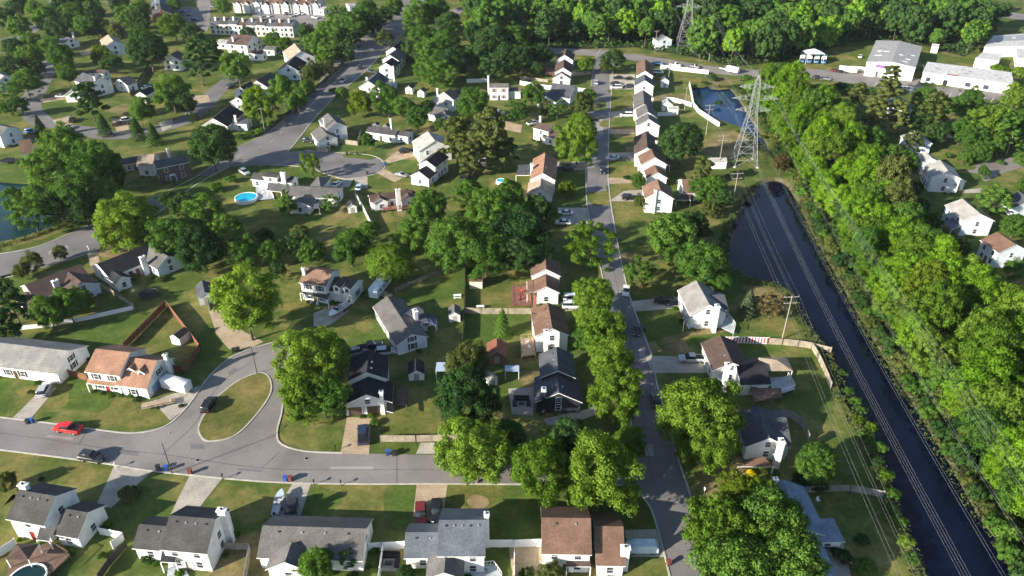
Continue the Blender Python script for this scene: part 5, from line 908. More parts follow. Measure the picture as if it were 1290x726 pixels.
YT += [(46, 246, 22, 'round', 'mid'), (22, 248, 16, 'round', 'mid'), (1070, 492, 9, 'bush', 'mid'), (1085, 516, 11, 'bush', 'dark'), (1099, 538, 11, 'bush', 'bright'), (1109, 564, 12, 'bush', 'mid'), (1117, 598, 12, 'bush', 'bright'), (1125, 622, 12, 'bush', 'mid'), (1133, 656, 12, 'bush', 'mid'), (1141, 682, 13, 'bush', 'bright'), (1150, 704, 13, 'bush', 'mid'), (1050, 462, 7, 'bush', 'olive'), (1018, 420, 5, 'bush', 'olive'), (930, 345, 6, 'bush', 'mid'), (912, 322, 7, 'bush', 'dark'), (912, 300, 6, 'bush', 'mid'), (925, 272, 7, 'bush', 'dark'), (945, 244, 7, 'bush', 'olive'), (160, 18, 14, 'round', 'mid'), (20, 80, 14, 'round', 'dark'), (36, 70, 14, 'round', 'mid'), (2, 78, 12, 'round', 'dark'), (100, 2, 14, 'round', 'dark'), (150, 2, 12, 'round', 'dark'), (176, 8, 12, 'round', 'mid'), (176, 24, 12, 'round', 'dark'), (76, 4, 14, 'round', 'dark'), (20, 4, 14, 'round', 'dark'), (120, 32, 12, 'round', 'dark'), (72, 40, 12, 'round', 'dark'), (232, 128, 14, 'round', 'dark'), (430, 66, 12, 'round', 'dark'), (412, 66, 14, 'round', 'mid'), (388, 108, 10, 'round', 'mid'), (452, 36, 12, 'round', 'mid'), (470, 28, 12, 'round', 'dark'), (496, 6, 12, 'round', 'mid'), (280, 8, 9, 'round', 'mid'), (220, 4, 10, 'round', 'mid'),
 (300, 172, 8, 'bush', 'mid'), (314, 169, 8, 'bush', 'mid'), (328, 164, 8, 'bush', 'mid'), (342, 156, 8, 'bush', 'mid'), (355, 147, 8, 'bush', 'mid'), (367, 137, 8, 'bush', 'mid'), (379, 127, 8, 'bush', 'mid'), (391, 116, 8, 'bush', 'mid'),
 (1062, 140, 18, 'round', 'mid'), (1082, 165, 16, 'round', 'dark'), (1100, 185, 18, 'round', 'mid'), (1110, 205, 14, 'round', 'dark'), (1142, 200, 14, 'round', 'mid'), (1130, 232, 16, 'round', 'mid'), (1150, 240, 12, 'round', 'dark'), (1172, 282, 12, 'round', 'mid'), (1210, 310, 14, 'round', 'dark'), (1165, 120, 14, 'round', 'mid'), (1262, 140, 16, 'round', 'mid'), (1225, 128, 14, 'round', 'mid'), (1160, 150, 14, 'round', 'dark'), (1200, 110, 0.1, 'bush', 'mid'), (1285, 150, 14, 'round', 'mid'), (1255, 180, 14, 'round', 'mid'), (1180, 165, 14, 'round', 'dark'), (1285, 176, 12, 'round', 'mid'), (1240, 214, 8, 'round', 'mid'), (1290, 232, 10, 'round', 'mid'), (1215, 195, 10, 'round', 'mid')]
YT = [t for t in YT if t[2] > 1]
# each yard has grass of its own: fresh, dry or worn
rngy = random.Random(5)
for lm_, c_ in list(HOUSES):
    if depth(c_) > 340: continue
    for _ in range(3):
        a = rngy.uniform(0, 6.28); dd = rngy.uniform(7, 15); w, h = rngy.uniform(3.5, 8), rngy.uniform(3, 6.5); ce = c_ + Vector((math.cos(a) * dd, math.sin(a) * dd, 0)); o = rngy.uniform(-.4, .4)
        pts = [proj((ce.x + x_ * math.cos(o) - y_ * math.sin(o), ce.y + x_ * math.sin(o) + y_ * math.cos(o), 0)) for x_, y_ in ((-w, -h), (0, -h * 1.1), (w, -h), (w * 1.05, 0), (w, h), (0, h), (-w, h * .9))]
        lawn_patch(pts, zz(), rngy.choice([M_FRESH, M_DRYLAWN, M_GREENLAWN, M_WORN, M_DRYLAWN]))
for t in YT:
    k = 1.05 if t[1] < 140 and t[0] < 520 and t[3] != 'bush' else 1.0
    kd = t[3]
    if kd == 'round' and t[4] in ('mid', 'dark', 'olive') and 10 < t[2] < 30:
        q = random.random(); kd = 'tall' if q < .2 else ('sparse' if q < .32 else kd)
    tree_px(t[0], t[1], t[2] * k, kd, t[4], (1.35 if t[1] > 430 and 690 < t[0] < 800 else 1.18) if kd == 'round' else (0.9 if kd == 'tall' else 1.0))
# planting beds: low shrubs along the house walls that face the camera
for (cx, cy_, th, L, W) in list(FOOT):
    if depth(Vector((cx, cy_, 0))) > 300: continue
    for side in (2, 3, 0, 1):
        n = {0: (1, 0), 1: (-1, 0), 2: (0, 1), 3: (0, -1)}[side]; nw = rot(n, th)
        if nw[0] * (0 - cx) + nw[1] * (0 - cy_) < 0.35 * math.hypot(cx, cy_): continue
        ln, ds = (W, L / 2) if side < 2 else (L, W / 2)
        for k in range(2 if ln < 9 else 3):
            o = random.uniform(-ln / 2 + .6, ln / 2 - .6); t = (-n[1], n[0]); rr = random.uniform(.5, .95); u = rot((n[0] * (ds + rr + .15) + t[0] * o, n[1] * (ds + rr + .15) + t[1] * o), th)
            q = (cx + u[0], cy_ + u[1]); ok = True
            for c2, c3, t2, l2, w2 in FOOT:
                z_ = rot((q[0] - c2, q[1] - c3), -t2)
                if abs(z_[0]) < l2 / 2 + rr * .7 and abs(z_[1]) < w2 / 2 + rr * .7: ok = False
            if ok: plant(q[0], q[1], rr, 'bush', random.choice(['mid', 'dark', 'olive', 'mid', 'bright']), 0.0)
# woods
def inside(p, poly):
    x, y = p; r = False; n = len(poly)
    for i in range(n):
        a, b = poly[i], poly[i - 1]
        if (a[1] > y) != (b[1] > y) and x < (b[0] - a[0]) * (y - a[1]) / (b[1] - a[1]) + a[0]: r = not r
    return r
def infoot(x, y, m):
    for cx, cy_, th, L, W in FOOT:
        u = rot((x - cx, y - cy_), -th)
        if abs(u[0]) < L / 2 + m and abs(u[1]) < W / 2 + m: return True
    return False
def poisson(polypx, d, avoid=True, m=3.0, tries=9000, seed=3, keepout=()):
    rng = random.Random(seed); P = [tuple(G(*q))[:2] for q in polypx]; x0, x1 = min(p[0] for p in P), max(p[0] for p in P); y0, y1 = min(p[1] for p in P), max(p[1] for p in P); out = []
    for _ in range(tries):
        p = (rng.uniform(x0, x1), rng.uniform(y0, y1))
        if not inside(p, P) or infoot(*p, m): continue
        if any((p[0] - q[0]) ** 2 + (p[1] - q[1]) ** 2 < d * d for q in out): continue
        if avoid and any((p[0] - q[0]) ** 2 + (p[1] - q[1]) ** 2 < (q[2] + d * 0.3) ** 2 for q in CANOPY[:NY]): continue
        if any((p[0] - q[0]) ** 2 + (p[1] - q[1]) ** 2 < q[2] ** 2 for q in keepout): continue
        out.append(p)
    return out
NY = len(CANOPY)
TW = [(*G(1068, 230).xy, 4), (*G(937, 206).xy, 9), (*G(862, 62).xy, 12)]
CANAL_EDGE = [tuple(G(*q))[:2] for q in WOOD_C[:13]]
def edge_dist(p):
    best = 1e9
    for a, b in zip(CANAL_EDGE, CANAL_EDGE[1:]):
        a, b, q = Vector(a), Vector(b), Vector(p); t = max(0, min(1, (q - a).dot(b - a) / (b - a).length_squared)); best = min(best, (a + (b - a) * t - q).length)
    return best
wc = poisson(WOOD_C, 5.5, keepout=TW); wc.sort(key=lambda p: p[1])
far_wood = []
rngb = random.Random(21); tl = 0.0
for a, b in zip(CANAL_EDGE, CANAL_EDGE[1:]):
    a, b = Vector(a), Vector(b); d = (b - a).normalized(); nrm = Vector((d.y, -d.x)); nrm = nrm if nrm.x > 0 else -nrm
    while tl < (b - a).length:
        c = a + d * tl
        if 60 < c.y < 330:
            for off in (rngb.uniform(-.6, .8), rngb.uniform(2.2, 4.0)):
                q = c + nrm * off + d * rngb.uniform(-1, 1)
                if all((q.x - k[0]) ** 2 + (q.y - k[1]) ** 2 > k[2] ** 2 for k in TW): plant(q.x, q.y, rngb.uniform(1.5, 2.8), 'bush', rngb.choice(['olive', 'dark', 'mid', 'dark', 'olive']), 0.0, rngb.uniform(1.2, 1.9), 'low shrub along the foot of the wood on the far canal bank', 'shrubs on the far canal bank', nm='bank_shrub')
        if 60 < c.y < 330 and int(tl / 3.4) % 2 == 0:
            q = c + nrm * rngb.uniform(3.6, 5.6)
            if all((q.x - k[0]) ** 2 + (q.y - k[1]) ** 2 > k[2] ** 2 for k in TW): plant(q.x, q.y, rngb.uniform(3.0, 4.1), rngb.choice(['tall', 'tall', 'round']), rngb.choice(['wood', 'wood', 'bright', 'wood', 'mid']), rngb.uniform(1.0, 2.2), rngb.uniform(1.15, 1.5), 'tall leafy tree in the dense sunlit wood along the far canal bank', 'trees of the canal wood', nm='woodland_tree')
        tl += 3.4
    tl -= (b - a).length
nwood = 0
for x, y in wc:
    e = edge_dist((x, y)); px, py = proj((x, y, 5))
    if px > 1400 or py > 800 or px < 800: continue
    if e < 6.5 and y < 330: continue
    if False:
        plant(x, y, random.uniform(2.0, 2.8), 'bush', random.choice(['olive', 'dark', 'olive', 'mid']), 0.0, 1.5, 'low olive shrub along the foot of the wood on the far canal bank', 'shrubs on the far canal bank'); continue
    if nwood < 185 and y < 330:
        lf = random.choice(['wood'] * 8 + ['bright'] * 4 + ['mid'] * 2 + (['olive'] if y > 150 else ['yellow']))
        r = random.uniform(3.7, 5.8) * (0.85 if e < 7 else 1.0); plant(x, y, r, random.choice(['tall', 'tall', 'round', 'tall']), lf, random.uniform(2.0, 4.5) if e > 8 else 1.2, random.uniform(1.1, 1.55), 'tall leafy tree in the dense sunlit wood along the far canal bank', 'trees of the canal wood', nm='woodland_tree'); nwood += 1
    else: far_wood.append((x, y, random.uniform(3.8, 5.2), random.choice(['tall', 'round']), random.choice(['wood', 'mid', 'mid', 'wood']), random.uniform(1.5, 4)))
for poly, d, s in ((WOOD_T, 9.5, 5), (WOOD_T2, 8.5, 8)):
    for x, y in poisson(poly, d, seed=s, keepout=TW + [(172 * 1.0, 338, 10)]):
        far_wood.append((x, y, random.choice([4.5, 5.2, 6, 7, 8]), random.choice(['tall', 'round', 'tall']), random.choice(['mid', 'dark', 'wood', 'mid', 'dark', 'mid']), random.uniform(2, 6)))
def merged_wood(name, items, label, k=0.42):
    """the far woods read as one mass: one mesh, its leaf clusters thinned out"""
    Vs, Ns, Ms = [], [], []; leaves = sorted(set(i[4] for i in items))
    for x, y, r, kind, lf, cl in items:
        nv = 9 if kind == 'round' else 6; C, D = RAWC[(kind, random.randrange(nv))]; idx = RNG.random(len(C)) < k; c = C[idx]; d = D[idx]; a = random.uniform(0, 6.28); ca, sa = math.cos(a), math.sin(a)
        Rm = np.array([[ca, -sa, 0], [sa, ca, 0], [0, 0, 1]]); c = c @ Rm.T; d = d @ Rm.T; Vs.append(leaf_quads(c, d, 0.085, RNG) * np.array([r, r, r * (1.0 + 0.5 * (int(x * 7 + y * 3) % 10) / 10)]) + np.array([x, y, cl]))
        n = np.repeat(d, 4, 0) + np.repeat(RNG.normal(0, 0.28, d.shape), 4, 0); Ns.append(n / np.linalg.norm(n, axis=1)[:, None]); Ms.append(np.full(len(c), leaves.index(lf), np.int32))
    V = np.concatenate(Vs); me = mesh_from(name, V, len(V) // 4, np.concatenate(Ns), leafmat_obj(leaves[0]))
    for lf in leaves[1:]: me.materials.append(leafmat_obj(lf))
    me.polygons.foreach_set('material_index', np.concatenate(Ms)); o = bpy.data.objects.new(name, me); COL.objects.link(o); tag(o, label, 'woods', None, 'stuff')
FARM = {}
def leafmat_obj(leaf):
    k = {'mid': ((0.045, 0.12, 0.022), (0.115, 0.23, 0.04)), 'dark': ((0.03, 0.075, 0.024), (0.065, 0.13, 0.038)), 'wood': ((0.085, 0.20, 0.02), (0.18, 0.34, 0.036))}[leaf]
    m = leafmat('leaf_far_' + leaf, *k)
    for n in m.node_tree.nodes:
        if n.type == 'TEX_NOISE': n.inputs['Scale'].default_value = {3.2: 0.16, 22.0: 2.2}.get(round(n.inputs['Scale'].default_value, 1), n.inputs['Scale'].default_value)
    return m
merged_wood('woods', far_wood, 'far-off woods of mixed green trees behind the cross road')
mb = MB()
for p in far_wood: mb.tube((p[0], p[1], 0), (p[0], p[1], p[5] + p[2]), 0.22, 0.12, 5, cap=False)
tag(mb.build('woods_trunks', M_BARK), 'trunks standing in the far-off woods', 'woods', None, 'stuff')
# undergrowth on the woodland floor, reeds and weeds on the banks
def scatter(name, polys, dens, size, height, mat, label, seed):
    rng = np.random.default_rng(seed); Cs = []
    for poly in polys:
        P = [tuple(G(*q))[:2] for q in poly]; x0, x1 = min(p[0] for p in P), max(p[0] for p in P); y0, y1 = max(40, min(p[1] for p in P)), min(640, max(p[1] for p in P)); n = int((x1 - x0) * (y1 - y0) * dens)
        q = np.stack([rng.uniform(x0, x1, n), rng.uniform(y0, y1, n)], 1); inn = np.zeros(n, bool); X, Y = q[:, 0], q[:, 1]
        for i in range(len(P)):
            a, b = P[i], P[i - 1]; c = (a[1] > Y) != (b[1] > Y)
            with np.errstate(divide='ignore', invalid='ignore'): inn ^= c & (X < (b[0] - a[0]) * (Y - a[1]) / (b[1] - a[1] if b[1] != a[1] else 1e-9) + a[0])
        q = q[inn]; Cs.append(np.column_stack([q, rng.uniform(0.1, height, len(q))]))
    C = np.concatenate(Cs); D = np.tile([[0, -0.3, 1.0]], (len(C), 1)); V = leaf_quads(C, D, size, rng, 1, 0.7)
    n = np.repeat(D + rng.normal(0, 0.4, D.shape), 4, 0); n /= np.linalg.norm(n, axis=1)[:, None]
    o = bpy.data.objects.new(name, mesh_from(name, V, len(C), n, mat)); COL.objects.link(o); tag(o, label, 'undergrowth', None, 'stuff')
scatter('undergrowth', [WOOD_C], 2.4, 0.5, 1.6, LEAF['mid'], 'low undergrowth covering the floor of the canal wood', 4)
scatter('undergrowth', [WOOD_T, WOOD_T2], 0.8, 0.8, 1.8, LEAF['dark'], 'low undergrowth covering the floor of the far woods', 5)
def band(pts, w):
    """a pixel polygon of width w metres along a traced line"""
    out = [], []
    for i, p in enumerate(pts):
        a, b = G(*pts[max(0, i - 1)]), G(*pts[min(len(pts) - 1, i + 1)]); d = (b - a).normalized(); n = Vector((-d.y, d.x, 0)) * w / 2; c = G(*p)
        out[0].append(proj(c + n)); out[1].append(proj(c - n))
    return out[0] + out[1][::-1]
scatter('bank_weeds', [band([(955, 234), (933, 258), (917, 285), (911, 310), (916, 340), (944, 356), (975, 362), (994, 378), (1010, 407), (1026, 434), (1041, 455), (1053, 484), (1064, 514), (1088, 548), (1106, 592), (1122, 640), (1150, 712), (1180, 790)], 3.0),
                       band([(1010, 255), (1028, 292), (1058, 345), (1092, 405), (1130, 468), (1172, 536), (1208, 596), (1240, 650), (1270, 690), (1310, 740)], 5.5)], 7.0, 0.26, 1.3, LEAF['olive'], 'weeds and reeds growing along both canal banks', 6)
scatter('bank_weeds', [band([(900, 110), (930, 110), (954, 128), (975, 154), (992, 185)], 4.0), band([(-20, 322), (0, 311), (32, 302), (72, 287), (106, 264)], 2.2), band([(992, 203), (972, 199), (952, 182), (935, 166)], 3.0)], 5.0, 0.35, 0.9, LEAF['olive'], 'weeds growing along the pond edges', 7)

# ---------------------------------------------------------------- vehicles: one of each kind with its parts, then copies
def car_profile(kind):
    """side outlines (x forward, z up): body, cabin glass; length, width, wheel positions"""
    if kind == 'sedan': return dict(L=4.7, W=1.82, body=[(-2.3, .35), (-2.32, .85), (-2.15, .98), (-1.5, 1.02), (1.0, .98), (2.1, .84), (2.33, .66), (2.33, .35)], roof=[(-1.75, 1.0), (-1.0, 1.42), (0.25, 1.43), (1.15, .97)], wh=1.42, wr=.33)
    if kind == 'suv': return dict(L=4.8, W=1.92, body=[(-2.35, .42), (-2.38, 1.05), (-2.3, 1.12), (1.0, 1.1), (2.15, 1.0), (2.36, .8), (2.36, .42)], roof=[(-2.25, 1.1), (-1.95, 1.74), (0.2, 1.75), (1.15, 1.09)], wh=1.45, wr=.38)
    if kind == 'van': return dict(L=5.1, W=1.98, body=[(-2.5, .4), (-2.52, 1.1), (1.4, 1.1), (2.3, .95), (2.5, .7), (2.5, .4)], roof=[(-2.45, 1.08), (-2.3, 1.8), (0.6, 1.8), (1.75, 1.05)], wh=1.5, wr=.36)
    if kind == 'pickup': return dict(L=5.6, W=1.98, body=[(-2.75, .5), (-2.78, 1.12), (-0.85, 1.12), (-0.8, 1.12), (1.3, 1.14), (2.55, 1.06), (2.76, .85), (2.76, .5)], roof=[(-0.95, 1.12), (-0.75, 1.78), (0.65, 1.78), (1.4, 1.12)], wh=1.75, wr=.4, bed=True)
def hull(prof, W, inset, mb, mi=0, taper=0.0):
    n = len(prof); vs = []
    for s, wi in ((-1, 0), (1, 0)):
        for x, z in prof:
            k = 1 - taper * max(0, (z - prof[0][1])) ; vs.append((x, s * (W / 2 - inset) * k, z))
    fs = [tuple(range(n)), tuple(range(2 * n - 1, n - 1, -1))] + [((i + 1) % n, i, n + i, n + (i + 1) % n) for i in range(n)]
    mb.add(vs, fs, mi)
def bevelled(mb, name, mats, parent, w=0.08, seg=2):
    o = mb.build(name, mats, parent); bm = bmesh.new(); bm.from_mesh(o.data); bmesh.ops.recalc_face_normals(bm, faces=bm.faces)
    bmesh.ops.bevel(bm, geom=bm.edges, offset=w, segments=seg, affect='EDGES', profile=0.6, clamp_overlap=True)
    for f in bm.faces: f.smooth = True
    bm.to_mesh(o.data); bm.free(); return o
M_TYRE = mottled('tyre', (0.02, 0.02, 0.02), 0.2, 3.0, 0.9); M_RIM = mottled('rim', (0.45, 0.46, 0.48), 0.1, 2.0, 0.35, 0.5, metal=0.6); M_LAMP = mottled('lamp_glass', (0.7, 0.7, 0.68), 0.05, 2.0, 0.15); M_TAIL = mottled('tail_lamp', (0.4, 0.02, 0.02), 0.05, 2.0, 0.2)
M_CARGLASS = glassmat('car_glass', (0.02, 0.024, 0.03)); PAINTS = {'red': (0.62, 0.02, 0.02), 'darkred': (0.16, 0.02, 0.02), 'black': (0.012, 0.012, 0.014), 'dark': (0.03, 0.033, 0.04), 'white': (0.78, 0.78, 0.78), 'silver': (0.45, 0.47, 0.49), 'grey': (0.22, 0.23, 0.25), 'blue': (0.10, 0.22, 0.42), 'navy': (0.02, 0.035, 0.08), 'brown': (0.14, 0.08, 0.05), 'paleblue': (0.5, 0.62, 0.74)}
CARN = {'sedan': 'parked_car', 'suv': 'suv', 'van': 'van', 'pickup': 'pickup_truck'}; CARP = {}
def make_car(kind):
    p = car_profile(kind); root = empty(CARN[kind], (0, 0, 0)); mb = MB(); hull(p['body'], p['W'], 0.0, mb, 0, 0.06)
    if p.get('bed'): pass
    bevelled(mb, 'body', paint('black', PAINTS['black']), root, 0.07)
    mb = MB(); hull(p['roof'], p['W'], 0.10, mb, 0, 0.16); bevelled(mb, 'window', M_CARGLASS, root, 0.04, 1)
    r = p['roof']; mb = MB(); a, b = r[1], r[2]; w = p['W'] / 2 - 0.10; kk = 1 - 0.16 * (a[1] - r[0][1])
    mb.slab([(a[0] + .06, -w * kk + .03, a[1] + .035), (b[0] - .03, -w * kk + .03, b[1] + .035), (b[0] - .03, w * kk - .03, b[1] + .035), (a[0] + .06, w * kk - .03, a[1] + .035)], 0.05); bevelled(mb, 'roof', paint('black', PAINTS['black']), root, 0.02, 1)
    if p.get('bed'):
        mb = MB(); mb.slab([(-2.62, -.78, 1.145), (-1.05, -.78, 1.145), (-1.05, .78, 1.145), (-2.62, .78, 1.145)], 0.02); mb.build('cargo_bed', M_BLACK, root)
    for sx in (-1, 1):
        for sy in (-1, 1):
            mb = MB(); x, y, rr = sx * p['wh'], sy * (p['W'] / 2 - 0.10), p['wr']; mb.tube((x, y - 0.11, rr), (x, y + 0.11, rr), rr, n=14); wh = mb.build('wheel', M_TYRE, root)
            mb = MB(); yo = y + sy * 0.112; mb.tube((x, yo, rr), (x, yo + sy * 0.01, rr), rr * 0.62, n=10); mb.build('rim', M_RIM, wh)
    xe = p['body'][-2][0]; ze = p['body'][-2][1]
    for sy in (-1, 1):
        mb = MB(); mb.box((xe - 0.06, sy * (p['W'] / 2 - 0.32), ze - 0.04), (0.2, 0.36, 0.14)); mb.build('headlight', M_LAMP, root)
        mb = MB(); mb.box((p['body'][1][0] + 0.06, sy * (p['W'] / 2 - 0.22), p['body'][1][1] - 0.12), (0.16, 0.26, 0.18)); mb.build('taillight', M_TAIL, root)
        mb = MB(); mb.box((r[3][0] - 0.1, sy * (p['W'] / 2 + 0.06), r[3][1] + 0.06), (0.12, 0.2, 0.14)); mb.build('wing_mirror', M_BLACK, root)
    return root
def copy_tree(o, parent=None):
    c = o.copy(); COL.objects.link(c)
    if parent: c.parent = parent
    for ch in list(o.children): copy_tree(ch, c)
    return c
CARS = []
USED = {}
def car(kind, px, py, dx, dy, col, where, label=None):
    """vehicle standing at a photo pixel, its front towards the pixel offset (dx, dy)"""
    if kind not in CARP: CARP[kind] = make_car(kind)
    g = CARP[kind] if kind not in USED else copy_tree(CARP[kind]); USED[kind] = 1
    p, q = G(px, py, 0.7), G(px + dx, py + dy, 0.7); g.location = (p.x, p.y, 0.06); g.rotation_euler = (0, 0, math.atan2(q.y - p.y, q.x - p.x))
    m = paint(col, PAINTS[col])
    for ch in g.children:
        if ch.name.split('.')[0] in ('body', 'roof'):
            ch.material_slots[0].link = 'OBJECT'; ch.material_slots[0].material = m
    CARS.append([g, kind, col, where, Vector((p.x, p.y, 0)), label]); return g
for c in [('pickup', 86, 540, -20, -3, 'red', 'r', 'bright red pickup parked at the kerb before the dry corner lawn'), ('suv', 116, 576, 20, 3, 'dark', 'r', 'dark car with pale roof edge parked at the kerb of the lower street'), ('suv', 263, 510, 12, -22, 'black', 'r', 'black car driving round the grass traffic island'), ('suv', 56, 491, 10, -18, 'silver', 'd'), ('pickup', 457, 548, 0, -20, 'navy', 'd'), ('suv', 367, 643, -3, 20, 'dark', 'd'),
    ('suv', 530, 648, 0, 20, 'darkred', 'd'), ('suv', 550, 644, 0, 20, 'black', 'd'), ('sedan', 789, 366, -3, 20, 'white', 'r'), ('sedan', 826, 504, -3, -20, 'black', 'r'), ('pickup', 871, 452, -20, 0, 'silver', 'd'), ('suv', 836, 379, -20, -2, 'black', 'd'), ('suv', 850, 381, -20, -2, 'dark', 'd'), ('sedan', 803, 415, -2, 10, 'dark', 'r'),
    ('van', 722, 376, 20, 0, 'white', 'd'), ('van', 721, 385, 20, 0, 'white', 'd'), ('sedan', 712, 268, -20, 0, 'white', 'd'), ('sedan', 709, 280, -20, 0, 'white', 'd'), ('pickup', 712, 213, 20, 0, 'dark', 'd'), ('suv', 717, 209, 20, 0, 'grey', 'd'), ('suv', 759, 215, -1, 10, 'black', 'r'), ('suv', 793, 249, 20, 0, 'black', 'd'), ('sedan', 772, 199, -20, 0, 'paleblue', 'd'), ('sedan', 785, 200, -20, 0, 'dark', 'd'),
    ('sedan', 779, 98, -20, 0, 'black', 'd'), ('sedan', 793, 99, -20, 0, 'black', 'd'), ('sedan', 775, 105, -20, 0, 'dark', 'd'), ('suv', 792, 109, -20, 0, 'dark', 'd'), ('van', 776, 110, -20, 0, 'white', 'd'), ('van', 789, 145, -20, 0, 'white', 'd'), ('suv', 793, 139, -20, 0, 'dark', 'd'), ('suv', 751, 104, 0, -10, 'silver', 'r'), ('sedan', 752, 132, 0, -10, 'dark', 'r'), ('sedan', 760, 73, 20, 2, 'black', 'r'),
    ('pickup', 828, 80, 20, 1, 'blue', 'r'), ('pickup', 851, 82, 20, 3, 'white', 'r'), ('suv', 876, 84, 20, 4, 'grey', 'r'), ('pickup', 914, 87, 20, 4, 'silver', 'r'), ('van', 829, 91, 20, 1, 'white', 'd'), ('suv', 778, 76, -20, 0, 'dark', 'd'), ('pickup', 672, 155, 20, -4, 'white', 'd'),
    ('sedan', 424, 232, 10, -8, 'white', 'd'), ('suv', 511, 190, 20, -4, 'black', 'd'), ('sedan', 506, 220, 20, 4, 'grey', 'd'), ('suv', 388, 177, 20, 2, 'dark', 'd'), ('sedan', 450, 51, 10, -8, 'dark', 'r'), ('sedan', 453, 58, 10, -8, 'navy', 'r'), ('suv', 452, 85, -10, 9, 'dark', 'r'), ('suv', 432, 102, -10, 9, 'silver', 'r'), ('sedan', 468, 90, 10, 4, 'grey', 'd'), ('sedan', 501, 18, 10, -8, 'dark', 'r'), ('suv', 580, 12, 20, 0, 'navy', 'r'),
    ('sedan', 29, 125, 10, -10, 'white', 'r'), ('sedan', 77, 121, 20, -1, 'white', 'd'), ('sedan', 85, 160, 20, 2, 'silver', 'd'), ('pickup', 91, 151, 5, -10, 'dark', 'd'), ('suv', 39, 166, 20, 0, 'blue', 'd'), ('pickup', 150, 156, 20, -4, 'brown', 'd'), ('suv', 160, 151, 20, -4, 'white', 'd'), ('sedan', 290, 109, 10, -6, 'dark', 'r'), ('sedan', 184, 110, 20, -6, 'white', 'd'),
    ('sedan', 328, 20, 2, 10, 'silver', 'l'), ('sedan', 338, 20, 2, 10, 'white', 'l'), ('sedan', 360, 17, 2, 10, 'dark', 'l'), ('suv', 366, 20, 2, 10, 'silver', 'l'), ('sedan', 373, 18, 4, 10, 'white', 'l'), ('sedan', 381, 17, 4, 10, 'silver', 'l'), ('sedan', 397, 22, 10, 2, 'white', 'l'), ('sedan', 230, 14, 10, 0, 'blue', 'l'), ('sedan', 238, 19, 10, 0, 'dark', 'l'), ('suv', 246, 25, 10, 0, 'navy', 'l'), ('sedan', 268, 8, 10, 3, 'grey', 'l'),
    ('suv', 450, 443, 20, -5, 'grey', 'd'), ('pickup', 467, 437, 20, -3, 'dark', 'd'), ('suv', 486, 443, 20, -2, 'silver', 'd'), ('sedan', 1143, 112, 20, 6, 'white', 'l'), ('sedan', 1124, 109, 20, 2, 'dark', 'l'), ('sedan', 1134, 111, 20, 3, 'black', 'l'), ('sedan', 1084, 71, 6, -10, 'white', 'l'), ('sedan', 1052, 89, 20, 2, 'darkred', 'l'), ('sedan', 1060, 90, 20, 2, 'black', 'l'), ('suv', 1030, 98, 20, 2, 'dark', 'l'), ('sedan', 1040, 99, 20, 2, 'grey', 'l'),
    ('suv', 308, 217, 10, 6, 'silver', 'd'), ('sedan', 452, 236, 4, -10, 'paleblue', 'd'), ('sedan', 612, 142, 20, 1, 'dark', 'd'), ('sedan', 622, 139, 20, 1, 'grey', 'd'), ('sedan', 1190, 172, 20, 2, 'silver', 'd')]:
    car(*c)
# white box trucks in the yard at the head of the wood
def box_truck(px, py, dx, dy, label, group, k=1.0):
    p, q = G(px, py), G(px + dx, py + dy); root = empty('box_truck', (p.x, p.y, 0.04), math.atan2(q.y - p.y, q.x - p.x), label, 'truck', group)
    mb = MB(); mb.box((-0.9, 0, 2.0), (4.6 * k, 2.3, 2.5)); bevelled(mb, 'cargo_box', M_WHITE, root, 0.05, 1)
    mb = MB(); hull([(1.5, .5), (1.5, 2.2), (2.5, 2.25), (3.0, 1.35), (3.5, 1.2), (3.5, .5)], 2.1, 0, mb); bevelled(mb, 'cab', paint('blue' if k < 1.01 else 'white', PAINTS['blue' if k < 1.01 else 'white']), root, 0.06, 1)
    mb = MB(); mb.add([(2.54, -.9, 2.18), (3.03, -.95, 1.40), (3.03, .95, 1.40), (2.54, .9, 2.18)], [(0, 1, 2, 3)]); mb.build('windscreen', M_CARGLASS, root)
    for x in (-2.0, 2.6):
        for y in (-0.98, 0.98):
            mb = MB(); mb.tube((x, y - .13, .45), (x, y + .13, .45), .45, n=12); mb.build('wheel', M_TYRE, root)
for i, x in enumerate((1010, 1019, 1028, 1037)): box_truck(x, 78 + i * 0.4, -2, 10, 'white box truck in the row beside the canopy, %s from the left' % ('first', 'second', 'third', 'fourth')[i], 'box trucks in the yard')

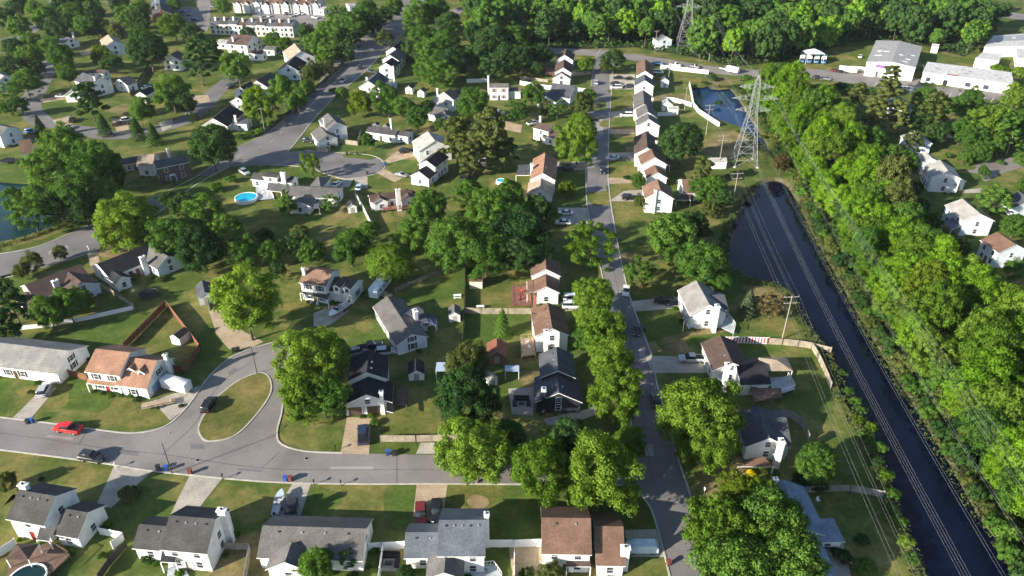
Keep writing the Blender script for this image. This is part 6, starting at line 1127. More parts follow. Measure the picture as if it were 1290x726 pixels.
# ---------------------------------------------------------------- fences and garden walls
def fence(kind, pts, h, label, gap=None, ht=0.0):
    P = [G(x, y) for x, y in pts]; o = P[0]; nm = {'white': 'white_fence', 'tan': 'wooden_fence', 'dark': 'wooden_fence', 'red': 'wooden_fence', 'grey': 'wooden_fence', 'wall': 'garden_wall', 'stripe': 'striped_fence', 'picket': 'picket_fence'}[kind]
    mat = {'white': M_WHITE, 'tan': M_TANWOOD, 'dark': M_DARKWOOD, 'red': M_REDWOOD, 'grey': M_GREYWOOD, 'wall': M_WHITE, 'stripe': M_WHITE, 'picket': M_GREYWOOD}[kind]
    root = empty(nm, o, 0, label, 'fence' if kind != 'wall' else 'wall', 'fences and walls'); pb = MB(); posts = []
    for a, b in zip(P, P[1:]):
        L = (b - a).length; d = (b - a) / L; n = max(1, round(L / 2.4)); rz = math.atan2(d.y, d.x)
        for k in range(n):
            s, e = a + d * (L * k / n) - o, a + d * (L * (k + 1) / n) - o; c = (s + e) / 2; w = L / n - 0.1
            posts.append(s)
            if kind in ('white', 'tan', 'dark', 'red', 'grey', 'stripe'):
                m = max(3, int(w / 0.16)); bw = w / m
                for j in range(m):
                    q = s + d * (0.05 + bw * (j + 0.5)); hh = h - 0.12 - (random.uniform(0, .05) if kind != 'white' else 0)
                    pb.box((q.x, q.y, 0.08 + hh / 2), (bw * (0.94 if kind != 'white' else 0.985), 0.03, hh), (int((k * m + j) / 2) % 2) if kind == 'stripe' else 0, rz)
                pb.box((c.x, c.y, h - 0.06), (w, 0.07, 0.09), 0, rz); pb.box((c.x, c.y, 0.16), (w, 0.06, 0.09), 0, rz)
            elif kind == 'picket':
                m = max(3, int(w / 0.2))
                for j in range(m): q = s + d * (w * (j + 0.5) / m); pb.box((q.x, q.y, h / 2), (0.08, 0.03, h), 0, rz)
                for z in (0.3, h * 0.75): pb.box((c.x, c.y, z), (w, 0.05, 0.08), 0, rz)
            else: pb.box((c.x, c.y, h / 2), (w + 0.1, 0.22, h), 0, rz); pb.box((c.x, c.y, h + 0.04), (w + 0.1, 0.34, 0.08), 0, rz)
        posts.append(b - o)
    pb.build('panel', [mat, paint('stripe_red', (0.5, 0.08, 0.06), 0.6)] if kind == 'stripe' else mat, root)
    if kind != 'wall':
        for q in posts[:95]:
            mb = MB(); mb.box((q.x, q.y, (h + 0.1) / 2), (0.13, 0.13, h + 0.1)); mb.build('post', mat, root)
for f in [('wall', [(868, 108), (871, 122), (873, 134), (880, 143), (889, 149), (898, 155), (906, 160)], 1.7, 'white wall curving along the edge of the blue pond'), ('white', [(833, 128), (846, 128), (858, 131), (871, 135)], 1.8, 'white fence running from the right row to the pond wall'), ('white', [(828, 147), (848, 146)], 1.8, 'short white fence beside the white box by the large dome tree'), ('white', [(832, 87), (892, 94)], 2.0, 'white fence between the cross road and the dry field'),
    ('white', [(655, 107), (683, 112), (690, 113), (738, 117)], 1.9, 'white fence below the red deck yard, left of the road'), ('white', [(588, 105), (614, 104)], 1.9, 'white fence left of the white colonial'), ('white', [(-20, 712), (0, 702), (22, 688)], 1.8, 'white fence in the bottom left corner'), ('white', [(127, 674), (158, 680), (143, 692)], 1.8, 'white fence beside the bottom left house'), ('dark', [(160, 690), (140, 712), (126, 732)], 1.7, 'dark fence between the two bottom left yards'),
    ('white', [(465, 694), (482, 693), (510, 692)], 1.9, 'white fence between the long ranch and the blue-grey roofed house'), ('white', [(483, 694), (477, 740)], 1.9, 'white fence running down beside the concrete patio'), ('white', [(615, 690), (648, 690), (682, 689)], 1.9, 'white fence left of the brown-roofed bottom house'), ('white', [(648, 692), (648, 740)], 1.9, 'white fence running to the lower edge left of the brown-roofed house'), ('grey', [(284, 693), (316, 693), (308, 740)], 1.7, 'weathered fence beside the long grey ranch'),
    ('tan', [(480, 557), (524, 557), (563, 556), (590, 555)], 1.7, 'tan board fence along the street behind the parked navy pickup'), ('tan', [(586, 395), (606, 396), (640, 396), (672, 396)], 1.7, 'tan board fence across the back yards beside the red deck'), ('dark', [(586, 338), (585, 396), (583, 432)], 1.8, 'dark board fence running between the back yards'), ('picket', [(498, 368), (525, 357), (553, 345)], 1.2, 'grey picket fence sloping up towards the willow'), ('white', [(448, 249), (456, 262), (473, 297)], 1.8, 'white fence running down beside the red deck cul-de-sac house'),
    ('red', [(157, 441), (209, 388)], 1.9, 'left run of the red-brown fence around the shed yard'), ('red', [(211, 387), (253, 442), (231, 471), (218, 468)], 1.9, 'right run of the red-brown fence around the shed yard'), ('tan', [(129, 364), (150, 376), (170, 390)], 1.5, 'tan fence sloping down between the two road houses'), ('wall', [(20, 416), (60, 412), (110, 403), (168, 390)], 0.9, 'low pale wall behind the long back lawn'), ('red', [(88, 474), (111, 480)], 1.8, 'short red-brown fence between the pale-roofed ranch and the orange roof'),
    ('stripe', [(913, 433), (940, 433), (967, 434)], 1.9, 'red and white striped fence behind the gazebo yard'), ('tan', [(967, 434), (985, 435), (1005, 437), (1022, 440), (1030, 453), (1038, 470), (1046, 490)], 1.8, 'tan fence bending along the canal side of the gazebo yard'), ('tan', [(1024, 440), (1046, 445)], 1.6, 'short tan fence reaching out to the canal'), ('grey', [(982, 523), (996, 527), (1008, 536), (1014, 545), (1018, 556)], 1.8, 'curved grey fence behind the house with gravel drive'), ('grey', [(1004, 622), (1042, 620), (1070, 619), (1112, 627)], 1.6, 'grey fence between the riverside house and the dark tree'),
    ('dark', [(398, 114), (375, 136), (350, 156), (336, 168)], 1.8, 'dark fence along the boulevard behind the hedge trees'), ('dark', [(434, 82), (410, 104), (398, 113)], 1.8, 'dark fence along the boulevard beside the silver car'), ('tan', [(421, 180), (451, 184), (455, 168)], 1.8, 'tan fence around the corner house yard'), ('tan', [(400, 191), (414, 193), (420, 181)], 1.6, 'short tan fence along the cul-de-sac'), ('dark', [(188, 84), (178, 100), (165, 122)], 1.7, 'dark fence running between the upper left yards'), ('grey', [(262, 360), (264, 392)], 1.6, 'grey fence at the head of the tan gravel drive'),
    ('tan', [(655, 100), (690, 104)], 1.4, 'pinkish brown fence above the white fence in the red deck yard'), ('white', [(1071, 89), (1091, 91)], 2.2, 'white fence beside the warehouse front'), ('dark', [(600, 212), (586, 232)], 1.7, 'dark fence beside the black trampoline'), ('grey', [(1010, 660), (1018, 690), (1075, 712)], 0.9, 'low dark edging around the riverside patio'), ('dark', [(555, 470), (590, 470)], 1.4, 'dark fence behind the gambrel shed')]:
    fence(*f)

# ---------------------------------------------------------------- sheds, pools, garden things
def shed(px, py, az_px, L, W, h, roof, wall, label, gambrel=False):
    p = G(px, py); q = G(px + az_px[0], py + az_px[1]); root = empty('shed', (p.x, p.y, 0), math.atan2(q.y - p.y, q.x - p.x), label, 'shed', 'garden sheds'); FOOT.append((p.x, p.y, 0, L, W))
    l, w = L / 2, W / 2; prof = [(-w, 0), (w, 0), (w, h), (0, h + w * 0.7), (-w, h)] if not gambrel else [(-w, 0), (w, 0), (w, h), (w * .62, h + .7), (0, h + 1.1), (-w * .62, h + .7), (-w, h)]
    n = len(prof); vs = [(-l, y, z) for y, z in prof] + [(l, y, z) for y, z in prof]; mb = MB(); mb.add(vs, [tuple(range(n - 1, -1, -1)), tuple(range(n, 2 * n)), (0, 1, n + 1, n), (1, 2, n + 2, n + 1), (n - 1, 0, n, 2 * n - 1)]); mb.build('wall', WALL(wall), root)
    mb = MB(); top = prof[2:]
    for a, b in zip(top, top[1:]):
        k = 1.1; mb.slab([(-l - .15, a[0] * k, a[1] + .02), (l + .15, a[0] * k, a[1] + .02), (l + .15, b[0] * k, b[1] + .1), (-l - .15, b[0] * k, b[1] + .1)], 0.08, 0, 1)
    mb.build('roof', [ROOF(roof), M_TRIM], root); mb = MB(); mb.box((l + .02, 0, 0.95), (.05, 1.1, 1.8)); mb.build('door', paint('sheddoor', (0.35, 0.33, 0.3), 0.6), root)
    HOUSES.append((label.split(' with ')[0].split(' beside ')[0].replace('white', 'the white', 1) if False else 'the ' + label.split(' beside ')[0].split(' in ')[0].split(' at ')[0].split(' with ')[0], Vector((p.x, p.y, 0)))) if False else None
for s in [(229, 430, (8, -6), 3.2, 2.6, 2.0, 'dkbrown', 'white', 'white shed with brown roof inside the red-brown fence'), (600, 360, (10, 0), 3.2, 3.0, 2.0, 'brown', 'cream', 'tan shed with brown roof against the dark wood edge'), (573, 401, (0, 10), 3.4, 2.6, 1.9, 'grey', 'white', 'white shed with grey roof left of the dark fence'), (626, 450, (0, 10), 4.6, 4.0, 2.0, 'red', 'redbrick', 'shed with bright red roof beside the tan deck house'), (615, 484, (6, 4), 3.0, 2.6, 2.1, 'pale', 'white', 'white shed at the edge of the large dark tree'), (525, 472, (0, 10), 4.0, 3.2, 1.6, 'black', 'white', 'white barn-shaped shed in the shaded yard'),
    (444, 266, (2, 10), 3.0, 2.6, 2.0, 'grey', 'white', 'white shed with grey roof by the cul-de-sac fence'), (517, 117, (-6, 6), 4.0, 3.0, 2.4, 'slate', 'white', 'white shed, left one of two beside the steep-roofed house'), (532, 121, (-6, 6), 3.8, 3.0, 2.2, 'slate', 'white', 'white shed, right one of two beside the steep-roofed house'), (837, 109, (0, 10), 4.0, 3.4, 3.0, 'slate', 'paleblue', 'pale blue playhouse shed behind the second right row house'), (847, 144, (10, 0), 4.0, 2.4, 2.4, 'light', 'white', 'white boxy shed beside the big dome tree'), (840, 138, (0, 10), 4.2, 4.2, 2.6, 'light', 'white', 'pale roofed pergola shed behind the stepped right row house'),
    (608, 209, (10, 0), 2.6, 2.2, 2.0, 'light', 'cream', 'cream shed under the pine group'), (528, 88, (0, 10), 3.0, 2.4, 2.2, 'light', 'cream', 'pale shed left of the tall tree cluster'), (902, 211, (10, 0), 6.0, 2.8, 2.4, 'light', 'white', 'white roofed trailer-like shed by the power poles'), (1176, 66, (10, 1), 3.0, 3.0, 3.0, 'light', 'white', 'white lean-to shed behind the warehouse corner'), (260, 376, (2, 10), 6.0, 3.4, 2.3, 'slate', 'white', 'white shed with slate roof at the head of the gravel drive')]: shed(*s)
def pool(px, py, r, label, wall=M_WHITE, h=1.1, water=None):
    p = G(px, py, h); root = empty('swimming_pool', (p.x, p.y, 0), 0, label, 'pool', 'round garden pools'); mb = MB(); mb.tube((0, 0, 0), (0, 0, h), r, n=32, cap=False)
    a = [(r * math.cos(t), r * math.sin(t), h) for t in np.linspace(0, 6.2832, 33)[:-1]]; b = [(x * (1 - .28 / r), y * (1 - .28 / r), h) for x, y, z in a]; mb.add(a + b, [(i, (i + 1) % 32, 32 + (i + 1) % 32, 32 + i) for i in range(32)]); mb.tube((0, 0, h - 0.15), (0, 0, h), r - .28, n=32, cap=False); mb.build('pool_wall', wall, root)
    mb = MB(); mb.poly([(x, y, h - .12) for x, y, z in b]); mb.build('water', water or M_POOL, root)
    mb = MB()
    for s in (-.25, .25): mb.tube((r - .1, s, 0), (r - .1, s, h + .7), .03, n=6)
    for z in (.3, .6, .9, 1.2): mb.tube((r - .1, -.25, z), (r - .1, .25, z), .03, n=6)
    mb.build('ladder', M_STEEL, root)
pool(310, 248, 3.5, 'round bright blue pool with white rim behind the grey roof house'); pool(33, 729, 2.9, 'round teal pool with white rim at the lower left edge', water=M_POND); pool(631, 227, 1.6, 'small round blue pool beside the dark wood')
def trampoline(px, py, r, label):
    p = G(px, py, .8); root = empty('trampoline', (p.x, p.y, 0), 0, label, 'trampoline', 'trampolines'); mb = MB(); ring = [(r * math.cos(t), r * math.sin(t), .85) for t in np.linspace(0, 6.2832, 25)[:-1]]
    for a, b in zip(ring, ring[1:] + ring[:1]): mb.tube(a, b, .09, n=6)
    for a in ring[::4]: mb.tube((a[0], a[1], 0), a, .04, n=6)
    for a in ring[::4]: mb.tube(a, (a[0] * 1.05, a[1] * 1.05, 2.4), .03, n=6)
    mb.build('frame', M_METALDARK, root); mb = MB(); mb.poly([(x * .95, y * .95, .86) for x, y, z in ring]); mb.build('mat', M_BLACK, root)
trampoline(187, 370, 2.3, 'black trampoline in the shade above the red-brown fence'); trampoline(587, 224, 2.1, 'black trampoline beside the pines at the end of the cul-de-sac'); trampoline(10, 202, 2.4, 'trampoline at the left edge beside the bright lawn')
def canopy(px, py, w, d, h, mat, label, posts=4, flat=True, rz=0.0):
    p = G(px, py, h); root = empty('canopy', (p.x, p.y, 0), rz, label, 'canopy', 'garden canopies'); mb = MB(); a, b = w / 2, d / 2
    pts = [(-a, -b, h), (a, -b, h), (a, b, h), (-a, b, h)]
    if flat: mb.slab(pts, .1)
    else:
        ap = (0, 0, h + min(a, b) * .5)
        mb.add(pts + [ap], [(0, 1, 4), (1, 2, 4), (2, 3, 4), (3, 0, 4), (3, 2, 1, 0)])
    mb.build('cover', mat, root)
    for x, y, z in pts: mb = MB(); mb.box((x * .94, y * .94, h / 2 - .06), (.12, .12, h - .12)); mb.build('post', M_TRIM, root)
canopy(645, 464, 3.0, 2.0, 2.2, paint('canopy_blue', (0.38, 0.48, 0.62), .7), 'pale blue canopy in the shade behind the navy house'); canopy(977, 459, 6.0, 4.6, 3.6, ROOF('tan'), 'tan tented gazebo roof beside the deck of the striped fence house', flat=False); canopy(560, 462, 3.6, 3.0, 2.3, paint('canopy_blue', (0.38, 0.48, 0.62), .7), 'pale blue canopy beside the olive tree'); canopy(1025, 66, 9, 7, 5, M_WHITE, 'white yard canopy behind the row of box trucks', flat=False)
canopy(541, 405, 3.2, 3.2, 2.3, paint('navy_cloth', (0.05, 0.06, 0.13), .8), 'navy tented canopy behind the big grey-roofed house', flat=False); canopy(28, 695, 3.6, 3.0, 2.8, ROOF('dkbrown'), 'brown gazebo roof on the deck in the bottom left corner', flat=False)
# caravan, boats, trailers
def caravan():
    p, q = G(479, 360, 1.5), G(489, 347, 1.5); root = empty('caravan', (p.x, p.y, .02), math.atan2(q.y - p.y, q.x - p.x), 'long pale blue travel trailer parked beside the willow', 'caravan'); mb = MB(); mb.box((0, 0, 1.75), (9.0, 2.5, 2.5)); bevelled(mb, 'body', siding('caravan_side', (0.62, 0.70, 0.76)), root, .22, 2)
    for x in (-2.2, .4, 2.4): mb = MB(); mb.box((x, 0, 3.06), (.6, .6, .16)); mb.build('roof_vent', M_WHITE, root)
    for x in (-2.6, -.6, 1.6): mb = MB(); mb.box((x, -1.26, 2.0), (1.1, .03, .6)); mb.build('window', M_GLASS, root)
    mb = MB(); mb.box((3.2, -1.26, 1.6), (.7, .03, 1.9)); mb.build('door', M_TRIM, root); mb = MB(); mb.beam((-4.5, 0, .5), (-5.7, 0, .5), .12); mb.build('tow_bar', M_METALDARK, root)
    for x in (-.5, .5):
        for y in (-1.1, 1.1): mb = MB(); mb.tube((x, y - .1, .36), (x, y + .1, .36), .36, n=12); mb.build('wheel', M_TYRE, root)
caravan()
def boat(px, py, dx, dy, L, W, label, hullc=M_WHITE, z=.75):
    p, q = G(px, py, z), G(px + dx, py + dy, z); root = empty('motor_boat', (p.x, p.y, 0), math.atan2(q.y - p.y, q.x - p.x), label, 'boat', 'boats on drives'); mb = MB(); S = []
    for x, w, k in ((-.5, .8, .25), (-.2, .95, .2), (.15, 1.0, .2), (.35, .78, .28), (.5, .08, .55)): S.append([(x * L, -w * W / 2, z + .55), (x * L, -w * W * .36, z + k * .4), (x * L, 0, z + k * .4 - .25), (x * L, w * W * .36, z + k * .4), (x * L, w * W / 2, z + .55)])
    vs = [v for s in S for v in s]; fs = [(i * 5 + j, i * 5 + j + 1, (i + 1) * 5 + j + 1, (i + 1) * 5 + j) for i in range(4) for j in range(4)] + [(4, 3, 2, 1, 0), (20, 21, 22, 23, 24)]
    fs += [(i * 5 + 4, i * 5, i * 5 + 5, i * 5 + 9) for i in (2, 3)]; mb.add(vs, fs); mb.build('hull', hullc, root)
    mb = MB(); mb.slab([(-.46 * L, -.4 * W, z + .32), (.13 * L, -.42 * W, z + .32), (.13 * L, .42 * W, z + .32), (-.46 * L, .4 * W, z + .32)], .05); mb.build('cockpit_floor', mottled('boat_floor', (.5, .5, .48), .1, 2), root)
    for y in (-.22 * W, .22 * W): mb = MB(); mb.box((-.1 * L, y, z + .6), (.55, .5, .5)); mb.box((-.1 * L - .25, y, z + .95), (.1, .5, .4)); mb.build('seat', mottled('boat_seat', (.4, .42, .45), .1, 2), root)
    mb = MB(); mb.add([(.16 * L, -.38 * W, z + .58), (.16 * L, .38 * W, z + .58), (.1 * L, .34 * W, z + 1.05), (.1 * L, -.34 * W, z + 1.05)], [(0, 1, 2, 3)]); mb.build('windscreen', M_CARGLASS, root); mb = MB(); mb.box((-.53 * L, 0, z + .5), (.35, .35, .9)); mb.build('outboard_motor', M_BLACK, root)
    mb = MB(); mb.beam((-.5 * L, -.3 * W, .45), (.4 * L, -.1 * W, .45), .1); mb.beam((-.5 * L, .3 * W, .45), (.4 * L, .1 * W, .45), .1)
    for y in (-.42 * W, .42 * W): mb.tube((-.15 * L, y - .08, .3), (-.15 * L, y + .08, .3), .3, n=12)
    mb.build('trailer', M_METALDARK, root)
boat(427, 391, -14, 9, 6.4, 2.3, 'white motor boat on a trailer in the drive before the two-dormer house')
boat(351, 634, 4, -14, 5.6, 1.5, 'pale blue covered boat on the drive of the long grey ranch', paint('paleblue', PAINTS['paleblue']))
def utility_trailer(px, py, dx, dy, L, label, box=None):
    p, q = G(px, py, .7), G(px + dx, py + dy, .7); root = empty('utility_trailer', (p.x, p.y, .05), math.atan2(q.y - p.y, q.x - p.x), label, 'trailer', 'parked trailers')
    if box: mb = MB(); mb.box((0, 0, .5 + box / 2), (L, 2.2, box)); bevelled(mb, 'cargo_box', M_WHITE, root, .06, 1); mb = MB(); mb.box((-L / 2 - .02, 0, .55 + box / 2), (.04, 1.9, box - .25)); mb.build('door', M_TRIM, root)
    else:
        mb = MB(); mb.box((0, 0, .62), (L, 1.9, .08)); mb.build('deck', M_TANWOOD, root); mb = MB()
        for y in (-.95, .95): mb.beam((-L / 2, y, 1.0), (L / 2, y, 1.0), .06)
        for x in (-L / 2, -L / 6, L / 6, L / 2):
            for y in (-.95, .95): mb.beam((x, y, .6), (x, y, 1.0), .06)
        mb.build('rail', M_METALDARK, root); mb = MB()
        for y in (-.35, 0, .35): mb.box((-.2, y, .72), (L * .8, .28, .1))
        mb.build('lumber_load', M_DECKTAN, root)
    mb = MB(); mb.beam((L / 2, 0, .5), (L / 2 + 1.1, 0, .45), .1); mb.build('tow_bar', M_METALDARK, root)
    for y in (-1.02, 1.02): mb = MB(); mb.tube((0, y - .1, .34), (0, y + .1, .34), .34, n=12); mb.build('wheel', M_TYRE, root)
utility_trailer(223, 488, 20, 5, 6.2, 'white enclosed trailer beside the orange-roofed dormer house', 2.2); utility_trailer(199, 508, -20, 4, 6.2, 'open trailer loaded with lumber on the corner house drive'); utility_trailer(483, 370, 12, 6, 5.0, 'open trailer with lumber beside the travel trailer'); utility_trailer(1068, 90, 20, 2, 8.0, 'white enclosed trailer left of the warehouse', 2.4); utility_trailer(923, 90, 20, 4, 6.0, 'white enclosed trailer at the end of the cross road', 2.4)
def covered_car(px, py):
    p = G(px, py, .8); root = empty('covered_car', (p.x, p.y, .06), math.pi, 'long vehicle under a pale blue cover beside the brown-roofed bottom house', 'covered vehicle'); mb = MB(); hull([(-2.6, .2), (-2.6, 1.2), (-2.0, 1.75), (1.2, 1.8), (2.0, 1.25), (2.6, 1.0), (2.6, .2)], 2.0, 0, mb, 0, .08); bevelled(mb, 'cover', mottled('cover_cloth', (.55, .64, .72), .12, 1.5, .8), root, .2, 3)
    for x in (-1.5, 1.5):
        for y in (-.85, .85): mb = MB(); mb.tube((x, y - .1, .3), (x, y + .1, .3), .3, n=12); mb.build('wheel', M_TYRE, root)
covered_car(809, 689)
# bins, mailboxes, picnic things
def bin_(px, py, col, label):
    p = G(px, py); root = empty('wheelie_bin', (p.x, p.y, .04), random.uniform(-.4, .4), label, 'bin', 'bins put out on the kerb'); m = paint('bin_' + col, {'blue': (.02, .10, .42), 'dark': (.02, .022, .022), 'red': (.2, .05, .04), 'green': (.03, .08, .04)}[col], .5)
    mb = MB(); a, b = .26, .34; mb.add([(-a, -a, .1), (a, -a, .1), (a, a, .1), (-a, a, .1), (-b, -b, 1.0), (b, -b, 1.0), (b, b, 1.0), (-b, b, 1.0)], [(3, 2, 1, 0), (4, 5, 6, 7), (0, 1, 5, 4), (1, 2, 6, 5), (2, 3, 7, 6), (3, 0, 4, 7)]); mb.build('body', m, root)
    mb = MB(); mb.box((0, 0, 1.04), (.76, .76, .07)); mb.build('lid', m, root)
    for y in (-.24, .24): mb = MB(); mb.tube((-.28, y - .04, .12), (-.28, y + .04, .12), .12, n=8); mb.build('wheel', M_BLACK, root)
for b in [(41, 533, 'blue', 'blue bin at the kerb before the pale-roofed ranch drive'), (36, 534, 'dark', 'dark bin left of the blue one before the pale-roofed ranch drive'), (210, 593, 'blue', 'blue bin at the kerb beside the bent street lamp'), (200, 592, 'dark', 'dark bin left of the blue one beside the bent street lamp'), (360, 606, 'blue', 'blue bin at the kerb beside the boat drive'), (366, 606, 'red', 'dark red bin at the kerb beside the boat drive'), (489, 573, 'blue', 'blue bin at the kerb below the tan board fence'), (497, 574, 'dark', 'dark bin at the kerb below the tan board fence'), (240, 597, 'red', 'lone dark red bin at the kerb between two drives'), (295, 444, 'dark', 'left dark bin at the foot of the gravel drive'), (300, 443, 'dark', 'right dark bin at the foot of the gravel drive'), (437, 195, 'dark', 'dark bin on the upper rim of the cul-de-sac, left one'), (450, 195, 'dark', 'dark bin on the upper rim of the cul-de-sac, right one'), (463, 220, 'dark', 'dark bin on the lower rim of the cul-de-sac'), (842, 712, 'red', 'dark red bin at the road edge in the bottom right bend'), (484, 209, 'blue', 'blue bin at the end of the cul-de-sac'), (82, 316 + 10, 'dark', 'dark bin at the kerb of the wide road'), (812, 418, 'dark', 'dark bin by the shaded road edge'), (73, 157, 'dark', 'dark bin on the upper left street corner'), (49, 128, 'dark', 'dark bin beside the upper left lawn')]: bin_(*b)
def mailbox(px, py, col, label):
    p = G(px, py); root = empty('mailbox', (p.x, p.y, 0), random.uniform(-.3, .3), label, 'mailbox', 'kerbside mailboxes'); m = M_WHITE if col == 'white' else M_BLACK; mb = MB(); mb.box((0, 0, .5), (.11, .11, 1.0)); mb.build('post', m, root); mb = MB(); mb.box((0, 0, 1.12), (.26, .52, .24)); bevelled(mb, 'box', m, root, .06, 2); mb = MB(); mb.box((.15, .1, 1.2), (.02, .05, .2)); mb.build('flag', paint('red', PAINTS['red']), root)
for b in [(146, 590, 'white', 'white mailbox beside the bottom left drive'), (281, 604, 'black', 'black mailbox beside the drive of the white chimney house'), (396, 611, 'black', 'black mailbox at the edge of the long lawn'), (423, 568, 'black', 'black mailbox left of the double-garage drive'), (112, 315, 'white', 'white mailbox on the verge of the wide road'), (430, 612, 'black', 'small black post box halfway along the long lawn'), (739, 247, 'black', 'black mailbox left of the canal road'), (768, 170, 'black', 'black mailbox beside the white walk'), (887, 621, 'white', 'white mailbox on the sunlit corner right of the road')]: mailbox(*b)
def table(px, py, label):
    p = G(px, py, .7); root = empty('picnic_table', (p.x, p.y, 0), .1, label, 'picnic table', 'picnic tables'); mb = MB(); mb.box((0, 0, .75), (1.9, .8, .06)); mb.build('table_top', M_WHITE, root)
    for y in (-.75, .75): mb = MB(); mb.box((0, y, .45), (1.9, .28, .05)); mb.build('bench', M_WHITE, root)
    for x in (-.7, .7): mb = MB(); mb.beam((x, -.75, 0), (x, .3, .72), .09); mb.beam((x, .75, 0), (x, -.3, .72), .09); mb.build('leg', M_WHITE, root)
table(576, 372, 'white picnic table left of the dark fence'); table(605, 386, 'white picnic table right of the dark fence'); table(278, 350, 'white garden bench table above the gravel drive'); table(1024, 613, 'pale picnic table on the shaded deck beside the canal')
def patio_set(px, py, label):
    p = G(px, py, .5); root = empty('patio_sofa', (p.x, p.y, .05), 0, label, 'patio furniture', 'patio furniture'); mb = MB(); mb.box((0, 1.1, .25), (3.2, .8, .45)); mb.box((0, 1.45, .6), (3.2, .15, .5)); mb.build('seat', M_BLACK, root); mb = MB(); mb.box((0, -.3, .3), (1.2, .7, .1)); mb.box((0, -.3, .13), (1.0, .5, .24)); mb.build('low_table', M_METALDARK, root)
    for x in (-1.4, 1.4): mb = MB(); mb.box((x, -.3, .25), (.8, 1.6, .45)); mb.build('armchair', M_BLACK, root)
def manhole(px, py, label):
    p = G(px, py); root = empty('manhole_cover', (p.x, p.y, .03), 0, label, 'manhole cover', 'manhole covers'); mb = MB(); mb.tube((0, 0, 0), (0, 0, .03), .42, n=20); mb.build('frame', M_KERB, root); mb = MB(); mb.tube((0, 0, .031), (0, 0, .045), .34, n=20); mb.build('lid', M_BLACK, root)
manhole(249, 580, 'dark manhole cover on the lower street below the traffic island'); manhole(386, 578, 'dark manhole cover on the street below the double-garage drive')
# chairs standing on decks and in yards
def garden_chair(x, y, rz, m):
    root = empty('garden_chair', (x, y, 0), rz); mb = MB(); mb.box((0, 0, .42), (.52, .5, .05)); mb.build('seat', m, root); mb = MB(); mb.box((0, .25, .72), (.52, .05, .55)); mb.build('backrest', m, root)
    for sx in (-.23, .23):
        for sy in (-.22, .22): mb = MB(); mb.box((sx, sy, .2), (.05, .05, .4)); mb.build('leg', m, root)
    return root
YARD = []
for px, py, z, k, where in [(656, 369, .6, 'red', 'on the red deck, farther one'), (659, 374, .6, 'red', 'on the red deck, middle one'), (655, 378, .6, 'red', 'on the red deck, nearer one'), (664, 433, 1.0, 'white', 'on the tan deck, farther one'), (667, 439, 1.0, 'white', 'on the tan deck, nearer one'), (392, 383, 0, 'white', 'before the porch of the two-dormer house, left one'), (400, 385, 0, 'white', 'before the porch of the two-dormer house, right one'), (332, 243, .5, 'white', 'on the pale deck beside the round pool'),
        (24, 382, 0, 'white', 'behind the purple-brown roofed house, right one'), (15, 378, 0, 'white', 'behind the purple-brown roofed house, left one'), (612, 720, .6, 'grey', 'on the pale deck of the blue-grey roofed house'), (1030, 632, 0, 'white', 'on the shaded ground beside the canal fence'), (500, 258, .9, 'white', 'on the red deck near the cul-de-sac')]:
    q = G(px, py, z); g = garden_chair(q.x, q.y, random.uniform(0, 6.28), {'white': M_WHITE, 'grey': paint('grey', PAINTS['grey']), 'red': paint('chair_red', (.4, .05, .03))}[k]); g.location.z = z
    tag(g, f'{k} garden chair {where}', 'chair', 'garden chairs')
patio_set(657, 506, 'black patio sofa set on the concrete beside the navy house'); patio_set(490, 706, 'dark patio furniture on the concrete right of the long grey ranch')

# ---------------------------------------------------------------- poles, towers and power lines
def street_lamp(px, py, h, az, arm, label, wood=False):
    p = G(px, py); root = empty('street_lamp', (p.x, p.y, 0), az, label, 'street lamp', 'street lamps'); mb = MB(); mb.tube((0, 0, 0), (0, 0, h), .09, .06, 8); mb.build('pole', M_METALDARK if not wood else M_POLE, root); mb = MB(); mb.tube((0, 0, h - .3), (arm * .5, 0, h + .25), .05, n=6); mb.tube((arm * .5, 0, h + .25), (arm, 0, h + .3), .045, n=6); mb.build('arm', M_STEEL, root); mb = MB(); mb.box((arm + .25, 0, h + .28), (.7, .28, .14)); bevelled(mb, 'lamp_head', M_STEEL, root, .04, 1)
for a in [(217, 597, 7.5, R(75), 2.0, 'street lamp leaning over the lower street beside the blue bin'), (324, 471, 7.0, R(120), 1.6, 'street lamp at the tip of the grass traffic island'), (497, 49, 8.5, R(170), 2.4, 'street lamp with left arm near the far end of the boulevard'), (453, 82, 8.5, R(170), 2.6, 'street lamp with left arm beside the boulevard row houses'), (482, 199, 7.0, R(185), 1.8, 'street lamp at the end of the cul-de-sac'), (737, 239, 7.5, R(0), 2.0, 'street lamp left of the canal road'), (1188, 113, 9.0, R(90), 1.6, 'lot lamp in front of the long white building, middle one'), (1157, 110, 9.0, R(90), 1.6, 'lot lamp between the warehouse and the long white building'), (1253, 130, 9.0, R(90), 1.6, 'lot lamp in front of the long white building, right one')]: street_lamp(*a)
POLEH = 11.8
def utility_pole(loc, h, az, arms, label, mat=M_POLE, group='wooden power poles'):
    root = empty('utility_pole', loc, az, label, 'utility pole', group); mb = MB(); mb.tube((0, 0, 0), (0, 0, h), .15, .1, 8); mb.build('pole', mat, root)
    for z, w in arms:
        mb = MB(); mb.box((0, .17, z), (w, .12, .16)); ca = mb.build('crossarm', mat, root)
        for x in np.linspace(-w / 2 + .1, w / 2 - .1, 3): mb = MB(); mb.tube((x, .17, z + .08), (x, .17, z + .34), .06, .04, 6); mb.build('insulator', M_STEEL, ca)
    return root
ARMS = [(POLEH - .4, 3.4), (POLEH - 2.0, 3.0)]
LINE = [Vector((72.9, 268.5, 0)), Vector((70.3, 237.0, 0)), Vector((67.0, 205.7, 0)), Vector((61.5, 137.9, 0)), Vector((55.5, 66.0, 0)), Vector((50, 0, 0))]
